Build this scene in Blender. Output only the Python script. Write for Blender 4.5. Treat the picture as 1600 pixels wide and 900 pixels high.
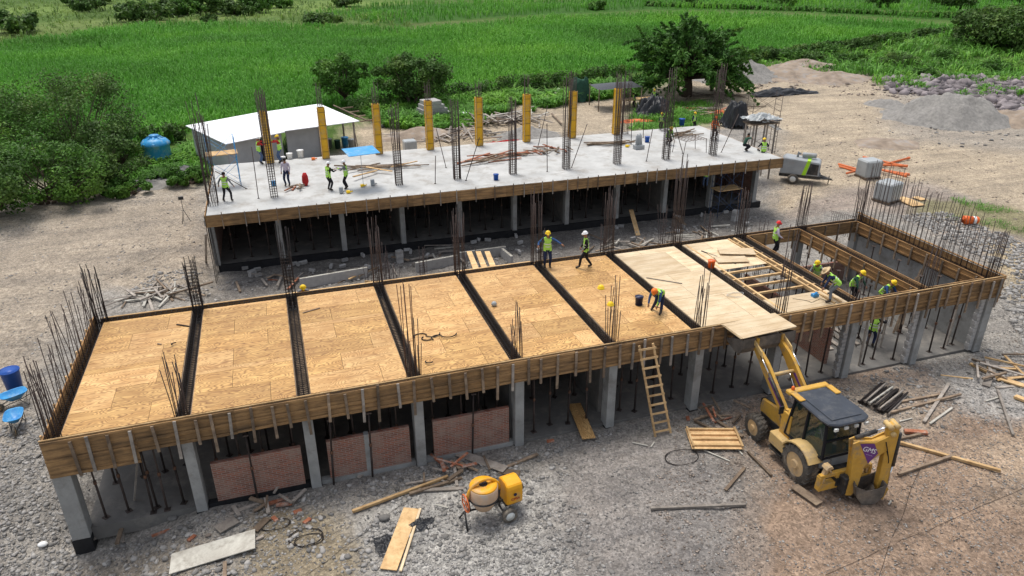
import bpy, bmesh, math, random
import numpy as np
from mathutils import Vector, Matrix
for o in list(bpy.data.objects): bpy.data.objects.remove(o)
R = math.radians
scn = bpy.context.scene
COL = scn.collection

# ---------------- camera ----------------
FPX, PIT, YAW, ROL = 1137.8, 0.4367, 0.3167, -0.0033
CAM = np.array([7.6254, -21.0252, 16.887])
cy_, sy_, cp_, sp_ = math.cos(YAW), math.sin(YAW), math.cos(PIT), math.sin(PIT)
FW = np.array([sy_*cp_, cy_*cp_, -sp_]); RT0 = np.array([cy_, -sy_, 0.0]); UP0 = np.cross(RT0, FW)
RT = math.cos(ROL)*RT0 + math.sin(ROL)*UP0; UP = -math.sin(ROL)*RT0 + math.cos(ROL)*UP0
cd = bpy.data.cameras.new('camera'); cam = bpy.data.objects.new('camera', cd); COL.objects.link(cam)
cd.sensor_width = 36; cd.lens = FPX*36/1600; cd.clip_start = 0.1; cd.clip_end = 5000
cam.matrix_world = Matrix(((RT[0], UP[0], -FW[0], CAM[0]), (RT[1], UP[1], -FW[1], CAM[1]), (RT[2], UP[2], -FW[2], CAM[2]), (0, 0, 0, 1)))
scn.camera = cam
scn.render.resolution_x = 1024; scn.render.resolution_y = 576
# ---------------- world, sun, exposure ----------------
SUN_EL, SUN_AZ = R(72), R(345)      # azimuth measured clockwise from +Y
w = bpy.data.worlds.new('World'); scn.world = w; w.use_nodes = True
nt = w.node_tree; bgn = nt.nodes['Background']
sky = nt.nodes.new('ShaderNodeTexSky'); sky.sky_type = 'NISHITA'; sky.sun_disc = False
sky.sun_elevation = SUN_EL; sky.sun_rotation = SUN_AZ; sky.air_density = 1.0; sky.dust_density = 3.0; sky.ozone_density = 0.6
hs_ = nt.nodes.new('ShaderNodeHueSaturation'); hs_.inputs['Saturation'].default_value = .45; nt.links.new(sky.outputs[0], hs_.inputs['Color'])
nt.links.new(hs_.outputs[0], bgn.inputs[0]); bgn.inputs[1].default_value = 0.15
sd = bpy.data.lights.new('sun', 'SUN'); sun = bpy.data.objects.new('sun', sd); COL.objects.link(sun)
sd.energy = 1.8; sd.angle = R(20); sd.color = (1.0, 0.96, 0.9)
dv = Vector((math.sin(SUN_AZ)*math.cos(SUN_EL), math.cos(SUN_AZ)*math.cos(SUN_EL), math.sin(SUN_EL)))
sun.rotation_euler = (-dv).to_track_quat('-Z', 'Y').to_euler(); sun.location = (0, 0, 60)
vs = scn.view_settings; vs.view_transform = 'Standard'; vs.look = 'None'; vs.gamma = 1; vs.use_curve_mapping = False
vs.exposure = 0.38

# ---------------- helpers ----------------
def at(px, py, z=None, Y=None, X=None):
    d = FW + RT*(px-800)/FPX + UP*(450-py)/FPX
    if Y is not None: t = (Y-CAM[1])/d[1]
    elif X is not None: t = (X-CAM[0])/d[0]
    else: t = ((0 if z is None else z)-CAM[2])/d[2]
    return Vector(CAM + d*t)
def proj_np(x, y, z):
    dx, dy, dz = x-CAM[0], y-CAM[1], z-CAM[2]
    dep = dx*FW[0]+dy*FW[1]+dz*FW[2]
    u = dx*RT[0]+dy*RT[1]+dz*RT[2]; v = dx*UP[0]+dy*UP[1]+dz*UP[2]
    dd = np.where(dep > 0.5, dep, 1e9)
    return np.where(dep > 0.5, 800+FPX*u/dd, -9999), np.where(dep > 0.5, 450-FPX*v/dd, 9999), dep
def _hash(ix, iy, s):
    n = (ix*374761393 + iy*668265263 + s*974711) & 0x7fffffff
    n = ((n ^ (n >> 13))*1274126177) & 0x7fffffff
    return ((n ^ (n >> 16)) & 0xffff)/65535.0
def vnoise(x, y, s=0):
    x = np.asarray(x, float); y = np.asarray(y, float)
    ix = np.floor(x).astype(np.int64); iy = np.floor(y).astype(np.int64); fx = x-ix; fy = y-iy
    fx = fx*fx*(3-2*fx); fy = fy*fy*(3-2*fy)
    return ((_hash(ix, iy, s)*(1-fx)+_hash(ix+1, iy, s)*fx)*(1-fy)+(_hash(ix, iy+1, s)*(1-fx)+_hash(ix+1, iy+1, s)*fx)*fy)*2-1
def fbm(x, y, s=0, o=3):
    r = 0; a = 1
    for k in range(o): r = r+a*vnoise(x*2**k, y*2**k, s+k*7); a *= .5
    return r
def sst(x, a, b):
    t = np.clip((x-a)/(b-a), 0, 1); return t*t*(3-2*t)
def hgt(x, y):
    x = np.asarray(x, float); y = np.asarray(y, float)
    pit = sst(x, 1.5, 3.6)*(1-sst(x, 41.5, 44))*sst(y, 9.6, 10.6)*(1-sst(y, 31, 32.5))
    h = -0.55*pit
    h = h-0.72*(1-sst(np.hypot((x+0.6)/1.3, y+1.2), 0.8, 4.0))*(1-sst(y, 1.5, 3))
    site = sst(y, -14, -10)
    rough = 0.05*fbm(x*.55, y*.55, 3)+0.03*fbm(x*2.1, y*2.1, 9, 2)
    under = sst(x, -.8, .2)*(1-sst(x, 37.2, 38.2))*sst(y, -.2, .5)*(1-sst(y, 8.6, 9.4))
    h = h+rough*(1-under)-0.1*under
    for ro in (-.88, .88):   # wheel ruts behind the backhoe loader
        xc = 24.3+ro+.035*np.clip(-4-y, 0, 9)**2*.9; dd = np.abs(x-xc); on_ = sst(-y, 3.0, 5.5)
        h = h-.07*on_*(1-sst(dd, .12, .34))+.035*on_*sst(dd, .25, .4)*(1-sst(dd, .4, .7))
    far = sst(y, 60, 140)
    h = h+far*0.5*fbm(x*.02, y*.02, 5)
    return h
def g(px, py, dz=0.0):
    z = 0.0
    for _ in range(4):
        p = at(px, py, z); z = float(hgt(p.x, p.y))
    p = at(px, py, z); p.z += dz; return p
def gz(x, y, dz=0.0): return Vector((x, y, float(hgt(x, y))+dz))

def link(o): COL.objects.link(o); return o
def tag(o, label=None, cat=None, group=None, kind=None):
    if label: o['label'] = label
    if cat: o['category'] = cat
    if group: o['group'] = group
    if kind: o['kind'] = kind
    return o
def empty(name, loc=(0, 0, 0), rz=0, label=None, cat=None, group=None):
    o = bpy.data.objects.new(name, None); link(o); o.location = loc; o.rotation_euler = (0, 0, rz); o.empty_display_size = .3
    return tag(o, label, cat, group)
def copy_tree(o, parent=None):
    c = o.copy(); COL.objects.link(c); c.parent = parent
    for ch in list(o.children): copy_tree(ch, c)
    return c
def np_mesh(name, V, F, mat, parent=None, smooth=False, col=None):
    """V (n,3) array, F (m,k) array of equal-sized faces"""
    me = bpy.data.meshes.new(name); n = len(V); m, k = F.shape
    me.vertices.add(n); me.vertices.foreach_set('co', np.ascontiguousarray(V, dtype=np.float32).ravel())
    me.loops.add(m*k); me.loops.foreach_set('vertex_index', np.ascontiguousarray(F, dtype=np.int32).ravel())
    me.polygons.add(m); me.polygons.foreach_set('loop_start', np.arange(0, m*k, k, dtype=np.int32))
    me.polygons.foreach_set('loop_total', np.full(m, k, dtype=np.int32))
    me.update(calc_edges=True); me.validate()
    if smooth: me.polygons.foreach_set('use_smooth', np.ones(m, dtype=bool))
    if col is not None:
        a = me.color_attributes.new('col', 'FLOAT_COLOR', 'POINT'); a.data.foreach_set('color', np.ascontiguousarray(col, dtype=np.float32).ravel())
    me.materials.append(mat)
    o = bpy.data.objects.new(name, me); link(o)
    if parent: o.parent = parent
    return o
class MB:
    def __init__(s): s.v = []; s.f = []; s.sm = []
    def add(s, V, F, sm=False):
        n = len(s.v); s.v += [tuple(v) for v in V]; s.f += [tuple(i+n for i in f) for f in F]; s.sm += [sm]*len(F); return s
    def box(s, x0, x1, y0, y1, z0, z1, M=None):
        V = [Vector((x, y, z)) for z in (z0, z1) for y in (y0, y1) for x in (x0, x1)]
        if M is not None: V = [M @ v for v in V]
        return s.add(V, [(0, 2, 3, 1), (4, 5, 7, 6), (0, 1, 5, 4), (2, 6, 7, 3), (0, 4, 6, 2), (1, 3, 7, 5)])
    def bar(s, a, b, w, h, up=(0, 0, 1)):
        a = Vector(a); b = Vector(b); d = (b-a).normalized(); u = Vector(up)
        if abs(d.dot(u)) > .98: u = Vector((0, 1, 0))
        r = d.cross(u).normalized(); u = r.cross(d); V = []
        for p in (a, b):
            for i, j in ((-1, -1), (1, -1), (1, 1), (-1, 1)): V.append(p+r*(i*w/2)+u*(j*h/2))
        return s.add(V, [(3, 2, 1, 0), (4, 5, 6, 7), (0, 1, 5, 4), (1, 2, 6, 5), (2, 3, 7, 6), (3, 0, 4, 7)])
    def tube(s, pts, r, n=6, caps=True, sm=True):
        pts = [Vector(p) for p in pts]; rs = r if isinstance(r, (list, tuple)) else [r]*len(pts)
        V = []; F = []; pu = None
        for i, p in enumerate(pts):
            d = (pts[min(i+1, len(pts)-1)]-pts[max(i-1, 0)])
            d = d.normalized() if d.length > 1e-9 else Vector((0, 0, 1))
            u = pu if pu is not None else (Vector((1, 0, 0)) if abs(d.x) < .8 else Vector((0, 1, 0)))
            r1 = d.cross(u); r1 = r1.normalized() if r1.length > 1e-6 else d.orthogonal().normalized(); u2 = r1.cross(d); pu = u2
            for k in range(n):
                a = 2*math.pi*k/n; V.append(p+(r1*math.cos(a)+u2*math.sin(a))*rs[i])
        for i in range(len(pts)-1):
            for k in range(n):
                k2 = (k+1) % n; F.append((i*n+k, (i+1)*n+k, (i+1)*n+k2, i*n+k2))
        if caps: F.append(tuple(range(n))); F.append(tuple(range((len(pts)-1)*n, len(pts)*n))[::-1])
        return s.add(V, F, sm)
    def lathe(s, prof, c=(0, 0, 0), ax='z', n=16, sm=True, M=None):
        prof = list(prof); ring = False
        if prof[0][0] > .02 and prof[-1][0] > .02 and abs(prof[0][0]-prof[-1][0]) < 1e-6: ring = True; prof = prof+([prof[0]] if prof[0] != prof[-1] else [])
        V = []; F = []; c = Vector(c)
        for (r, h) in prof:
            for k in range(n):
                a = 2*math.pi*k/n; x, y = r*math.cos(a), r*math.sin(a)
                v = Vector((x, y, h)) if ax == 'z' else (Vector((h, x, y)) if ax == 'x' else Vector((y, h, x)))
                if M is not None: v = M @ v
                V.append(v+c)
        for i in range(len(prof)-1):
            for k in range(n):
                k2 = (k+1) % n; F.append((i*n+k, i*n+k2, (i+1)*n+k2, (i+1)*n+k))
        if not ring and prof[0][0] > 1e-4: F.append(tuple(range(n))[::-1])
        if not ring and prof[-1][0] > 1e-4: F.append(tuple(range((len(prof)-1)*n, len(prof)*n)))
        return s.add(V, F, sm)
    def prism(s, poly, O, e1, e2, th):
        """outline poly [(u,v)] in plane O+u*e1+v*e2, thickness th centred"""
        O = Vector(O); e1 = Vector(e1); e2 = Vector(e2); nn = e1.cross(e2).normalized(); k = len(poly)
        V = [O+e1*u+e2*v-nn*th/2 for u, v in poly]+[O+e1*u+e2*v+nn*th/2 for u, v in poly]
        return s.add(V, [tuple(range(k))[::-1], tuple(range(k, 2*k))]+[(i, (i+1) % k, k+(i+1) % k, k+i) for i in range(k)])
    def build(s, name, mat, parent=None, bevel=0, label=None):
        me = bpy.data.meshes.new(name); off = Vector((0, 0, 0))
        me.from_pydata([tuple(v) for v in s.v], [], s.f); me.materials.append(mat)
        me.polygons.foreach_set('use_smooth', s.sm); me.update()
        o = bpy.data.objects.new(name, me); link(o)
        if parent: o.parent = parent
        if bevel:
            bm = bmesh.new(); bm.from_mesh(me)
            bmesh.ops.bevel(bm, geom=[e for e in bm.edges if len(e.link_faces) == 2 and e.calc_face_angle(0) > .6], offset=bevel, segments=1, affect='EDGES')
            bm.to_mesh(me); bm.free()
        if label: o['label'] = label
        return o
    def thing(s, name, mat, label, cat, group=None, bevel=0, kind=None):
        """one-mesh thing: origin put at base centre"""
        o = s.build(name, mat, bevel=bevel); V = np.array([v.co[:] for v in o.data.vertices])
        c = Vector(((V[:, 0].min()+V[:, 0].max())/2, (V[:, 1].min()+V[:, 1].max())/2, V[:, 2].min()))
        o.data.transform(Matrix.Translation(-c)); o.location = c
        return tag(o, label, cat, group, kind)
def ORD(i): return ['first', 'second', 'third', 'fourth', 'fifth', 'sixth', 'seventh', 'eighth', 'ninth', 'tenth', 'eleventh', 'twelfth', 'thirteenth', 'fourteenth'][i]

# ---------------- materials ----------------
MAT = {}
def newmat(name):
    m = bpy.data.materials.new(name); m.use_nodes = True; nt = m.node_tree; b = nt.nodes['Principled BSDF']; MAT[name] = m
    return m, nt, b
def N(nt, t, **kw):
    n = nt.nodes.new(t)
    for k, v in kw.items():
        if k.startswith('i_'): n.inputs[k[2:].replace('_', ' ')].default_value = v
        else: setattr(n, k, v)
    return n
def ramp(nt, fac, stops):
    n = nt.nodes.new('ShaderNodeValToRGB'); cr = n.color_ramp
    while len(cr.elements) < len(stops): cr.elements.new(.5)
    for e, (p, c) in zip(cr.elements, stops): e.position = p; e.color = (*c, 1) if len(c) == 3 else c
    nt.links.new(fac, n.inputs[0]); return n.outputs[0]
def mixc(nt, fac, a, b, mode='MIX'):
    n = nt.nodes.new('ShaderNodeMix'); n.data_type = 'RGBA'; n.blend_type = mode
    for sk, v in ((n.inputs[0], fac), (n.inputs[6], a), (n.inputs[7], b)):
        if isinstance(v, (int, float)): sk.default_value = v
        elif isinstance(v, tuple): sk.default_value = (*v, 1)
        else: nt.links.new(v, sk)
    return n.outputs[2]
def mathn(nt, op, a, b=0.0):
    n = nt.nodes.new('ShaderNodeMath'); n.operation = op
    for sk, v in ((n.inputs[0], a), (n.inputs[1], b)):
        if isinstance(v, (int, float)): sk.default_value = v
        else: nt.links.new(v, sk)
    return n.outputs[0]
def simple(name, c1, c2=None, rough=.8, scale=3.0, metal=0, bump=0, island=False, objvar=0.0, detail=6, dirt=None, spec=.3):
    """two-colour noise material; optional random tint per object or per mesh island; optional dirt colour"""
    m, nt, b = newmat(name); c2 = c2 or tuple(x*.75 for x in c1)
    tc = N(nt, 'ShaderNodeTexCoord'); no = N(nt, 'ShaderNodeTexNoise', i_Scale=scale, i_Detail=detail, i_Roughness=.65)
    nt.links.new(tc.outputs['Object'], no.inputs['Vector'])
    col = ramp(nt, no.outputs[0], [(.32, c2), (.68, c1)])
    if dirt:
        n2 = N(nt, 'ShaderNodeTexNoise', i_Scale=scale*.35+.6, i_Detail=9, i_Roughness=.75); nt.links.new(tc.outputs['Object'], n2.inputs['Vector'])
        f = ramp(nt, n2.outputs[0], [(.5, (0, 0, 0)), (.66, (1, 1, 1))]); col = mixc(nt, f, col, dirt)
    if objvar:
        oi = N(nt, 'ShaderNodeObjectInfo'); f = mathn(nt, 'MULTIPLY_ADD', oi.outputs['Random'], objvar*2); nt.nodes[-1].inputs[2].default_value = 1-objvar
        hs = N(nt, 'ShaderNodeHueSaturation'); nt.links.new(col, hs.inputs['Color']); nt.links.new(f, hs.inputs['Value']); col = hs.outputs[0]
    if island:
        ge = N(nt, 'ShaderNodeNewGeometry'); f = mathn(nt, 'MULTIPLY_ADD', ge.outputs['Random Per Island'], island*2); nt.nodes[-1].inputs[2].default_value = 1-island
        hs = N(nt, 'ShaderNodeHueSaturation'); nt.links.new(col, hs.inputs['Color']); nt.links.new(f, hs.inputs['Value']); col = hs.outputs[0]
    nt.links.new(col, b.inputs['Base Color']); b.inputs['Roughness'].default_value = rough; b.inputs['Metallic'].default_value = metal
    b.inputs['Specular IOR Level'].default_value = spec
    if bump:
        bp = N(nt, 'ShaderNodeBump', i_Strength=bump, i_Distance=.03); n3 = N(nt, 'ShaderNodeTexNoise', i_Scale=scale*6, i_Detail=5)
        nt.links.new(tc.outputs['Object'], n3.inputs['Vector']); nt.links.new(n3.outputs[0], bp.inputs['Height']); nt.links.new(bp.outputs[0], b.inputs['Normal'])
    return m
def plywood(name, light, dark, line, lw=.5, stain=(.3, .15, .06), st=.4):
    """rotary-cut plywood: contour lines of a stretched noise make the cathedral grain"""
    m, nt, b = newmat(name); tc = N(nt, 'ShaderNodeTexCoord'); oi = N(nt, 'ShaderNodeObjectInfo')
    mp = N(nt, 'ShaderNodeMapping'); mp.inputs['Scale'].default_value = (1.0, 2.6, 1.0); nt.links.new(tc.outputs['Object'], mp.inputs['Vector'])
    ofs = N(nt, 'ShaderNodeVectorMath', operation='SCALE'); cb = N(nt, 'ShaderNodeCombineXYZ')
    for k in range(3): nt.links.new(oi.outputs['Random'], cb.inputs[k])
    nt.links.new(cb.outputs[0], ofs.inputs[0]); ofs.inputs['Scale'].default_value = 57.0
    ad = N(nt, 'ShaderNodeVectorMath', operation='ADD'); nt.links.new(mp.outputs[0], ad.inputs[0]); nt.links.new(ofs.outputs[0], ad.inputs[1])
    n1 = N(nt, 'ShaderNodeTexNoise', i_Scale=.95, i_Detail=1.2, i_Roughness=.5); nt.links.new(ad.outputs[0], n1.inputs['Vector'])
    f = mathn(nt, 'MULTIPLY', n1.outputs[0], 19.0); f = mathn(nt, 'PINGPONG', f, .5)
    ln = ramp(nt, f, [(.0, (1, 1, 1)), (.16, (.45, .45, .45)), (.45, (0, 0, 0))])
    n2 = N(nt, 'ShaderNodeTexNoise', i_Scale=1.1, i_Detail=4); nt.links.new(ad.outputs[0], n2.inputs['Vector'])
    col = ramp(nt, n2.outputs[0], [(.35, dark), (.65, light)])
    tint = mathn(nt, 'MULTIPLY_ADD', oi.outputs['Random'], .32); nt.nodes[-1].inputs[2].default_value = .8
    hs = N(nt, 'ShaderNodeHueSaturation'); nt.links.new(col, hs.inputs['Color']); nt.links.new(tint, hs.inputs['Value']); col = hs.outputs[0]
    n3 = N(nt, 'ShaderNodeTexNoise', i_Scale=.7, i_Detail=8, i_Roughness=.7); nt.links.new(tc.outputs['Object'], n3.inputs['Vector'])
    fs = ramp(nt, n3.outputs[0], [(.5, (0, 0, 0)), (.75, (st, st, st))]); col = mixc(nt, fs, col, stain)
    col = mixc(nt, mathn(nt, 'MULTIPLY', ln, lw), col, line)
    sp = N(nt, 'ShaderNodeSeparateXYZ'); nt.links.new(tc.outputs['Object'], sp.inputs[0]); nw = N(nt, 'ShaderNodeTexNoise', i_Scale=.5, i_Detail=2); nt.links.new(tc.outputs['Object'], nw.inputs['Vector'])
    q = mathn(nt, 'MULTIPLY_ADD', nw.outputs[0], .12); nt.links.new(sp.outputs[1], nt.nodes[-1].inputs[2]); q = mathn(nt, 'PINGPONG', q, .2); nl = ramp(nt, q, [(.0, (1, 1, 1)), (.035, (.0, .0, .0))]); nb_ = ramp(nt, n3.outputs[0], [(.4, (0, 0, 0)), (.6, (.55, .55, .55))])
    col = mixc(nt, mathn(nt, 'MULTIPLY', nl, nb_), col, (.16, .08, .03))
    nt.links.new(col, b.inputs['Base Color']); b.inputs['Roughness'].default_value = .55; b.inputs['Specular IOR Level'].default_value = .3
    return m
plywood('ply_brown', (.70, .43, .155), (.51, .285, .095), (.17, .075, .024), .85, (.33, .17, .065), .6)
plywood('ply', (.76, .485, .205), (.57, .325, .12), (.24, .11, .035), .8, (.36, .19, .07), .6)
plywood('ply_pale', (.74, .60, .40), (.60, .45, .27), (.42, .28, .14), .3, (.45, .32, .2), .3)
def timber(name, a, bcol, dark, sc=(1, 14, 14), var=.25):
    m, nt, b = newmat(name); tc = N(nt, 'ShaderNodeTexCoord')
    mp = N(nt, 'ShaderNodeMapping'); mp.inputs['Scale'].default_value = sc; nt.links.new(tc.outputs['Object'], mp.inputs['Vector'])
    n1 = N(nt, 'ShaderNodeTexNoise', i_Scale=1.0, i_Detail=7, i_Roughness=.7); nt.links.new(mp.outputs[0], n1.inputs['Vector'])
    col = ramp(nt, n1.outputs[0], [(.3, dark), (.5, bcol), (.7, a)])
    n2 = N(nt, 'ShaderNodeTexNoise', i_Scale=.9, i_Detail=8, i_Roughness=.7); nt.links.new(tc.outputs['Object'], n2.inputs['Vector'])
    f = ramp(nt, n2.outputs[0], [(.46, (0, 0, 0)), (.7, (.7, .7, .7))]); col = mixc(nt, f, col, dark)
    oi = N(nt, 'ShaderNodeObjectInfo'); t = mathn(nt, 'MULTIPLY_ADD', oi.outputs['Random'], var*2); nt.nodes[-1].inputs[2].default_value = 1-var
    hs = N(nt, 'ShaderNodeHueSaturation'); nt.links.new(col, hs.inputs['Color']); nt.links.new(t, hs.inputs['Value'])
    nt.links.new(hs.outputs[0], b.inputs['Base Color']); b.inputs['Roughness'].default_value = .85; b.inputs['Specular IOR Level'].default_value = .2
    return m
timber('form_wood', (.46, .28, .125), (.31, .185, .085), (.105, .07, .042), (.8, 3, 9))
timber('form_wood_r', (.50, .29, .12), (.34, .19, .08), (.13, .075, .04), (3, .8, 9))
timber('old_wood', (.34, .26, .18), (.23, .17, .12), (.10, .075, .055), (3, 3, 3), .35)
timber('new_wood', (.72, .52, .28), (.6, .40, .2), (.36, .22, .1), (3, 3, 3), .2)
timber('grey_wood', (.42, .38, .33), (.32, .28, .24), (.17, .15, .13), (3, 3, 3), .3)
timber('white_board', (.62, .60, .53), (.5, .48, .42), (.24, .21, .17), (2, 2, 2), .1)
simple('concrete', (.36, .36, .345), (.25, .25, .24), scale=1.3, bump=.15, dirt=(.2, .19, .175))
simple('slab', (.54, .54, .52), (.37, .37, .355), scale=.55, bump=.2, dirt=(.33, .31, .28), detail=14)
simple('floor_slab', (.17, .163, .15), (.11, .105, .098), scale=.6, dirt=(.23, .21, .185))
simple('black_base', (.02, .021, .023), (.01, .01, .012), rough=.6)
simple('rebar', (.085, .055, .045), (.035, .026, .024), rough=.7, scale=8, spec=.4)
simple('rebar_dark', (.03, .022, .02), (.014, .012, .012), rough=.75, scale=8)
simple('rebar_rust', (.16, .08, .045), (.07, .04, .03), rough=.8, scale=8)
simple('post', (.07, .05, .042), (.03, .024, .022), rough=.8, scale=2, objvar=.4)
simple('yellow_form', (.74, .43, .02), (.62, .34, .02), rough=.5, scale=2, dirt=(.42, .30, .14))
simple('yellow_mix', (.85, .42, .02), (.75, .33, .015), rough=.45, scale=2, dirt=(.5, .33, .16))
simple('mix_dusty', (.60, .42, .28), (.5, .34, .22), rough=.7, scale=3, dirt=(.45, .4, .34))
simple('cat_yellow', (.62, .36, .06), (.50, .28, .05), rough=.5, scale=3.5, dirt=(.30, .22, .14), detail=10)
simple('cat_pale', (.66, .46, .19), (.54, .37, .15), rough=.55, scale=3.5, dirt=(.38, .29, .19), detail=10)
simple('dark_metal', (.045, .045, .045), (.02, .02, .02), rough=.5, scale=3, dirt=(.12, .1, .08))
simple('dark_roof', (.035, .042, .055), (.022, .026, .034), rough=.35, scale=2, dirt=(.09, .09, .09), spec=.5)
simple('bucket_steel', (.16, .14, .12), (.08, .07, .06), rough=.6, scale=3, dirt=(.25, .2, .15))
simple('steel', (.5, .5, .5), (.35, .35, .35), rough=.3, metal=.7)
simple('chrome', (.8, .8, .8), (.7, .7, .7), rough=.12, metal=1)
simple('rubber', (.12, .108, .092), (.06, .055, .048), rough=.9, scale=5, dirt=(.27, .23, .18))
simple('hub', (.62, .42, .2), (.45, .32, .18), rough=.7, scale=5, dirt=(.35, .28, .2))
simple('grey_paint', (.36, .38, .39), (.28, .3, .31), rough=.4, scale=2, dirt=(.3, .29, .27))
simple('lime', (.42, .75, .03), (.36, .66, .03), rough=.5)
simple('purple', (.16, .05, .22), (.12, .04, .18), rough=.6)
simple('white', (.85, .85, .83), (.74, .74, .72), rough=.6)
simple('roof_white', (.92, .93, .94), (.84, .85, .86), rough=.5, scale=.5)
simple('wall_grey', (.42, .43, .43), (.34, .35, .35), scale=1)
simple('blue_plastic', (.02, .10, .42), (.015, .07, .3), rough=.4)
simple('sky_blue', (.05, .34, .66), (.03, .26, .55), rough=.4, dirt=(.3, .45, .55))
simple('barrow_blue', (.06, .36, .66), (.03, .2, .5), rough=.4, scale=4, dirt=(.3, .42, .5))
simple('navy', (.012, .02, .08), (.01, .015, .05), rough=.4)
simple('orange_plastic', (.80, .16, .03), (.7, .12, .02), rough=.45)
simple('orange_pipe', (.72, .2, .07), (.62, .15, .05), rough=.5)
simple('black_plastic', (.03, .032, .036), (.012, .013, .015), rough=.4, scale=3, bump=.6)
simple('brick_loose', (.42, .16, .08), (.26, .09, .05), scale=6, objvar=.3, dirt=(.4, .33, .28))
simple('block', (.40, .39, .37), (.3, .29, .28), scale=4, objvar=.25, bump=.3)
simple('block_wrap', (.42, .44, .44), (.30, .32, .32), scale=1.5, rough=.3, objvar=.1)
simple('bark', (.12, .085, .06), (.06, .045, .035), scale=6)
simple('skin', (.32, .16, .09), (.27, .13, .075), rough=.6)
simple('hivis', (.46, .80, .12), (.36, .66, .09), rough=.7)
simple('hivis_orange', (.9, .2, .03), (.8, .16, .02), rough=.7)
simple('reflective', (.75, .76, .72), (.65, .66, .62), rough=.4)
simple('navy_cloth', (.02, .03, .08), (.012, .02, .05), rough=.9)
simple('blue_cloth', (.04, .10, .26), (.03, .07, .18), rough=.9)
simple('jeans', (.09, .14, .24), (.06, .09, .17), rough=.9)
simple('black_cloth', (.015, .015, .02), (.01, .01, .012), rough=.9)
simple('grey_cloth', (.22, .23, .24), (.14, .15, .16), rough=.9)
simple('pale_cloth', (.55, .48, .56), (.45, .4, .47), rough=.9)
simple('red_cloth', (.45, .03, .03), (.35, .02, .02), rough=.9)
simple('white_cloth', (.6, .6, .58), (.5, .5, .48), rough=.9)
simple('green_cloth', (.03, .09, .06), (.02, .06, .04), rough=.9)
simple('boot', (.06, .045, .035), (.03, .025, .02), rough=.7)
simple('helmet_yellow', (.9, .6, .02), (.85, .55, .02), rough=.3)
simple('helmet_white', (.85, .85, .85), (.8, .8, .8), rough=.3)
simple('helmet_orange', (.9, .22, .03), (.85, .18, .02), rough=.3)
simple('helmet_red', (.7, .03, .03), (.6, .02, .02), rough=.3)
simple('straw', (.65, .5, .3), (.5, .37, .2), rough=.9, scale=20)
simple('hair', (.015, .012, .01), (.01, .008, .006), rough=.8)
simple('stone', (.31, .295, .275), (.21, .2, .185), scale=5, island=.5, rough=.9)
simple('stone_brown', (.34, .28, .23), (.22, .18, .15), scale=3, island=.4, rough=.9)
simple('stone_purple', (.27, .235, .235), (.16, .14, .145), scale=1.2, island=.5, rough=.9)
simple('gravel_heap', (.31, .295, .27), (.18, .172, .16), scale=3, rough=.95, bump=1, detail=15)
simple('dirt_heap', (.38, .30, .225), (.19, .15, .115), scale=.7, rough=.95, bump=1, detail=15, dirt=(.30, .28, .26))
def leafmat(name, c, var=.45, scale=.35):
    m, nt, b = newmat(name); tc = N(nt, 'ShaderNodeTexCoord'); ge = N(nt, 'ShaderNodeNewGeometry')
    no = N(nt, 'ShaderNodeTexNoise', i_Scale=scale, i_Detail=4); nt.links.new(tc.outputs['Object'], no.inputs['Vector'])
    col = ramp(nt, no.outputs[0], [(.3, tuple(x*.6 for x in c)), (.5, c), (.72, (c[0]*1.7, c[1]*1.35, c[2]*1.2))])
    f = mathn(nt, 'MULTIPLY_ADD', ge.outputs['Random Per Island'], var*2); nt.nodes[-1].inputs[2].default_value = 1-var
    hs = N(nt, 'ShaderNodeHueSaturation'); nt.links.new(col, hs.inputs['Color']); nt.links.new(f, hs.inputs['Value'])
    nt.links.new(hs.outputs[0], b.inputs['Base Color']); b.inputs['Roughness'].default_value = .6; b.inputs['Specular IOR Level'].default_value = .25
    tr = N(nt, 'ShaderNodeBsdfTranslucent'); nt.links.new(hs.outputs[0], tr.inputs[0]); mx = N(nt, 'ShaderNodeMixShader'); mx.inputs[0].default_value = .3
    nt.links.new(b.outputs[0], mx.inputs[1]); nt.links.new(tr.outputs[0], mx.inputs[2]); nt.links.new(mx.outputs[0], nt.nodes['Material Output'].inputs[0])
leafmat('corn', (.11, .32, .036), .16, .03)
leafmat('leaf_dark', (.07, .145, .028))
leafmat('leaf_mid', (.08, .19, .028))
leafmat('leaf_olive', (.075, .145, .03))
leafmat('leaf_mesq', (.065, .165, .028))
leafmat('weed', (.12, .30, .04), .4, .2)
leafmat('weed_dry', (.15, .25, .06), .4, .1)
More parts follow.
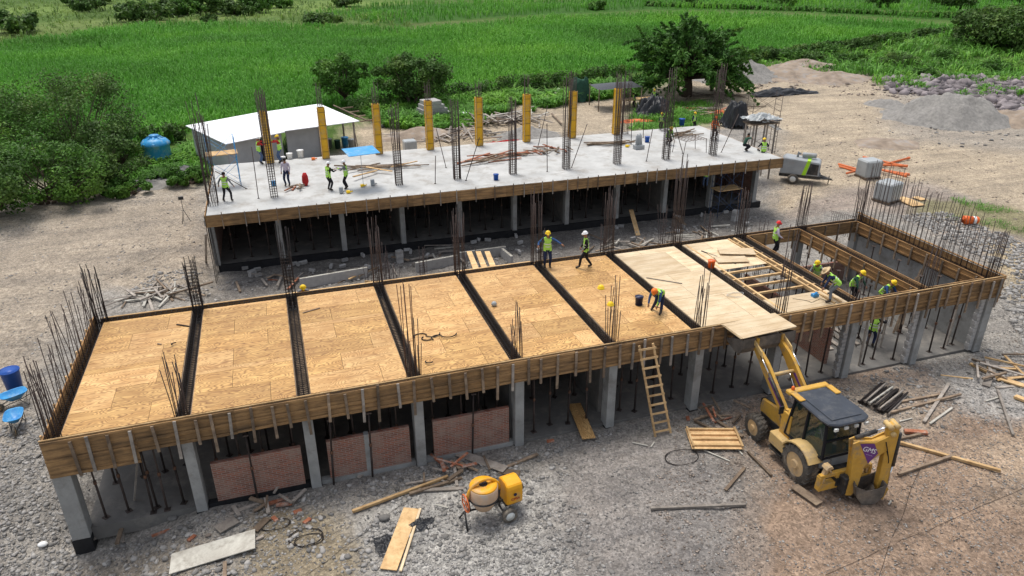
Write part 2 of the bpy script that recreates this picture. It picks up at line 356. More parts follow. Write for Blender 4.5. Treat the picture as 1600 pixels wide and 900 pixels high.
def brickmat():
    m, nt, b = newmat('brick'); tc = N(nt, 'ShaderNodeTexCoord'); sp = N(nt, 'ShaderNodeSeparateXYZ'); nt.links.new(tc.outputs['Object'], sp.inputs[0])
    s = mathn(nt, 'ADD', sp.outputs[0], sp.outputs[1]); cb = N(nt, 'ShaderNodeCombineXYZ'); nt.links.new(s, cb.inputs[0]); nt.links.new(sp.outputs[2], cb.inputs[1])
    br = N(nt, 'ShaderNodeTexBrick'); nt.links.new(cb.outputs[0], br.inputs['Vector'])
    for k, v in dict(Scale=1.0, Bias=0.0).items(): br.inputs[k].default_value = v
    br.inputs['Mortar Size'].default_value = .011; br.inputs['Brick Width'].default_value = .26; br.inputs['Row Height'].default_value = .077
    br.inputs['Color1'].default_value = (.33, .12, .075, 1); br.inputs['Color2'].default_value = (.19, .075, .05, 1); br.inputs['Mortar'].default_value = (.30, .25, .21, 1)
    no = N(nt, 'ShaderNodeTexNoise', i_Scale=2.5, i_Detail=8); nt.links.new(tc.outputs['Object'], no.inputs['Vector'])
    f = ramp(nt, no.outputs[0], [(.42, (0, 0, 0)), (.7, (.75, .75, .75))]); col = mixc(nt, f, br.outputs[0], (.31, .225, .18))
    nt.links.new(col, b.inputs['Base Color']); b.inputs['Roughness'].default_value = .9
    bp = N(nt, 'ShaderNodeBump', i_Strength=.6, i_Distance=.01); bp.invert = True; nt.links.new(br.outputs['Fac'], bp.inputs['Height']); nt.links.new(bp.outputs[0], b.inputs['Normal'])
brickmat()
def glassmat():
    m, nt, b = newmat('cab_glass'); b.inputs['Base Color'].default_value = (.02, .04, .035, 1); b.inputs['Roughness'].default_value = .05; b.inputs['Alpha'].default_value = .78; b.inputs['Specular IOR Level'].default_value = .8
glassmat()
# ================= SETTING: ground, fields =================
def inpoly(px, py, poly):
    r = np.zeros(px.shape, bool); n = len(poly)
    for i in range(n):
        x1, y1 = poly[i]; x2, y2 = poly[(i+1) % n]
        if y1 == y2: continue
        c = ((y1 > py) != (y2 > py)) & (px < (x2-x1)*(py-y1)/(y2-y1)+x1); r ^= c
    return r
CORN = [(-900, 420), (-900, 100), (0, 70), (240, 42), (520, 42), (640, 48), (800, 34), (1010, 24), (1250, 30), (1520, 46), (1380, 64), (1240, 82), (1150, 98), (960, 117), (700, 152), (600, 165), (480, 175), (300, 205), (240, 240), (0, 290)]
CORN2 = [(640, 6), (1010, -2), (1300, -5), (3000, 10), (3000, 60), (1620, 36), (1520, 34), (1250, 20), (1010, 14), (800, 24), (640, 38), (520, 34), (470, 24)]
SCRUBR = [(1150, 98), (1240, 82), (1380, 64), (1520, 46), (3000, 70), (3000, 260), (1600, 130), (1430, 128), (1400, 150), (1350, 122), (1180, 100)]
def jit(x, y, px, py, s, amp):
    return px+amp*(fbm(x*.3, y*.3, s, 3)+.6*fbm(x*2, y*2, s+3, 3)), py+amp*.45*(fbm(x*.3, y*.3, s+50, 3)+.6*fbm(x*2, y*2, s+53, 3))
ZONES = [
 ([(-3000, 100), (-3000, -200), (5000, -200), (5000, 300), (1600, 140), (1420, 130), (1180, 96), (1000, 150), (860, 150), (700, 178), (600, 195), (560, 230), (300, 290), (180, 288), (0, 325), (-900, 500)], (.075, .135, .03), 8),
 ([(-900, 110), (0, 62), (240, 36), (460, 34), (460, 26), (240, 22), (0, 46), (-900, 80)], (.14, .20, .06), 6),
 ([(0, 10), (230, 0), (640, 0), (640, 20), (420, 24), (200, 8), (0, 30)], (.15, .23, .06), 6),
 ([(1120, 95), (1180, 92), (1380, 125), (1420, 165), (1600, 178), (3000, 260), (3000, 700), (1620, 345), (1440, 285), (1330, 300), (1215, 330), (1215, 195), (840, 215), (845, 160), (1000, 150)], (.41, .35, .27), 10),
 ([(1380, 150), (1480, 140), (1700, 190), (1700, 250), (1380, 215)], (.33, .30, .26), 12),
 ([(540, 195), (700, 175), (860, 150), (860, 215), (700, 250), (540, 250)], (.40, .34, .26), 10),
 ([(-2000, 360), (180, 283), (318, 283), (330, 440), (250, 470), (150, 440), (60, 560), (-20, 720), (-2000, 1500)], (.36, .315, .26), 14),
 ([(-2000, 330), (150, 285), (300, 300), (120, 330), (0, 385), (-2000, 520)], (.40, .36, .31), 14),
 ([(1215, 330), (1330, 290), (1440, 285), (1640, 350), (1640, 450), (1400, 330)], (.33, .285, .25), 10),
 ([(1530, 375), (1700, 380), (1700, 480), (1590, 470)], (.42, .35, .24), 6),
 ([(1140, 650), (1290, 570), (1400, 560), (1500, 650), (1640, 640), (2200, 900), (2200, 1500), (1080, 1500), (1150, 830), (1190, 760)], (.33, .245, .185), 22),
 ([(1240, 640), (1330, 590), (1420, 600), (1480, 660), (1400, 700), (1260, 740)], (.33, .285, .24), 16),
 ([(560, 800), (720, 740), (900, 740), (860, 840), (920, 960), (540, 960)], (.41, .405, .39), 20),
 ([(410, 790), (520, 800), (570, 860), (560, 960), (340, 960)], (.29, .25, .185), 14),
 ([(0, 900), (150, 850), (330, 830), (350, 960), (0, 960)], (.3, .27, .23), 14),
 ([(880, 700), (1060, 680), (1150, 740), (1150, 900), (900, 960), (860, 800)], (.27, .255, .245), 20),
 ([(1480, 590), (1600, 560), (1700, 620), (1600, 660), (1520, 640)], (.36, .35, .34), 14),
 ([(400, 370), (1210, 320), (1210, 400), (760, 440), (330, 520)], (.21, .20, .19), 10),
 ([(1500, 690), (1640, 660), (1700, 800), (1560, 790)], (.37, .29, .22), 16),
 ([(1440, 310), (1560, 320), (1660, 345), (1640, 375), (1500, 350), (1420, 330)], (.24, .225, .14), 7),
 ([(985, 165), (1100, 160), (1120, 190), (1040, 205), (990, 200)], (.10, .19, .045), 8),
 (CORN, (.04, .125, .016), 1.5), (CORN2, (.045, .12, .02), 2),
 ([(1250, 13), (1010, 3), (1620, 26), (1620, 36)], (.12, .16, .05), 1.5),
 ([(640, 44), (640, 36), (1010, 17), (1250, 22), (1520, 40), (1520, 46), (1250, 30), (1010, 24)], (.11, .155, .05), 1.5),
 ([(430, 26), (530, 27), (600, 40), (640, 48), (520, 44), (300, 46), (300, 36)], (.10, .17, .045), 2),
]
def axis(a0, a1, step, lo, hi):
    c = list(np.arange(a0, a1, step)); s = step; x = c[-1]; up = []
    while x < hi: s = min(s*1.06, 1.6 if x < 330 else s*1.3); x += s; up.append(x)
    s = step; x = c[0]; dn = []
    while x > lo: s = min(s*1.08, 1.6 if x > -150 else s*1.3); x -= s; dn.append(x)
    return np.array(dn[::-1]+c+up)
gx = axis(-8, 46, .22, -900, 1500); gy = axis(-11, 24, .22, -60, 2500)
GX, GY = np.meshgrid(gx, gy); fx, fy = GX.ravel(), GY.ravel(); fz = hgt(fx, fy)
colr = np.tile(np.array([.30, .287, .268]), (len(fx), 1))
PX, PY, DEP = proj_np(fx, fy, fz*0)
for zi, (poly, c, amp) in enumerate(ZONES):
    acc = np.zeros(len(fx))
    for k in range(5):
        jx, jy = jit(fx, fy, PX, PY, zi*11+k*3, amp); acc += inpoly(jx+(k-2)*amp*.9, jy+(k%3-1)*amp*.4, poly)
    acc = (acc/5)[:, None]; colr = colr*(1-acc)+np.array(c)*acc
colr[DEP < 1] = (.3, .285, .265)
m, nt, b = newmat('ground'); va = N(nt, 'ShaderNodeVertexColor', layer_name='col'); tc = N(nt, 'ShaderNodeTexCoord')
def nz(sc, det=8, ro=.7):
    n = N(nt, 'ShaderNodeTexNoise', i_Scale=sc, i_Detail=det, i_Roughness=ro); nt.links.new(tc.outputs['Object'], n.inputs['Vector']); return n.outputs[0]
big = ramp(nt, nz(.35), [(.3, (.72, .72, .72)), (.7, (1.22, 1.2, 1.16))]); mid = ramp(nt, nz(3.0), [(.3, (.72, .7, .68)), (.7, (1.2, 1.2, 1.2))])
vo = N(nt, 'ShaderNodeTexVoronoi', i_Scale=14.0); nt.links.new(tc.outputs['Object'], vo.inputs['Vector']); st = ramp(nt, vo.outputs['Color'], [(.0, (.45, .45, .45)), (1, (1.65, 1.62, 1.58))])
fine = ramp(nt, nz(22, 4, .8), [(.3, (.6, .6, .6)), (.7, (1.35, 1.35, 1.35))])
mp_ = N(nt, 'ShaderNodeMapping'); mp_.inputs['Rotation'].default_value = (0, 0, R(24)); mp_.inputs['Scale'].default_value = (.06, .75, 1); nt.links.new(tc.outputs['Object'], mp_.inputs['Vector'])
sn = N(nt, 'ShaderNodeTexNoise', i_Scale=1.0, i_Detail=7, i_Roughness=.7); nt.links.new(mp_.outputs[0], sn.inputs['Vector']); strk = ramp(nt, sn.outputs[0], [(.35, (.74, .75, .77)), (.6, (1.1, 1.09, 1.07))])
c = mixc(nt, 1.0, va.outputs[0], big, 'MULTIPLY'); c = mixc(nt, .8, c, strk, 'MULTIPLY'); c = mixc(nt, 1.0, c, mid, 'MULTIPLY'); c = mixc(nt, .75, c, st, 'MULTIPLY'); c = mixc(nt, .7, c, fine, 'MULTIPLY')
nt.links.new(c, b.inputs['Base Color']); b.inputs['Roughness'].default_value = .95; b.inputs['Specular IOR Level'].default_value = .1
bp = N(nt, 'ShaderNodeBump', i_Strength=.9, i_Distance=.09); nt.links.new(mathn(nt, 'ADD', nz(7, 9, .8), mathn(nt, 'MULTIPLY', sn.outputs[0], 1.5)), bp.inputs['Height']); nt.links.new(bp.outputs[0], b.inputs['Normal'])
nx, ny = len(gx), len(gy); I = np.arange(nx*ny).reshape(ny, nx)
F = np.stack([I[:-1, :-1], I[:-1, 1:], I[1:, 1:], I[1:, :-1]], -1).reshape(-1, 4)
tag(np_mesh('ground', np.stack([fx, fy, fz], 1), F, MAT['ground'], None, True, np.concatenate([colr, np.ones((len(fx), 1))], 1)), kind='structure')

rng = np.random.default_rng(7)
def world_samples(poly, n, x0, x1, y0, y1, amp=6, seed=0, lod=60, pw=1.5):
    x = rng.uniform(x0, x1, n); y = rng.uniform(y0, y1, n); z = hgt(x, y); px, py, dep = proj_np(x, y, z)
    keep = inpoly(px+amp*fbm(x*.2, y*.2, seed), py+amp*.4*fbm(x*.2, y*.2, seed+9), poly) & (px > -150) & (px < 1750) & (py > -30) & (dep > 1)
    d = np.maximum(dep, 1); keep &= rng.random(n) < np.minimum(1, (lod/d)**pw)
    return x[keep], y[keep], z[keep], dep[keep]
def blades(x, y, z, s, nb, hgt_, wid, spread=.35, lean=.5):
    """nb bent blades (2 quads each) per point"""
    n = len(x); x, y, z, s = [np.repeat(a, nb) for a in (x, y, z, s)]; m = n*nb
    a = rng.uniform(0, 2*np.pi, m); h = hgt_*s*rng.uniform(.6, 1.1, m); ln = h*rng.uniform(.15, lean, m); w = wid*s*rng.uniform(.6, 1.2, m)
    bx = x+np.cos(a)*spread*s*.2*rng.random(m); by = y+np.sin(a)*spread*s*.2*rng.random(m); ca, sa = np.cos(a), np.sin(a)
    def row(t, k, wf): return np.stack([bx+ca*ln*t-sa*w*wf, by+sa*ln*t+ca*w*wf, z+h*k], 1), np.stack([bx+ca*ln*t+sa*w*wf, by+sa*ln*t-ca*w*wf, z+h*k], 1)
    r = [*row(0, -.02, .35), *row(.35, .75, .5), *row(1.15, rng.uniform(.55, 1.05, m), .12)]
    V = np.stack(r, 1).reshape(-1, 3); b0 = np.arange(m)*6
    F = np.concatenate([np.stack([b0, b0+1, b0+3, b0+2], 1), np.stack([b0+2, b0+3, b0+5, b0+4], 1)]); return V, F
# --- corn rows ---
def corn_field(name, poly, rows_dir, x0, x1, y0, y1, rsp, psp, hh, lab=None):
    c, s = math.cos(rows_dir), math.sin(rows_dir); L = 420
    u = np.arange(-L, L, psp); v = np.arange(-L, L, rsp); U, Vv = np.meshgrid(u, v); U = U.ravel()+rng.normal(0, psp*.3, U.size); Vv = Vv.ravel()+rng.normal(0, .06, Vv.size)
    x = 60+U*c-Vv*s; y = 120+U*s+Vv*c; k = (x > x0) & (x < x1) & (y > y0) & (y < y1); x, y = x[k], y[k]; z = hgt(x, y)
    px, py, dep = proj_np(x, y, z); k = inpoly(px, py, poly) & (px > -60) & (px < 1660) & (py > -20); k &= rng.random(len(x)) < np.clip((95/np.maximum(dep, 1))**1.3, 0, 1)
    k &= fbm(x*.06, y*.06, 31) > -1.35
    x, y, z, dep = x[k], y[k], z[k], dep[k]; s_ = (1+.22*fbm(x*.05, y*.05, 77, 4))*(.9+.2*rng.random(len(x)))*np.clip(dep/95, 1, 2.2)**.6
    V, F = blades(x, y, z, s_, 5, hh, .095); return tag(np_mesh(name, V, F, MAT['corn']), kind='stuff')
corn_field('corn_crop', CORN, R(28), -200, 260, 40, 330, .85, .42, 1.15)
corn_field('far_corn_crop', CORN2, R(10), -200, 420, 120, 480, 1.6, 1.0, 1.3)
# --- weeds / scrub ground cover ---
def weeds(name, poly, n, box, mat, hh, seed, amp=8, nb=5, wid=.16, lod=60, szf=1.0, patch=-.55):
    x, y, z, dep = world_samples(poly, n, *box, amp=amp, seed=seed, lod=lod)
    k = fbm(x*.25, y*.25, seed+4) > patch; x, y, z, dep = x[k], y[k], z[k], dep[k]
    s_ = szf*(.5+rng.random(len(x))**2*1.4)*(1+.4*fbm(x*.3, y*.3, seed+2))*np.clip(dep/60, 1, 3)**.5
    V, F = blades(x, y, z, s_*.62, nb, hh, wid*.8, 2.2, 1.3); return tag(np_mesh(name, V, F, MAT[mat]), kind='stuff')
weeds('scrub_weeds', SCRUBR, 200000, (40, 260, 40, 200), 'weed', .9, 3)
weeds('roadside_grass', [(0, 68), (240, 40), (640, 46), (640, 20), (450, 0), (0, 0)], 110000, (-160, 120, 90, 330), 'weed_dry', .75, 5)
weeds('bank_weeds', [(570, 175), (700, 160), (860, 140), (985, 128), (1000, 150), (900, 158), (850, 170), (760, 195), (680, 205), (600, 200)], 120000, (5, 60, 40, 75), 'weed', .8, 8, 4)
weeds('shed_weeds', [(268, 240), (300, 225), (330, 250), (330, 275), (250, 282), (180, 285)], 30000, (-15, 15, 35, 60), 'weed', .8, 9, 4)
weeds('rock_weeds', [(1400, 128), (1500, 118), (1750, 125), (1750, 190), (1560, 170), (1440, 150)], 26000, (55, 130, 30, 72), 'weed', .7, 14, 8, patch=.25)
weeds('heap_weeds', [(1170, 96), (1400, 110), (1420, 128), (1340, 122), (1200, 110)], 30000, (50, 110, 40, 80), 'weed', .7, 15, 10, patch=0.0)
weeds('verge_grass', [(1440, 305), (1560, 325), (1660, 345), (1640, 375), (1500, 348), (1420, 325)], 30000, (35, 70, 5, 30), 'weed', .26, 10, 6, 6, .035, patch=-.05)
weeds('tree_foot_grass', [(985, 165), (1100, 158), (1150, 185), (1060, 205), (985, 205)], 24000, (30, 60, 30, 60), 'weed', .45, 12, 8, 6, .08)

# --- loose stones ---
ICO_V = np.array([(0, 0, -1), (.72, -.53, -.45), (-.28, -.85, -.45), (-.89, 0, -.45), (-.28, .85, -.45), (.72, .53, -.45), (.28, -.85, .45), (-.72, -.53, .45), (-.72, .53, .45), (.28, .85, .45), (.89, 0, .45), (0, 0, 1)])
ICO_F = np.array([(0, 1, 2), (1, 0, 5), (0, 2, 3), (0, 3, 4), (0, 4, 5), (1, 5, 10), (2, 1, 6), (3, 2, 7), (4, 3, 8), (5, 4, 9), (1, 10, 6), (2, 6, 7), (3, 7, 8), (4, 8, 9), (5, 9, 10), (6, 10, 11), (7, 6, 11), (8, 7, 11), (9, 8, 11), (10, 9, 11)])
OCT_V = np.array([(1, 0, 0), (-1, 0, 0), (0, 1, 0), (0, -1, 0), (0, 0, 1), (0, 0, -.6)], float)
OCT_F = np.array([(0, 2, 4), (2, 1, 4), (1, 3, 4), (3, 0, 4), (2, 0, 5), (1, 2, 5), (3, 1, 5), (0, 3, 5)])
def rocks(name, x, y, z, s, mat, ico=False, flat=.6, rough=.3):
    BV, BF = (ICO_V, ICO_F) if ico else (OCT_V, OCT_F); n = len(x); k = len(BV)
    V = BV[None]*(1+rough*rng.uniform(-1, 1, (n, k, 1))); V = V*np.stack([rng.uniform(.7, 1.3, n), rng.uniform(.7, 1.3, n), rng.uniform(.6, 1.1, n)*flat], 1)[:, None]
    a = rng.uniform(0, 6.28, n)[:, None]; t = rng.uniform(-.5, .5, n)[:, None]
    vx, vy, vz = V[..., 0], V[..., 1], V[..., 2]; vy, vz = vy*np.cos(t)-vz*np.sin(t), vy*np.sin(t)+vz*np.cos(t)
    vx, vy = vx*np.cos(a)-vy*np.sin(a), vx*np.sin(a)+vy*np.cos(a)
    s = s[:, None]; V = np.stack([vx*s+x[:, None], vy*s+y[:, None], vz*s+z[:, None]+s*flat*.25], -1).reshape(-1, 3)
    F = (BF[None]+(np.arange(n)*k)[:, None, None]).reshape(-1, 3)
    return tag(np_mesh(name, V, F, MAT[mat]), kind='stuff')
def scatter(poly, n, box, smin, smax, seed, clus=0.0, amp=15, p=3.0):
    smax = smin+(smax-smin)*.72; p *= 1.35
    x = rng.uniform(box[0], box[1], n); y = rng.uniform(box[2], box[3], n)
    z = hgt(x, y); px, py, dep = proj_np(x, y, z)
    k = inpoly(px+amp*fbm(x*.5, y*.5, seed), py+amp*.5*fbm(x*.5, y*.5, seed+5), poly)
    k &= fbm(x*.6, y*.6, seed+8, 4) > clus; k &= ~((x > -.1) & (x < 37.1) & (y > -.1) & (y < 8.7)); k &= ~((x > 3.4) & (x < 40.9) & (y > 22) & (y < 31))
    x, y, z = x[k], y[k], z[k]; s = smin+(smax-smin)*rng.random(len(x))**p; return x, y, z, s
ALLF = [(-100, 500), (160, 470), (1600, 330), (1750, 330), (1750, 1000), (-100, 1000)]
rocks('small_gravel', *scatter(ALLF, 110000, (-8, 48, -11, 12), .015, .07, 1, -.35), 'stone')
rocks('small_dirt_stones', *scatter([(1050, 560), (1750, 500), (1750, 1000), (1000, 1000)], 34000, (17, 46, -11, 6), .015, .085, 2, -.2), 'stone_brown')
rocks('cobbles', *scatter([(-100, 720), (60, 640), (110, 760), (130, 880), (150, 1000), (-100, 1000)], 17000, (-8, 2, -8, 8), .03, .12, 3, -.9, 8, 2.4), 'stone', True)
rocks('rubble_by_wall', *scatter([(150, 820), (480, 770), (700, 715), (820, 700), (880, 700), (700, 800), (620, 900), (250, 930), (130, 900)], 6500, (-2, 18, -6, .5), .03, .16, 4, -.3, 12, 3.5), 'stone', True)
rocks('broken_concrete', *scatter([(570, 720), (860, 690), (980, 660), (880, 760), (960, 900), (560, 930)], 5200, (6, 20, -7, .5), .03, .14, 5, -.1, 14, 3.0), 'stone', True)
rocks('right_rubble', *scatter([(1090, 650), (1330, 590), (1600, 520), (1700, 560), (1600, 680), (1420, 660), (1200, 690), (1100, 700)], 9000, (19, 48, -7, 3.5), .03, .14, 6, -.2, 12, 3.0), 'stone', True)
rocks('verge_rubble', *scatter([(1390, 330), (1480, 335), (1600, 375), (1700, 400), (1700, 620), (1600, 540), (1560, 470), (1590, 430)], 26000, (36, 60, -2, 16), .05, .22, 7, -.8, 6, 2.5), 'stone', True)
rocks('courtyard_rubble', *scatter([(340, 470), (330, 420), (700, 385), (1200, 330), (1230, 360), (1000, 390), (800, 410), (460, 450)], 9000, (1, 42, 9.3, 20.4), .03, .18, 8, -.15, 8, 3.0), 'stone', True)
rocks('corner_rubble', *scatter([(300, 400), (340, 400), (345, 470), (300, 470), (170, 480), (240, 420)], 3500, (-1, 5, 9.3, 22), .03, .16, 9, -.4, 6, 2.5), 'stone', True)
rocks('mixer_gravel', *scatter([(690, 790), (860, 780), (900, 900), (820, 960), (600, 960), (640, 840)], 9000, (8, 18, -8, -1.5), .02, .09, 10, -.5, 12, 3.0), 'stone', True)
rocks('quarried_rocks', *scatter([(1390, 128), (1500, 120), (1700, 125), (1700, 200), (1600, 185), (1540, 165), (1480, 150), (1420, 150), (1380, 140)], 20000, (55, 130, 30, 70), .12, 1.05, 11, -.6, 6, 2.6), 'stone_purple', True, .8, .55)
rocks('pale_rubble_patches', *scatter([(1380, 190), (1700, 190), (1700, 240), (1400, 225)], 5000, (45, 110, 20, 50), .05, .3, 12, .1, 8, 3), 'stone', True)

rocks('heap_stones', *scatter([(1120, 100), (1400, 100), (1430, 160), (1350, 150), (1130, 135)], 9000, (45, 110, 38, 75), .06, .35, 13, -.2, 8, 3), 'stone_brown', True, .7, .45)
rocks('yard_stones', *scatter([(1215, 330), (1215, 200), (1380, 150), (1480, 230), (1700, 260), (1700, 400), (1440, 290)], 9000, (35, 110, 5, 60), .04, .16, 17, -.1, 14, 3), 'stone_brown', True, .6, .45)
rocks('track_stones', *scatter([(-50, 350), (200, 290), (318, 290), (325, 440), (150, 440), (0, 600), (-50, 700)], 9000, (-18, 5, 5, 40), .02, .10, 18, -.1, 14, 3), 'stone', True, .6, .45)
# --- heaps of gravel and dirt (things) ---
def heap(name, px, py, rx, ry, h, mat, label, cat, seed, n=46, rocks_=0):
    p = g(px, py); V = []; F = []
    a = np.linspace(-1.25, 1.25, n); U, W = np.meshgrid(a, a); r = np.hypot(U, W)
    ang = np.arctan2(W, U); rr = r/(1+.14*fbm(np.cos(ang)*1.6+seed, np.sin(ang)*1.6, seed))
    z = h*np.clip(1-rr, 0, 1)**1.0*(1+.2*fbm(U*2.4, W*2.4, seed+3))+h*.06*fbm(U*5, W*5, seed+15, 3)*(rr < 1)+.05*h*fbm(U*7, W*7, seed+5)*(rr < 1.1)-.03-h*.3*(rr > 1.1)
    V = np.stack([(U*rx).ravel(), (W*ry).ravel(), z.ravel()], 1); I = np.arange(n*n).reshape(n, n)
    F = np.stack([I[:-1, :-1], I[:-1, 1:], I[1:, 1:], I[1:, :-1]], -1).reshape(-1, 4)
    o = np_mesh(name, V, F, MAT[mat], None, True); o.location = p; return tag(o, label, cat)
heap('gravel_heap', 1485, 188, 6.2, 6.0, 3.7, 'gravel_heap', 'large conical heap of grey gravel in front of the purple rocks', 'gravel heap', 4)
heap('gravel_heap', 1384, 165, 2.4, 2.6, .9, 'gravel_heap', 'low grey gravel heap left of the large conical one', 'gravel heap', 5)
heap('dirt_heap', 1388, 224, 3.0, 2.2, .5, 'dirt_heap', 'low flat brown dirt heap on the bare yard', 'dirt heap', 6)
heap('gravel_heap', 1150, 122, 7, 5, 3.3, 'gravel_heap', 'pale grey gravel heap just right of the big tree', 'gravel heap', 8)
heap('dirt_heap', 1228, 118, 8, 5, 1.5, 'dirt_heap', 'brown dirt heap at the yard edge below the green scrub', 'dirt heap', 9)
heap('dirt_heap', 1300, 124, 7, 4, 1.2, 'dirt_heap', 'reddish dirt bank at the yard edge near the gravel', 'dirt heap', 10)
heap('dirt_heap', 1255, 106, 7, 4, 1.5, 'dirt_heap', 'dirt mound farthest back against the green scrub', 'dirt heap', 11)
heap('dirt_heap', 1600, 190, 5, 4, 1.6, 'dirt_heap', 'reddish dirt heap at the right edge below the rocks', 'dirt heap', 12)
heap('gravel_heap', 822, 212, 3.2, 2.4, 1.0, 'gravel_heap', 'small grey gravel heap behind the upper slab', 'gravel heap', 13)
heap('dirt_heap', 655, 212, 4, 2.6, .9, 'dirt_heap', 'low brown dirt heap behind the upper slab near the shed', 'dirt heap', 14)
heap('gravel_heap', 190, 292, 4.5, 1.6, .5, 'gravel_heap', 'long pale gravel strip along the dark shrubs', 'gravel heap', 15)

# ================= VEGETATION =================
def leafcloud(cs, rs, per, size, seed, squash=.75, aspect=1.6):
    r = np.random.default_rng(seed); V = []
    c = np.repeat(np.array(cs), per, 0); rr = np.repeat(np.array(rs), per)[:, None]; n = len(c)
    d = r.normal(size=(n, 3)); d /= np.linalg.norm(d, axis=1)[:, None]; rad = r.random(n)[:, None]**.45
    p = c+d*rad*rr*np.array([1, 1, squash]); nn = d*.7+r.normal(size=(n, 3))*.6+np.array([0, 0, .5]); nn /= np.linalg.norm(nn, axis=1)[:, None]
    t = np.cross(nn, r.normal(size=(n, 3))); t /= np.linalg.norm(t, axis=1)[:, None]; u = np.cross(nn, t)
    s = size*r.uniform(.6, 1.4, n)[:, None]; V = np.stack([p-t*s*aspect*.5, p-u*s*.5, p+t*s*aspect*.5, p+u*s*.5], 1).reshape(-1, 3)
    return V, np.arange(n*4).reshape(n, 4)
def tree(name, p, H, Rc, trunk, ncl, per, size, mat, label, seed, cat='tree', zlo=.3, group=None, clr=.3, lean=0, stems=1):
    r = np.random.default_rng(seed); root = empty(name, p, 0, label, cat, group); cs = []; rs = []
    while len(cs) < ncl:
        q = r.uniform(-1, 1, 3); l = np.linalg.norm(q)
        if l > 1 or l < .25 or (l < .62 and r.random() < .75): continue
        lob = 1+.22*math.sin(3*math.atan2(q[1], q[0])+seed)+.12*math.sin(5*math.atan2(q[1], q[0])+seed*2)
        cs.append([q[0]*Rc*lob+lean*(q[2]), q[1]*Rc*lob, H*(zlo+(1-zlo)*(.5+.5*q[2]))]); rs.append(Rc*clr*r.uniform(.6, 1.3))
    V, F = leafcloud(cs, rs, per, size, seed+1); np_mesh('crown', V, F, MAT[mat], root)
    mb = MB(); z0 = H*max(zlo, .12)*.7
    for sidx in range(stems):
        ox = (sidx-(stems-1)/2)*trunk*2.2; top = Vector((ox*2.2, r.uniform(-.2, .2), z0))
        mb.tube([(ox, 0, -.1), (ox*1.4, .05, z0*.5), top], [trunk, trunk*.8, trunk*.62], 8)
        for c in cs[sidx::stems][:16]:
            c = Vector(c); m_ = top.lerp(c, .5)+Vector((r.uniform(-.2, .2), r.uniform(-.2, .2), -.1*Rc)); mb.tube([top, m_, c], [trunk*.42, trunk*.25, trunk*.08], 5)
    mb.build('trunk', MAT['bark'], root); return root
# big mesquite with feathery drooping twigs
def mesquite(p, seed=5):
    r = np.random.default_rng(seed); root = empty('mesquite_tree', p, 0, 'large feathery dark green tree standing at the yard edge behind the slab', 'tree')
    mb = MB(); mb.tube([(0, 0, -.2), (.15, 0, 1.2), (0, .1, 2.4)], [.75, .55, .5], 9); cs = []; rs = []; TV = []; tips = []
    for k in range(120):
        a = r.uniform(0, 6.28); el = r.uniform(-.1, 1.45); L = r.uniform(4.2, 7.8)*(1 if el < 1 else .95)
        e = Vector((math.cos(a)*math.cos(el)*L*1.15, math.sin(a)*math.cos(el)*L, 2.2+math.sin(el)*L*.92)); m_ = Vector((0, 0, 2.3)).lerp(e, .5)+Vector((0, 0, .5))
        mb.tube([(0, .1, 2.2), m_, e], [.16, .09, .03], 4); tips.append((m_, e))
        for t in np.linspace(.3, 1.0, 12):
            q = m_.lerp(e, t); cs.append([q.x+r.normal()*.35, q.y+r.normal()*.35, q.z+r.normal()*.3]); rs.append(.42+.25*r.random())
        for j in range(3):   # feathery twigs past the crown edge
            d = (e-m_).normalized()+Vector((r.normal()*.45, r.normal()*.45, r.normal()*.4-.15)); st = m_.lerp(e, .6+.4*r.random())
            for t in np.linspace(0, 1.5, 7): q = st+d*t-Vector((0, 0, .18*t*t)); cs.append([q.x, q.y, q.z]); rs.append(.17)
    mb.build('trunk', MAT['bark'], root); V, F = leafcloud(cs, rs, 10, .24, seed, .7, 2.2); np_mesh('crown', V, F, MAT['leaf_mesq'], root); return root
mesquite(g(1072, 151))
tree('shade_tree', g(540, 168), 6.0, 3.4, .22, 46, 150, .2, 'leaf_mid', 'rounded green tree behind the white shed roof, left of a darker one', 21, zlo=.28, clr=.26)
tree('shade_tree', g(645, 168), 5.9, 4.1, .24, 56, 150, .2, 'leaf_dark', 'wide dark tree behind the slab, right of the rounded green one', 22, zlo=.32, clr=.25, stems=2)
for i, (px, py, H, Rc, mat, lab) in enumerate([
 (75, 318, 4.6, 4.2, 'leaf_mid', 'bright green shrub mass at the lower left of the thicket'),
 (-25, 340, 4.8, 4.0, 'leaf_dark', 'dark shrub cut by the left picture edge, nearest the track'),
 (125, 250, 7.6, 5.8, 'leaf_olive', 'tall olive tree at the top of the left thicket, against the corn'),
 (35, 262, 6.4, 4.8, 'leaf_mid', 'green tree behind the bright shrub in the left thicket'),
 (146, 300, 4.0, 3.1, 'leaf_olive', 'olive brown shrub in the middle of the left thicket'),
 (178, 262, 4.1, 3.0, 'leaf_dark', 'dark shrub between the olive tree and the blue tank'),
 (196, 304, 1.1, 1.6, 'leaf_mid', 'low leafy shrub below and left of the blue tank'),
 (292, 288, 1.4, 1.5, 'leaf_mid', 'low leafy shrub right of the blue tank beside the shed')]):
    tree('thicket_shrub', g(px, py), H, Rc, .16, 52 if Rc > 3 else 24, 230, .13, mat, lab, 40+i, 'shrub', zlo=.08, group='trees and shrubs of the left thicket', clr=.26, stems=3)
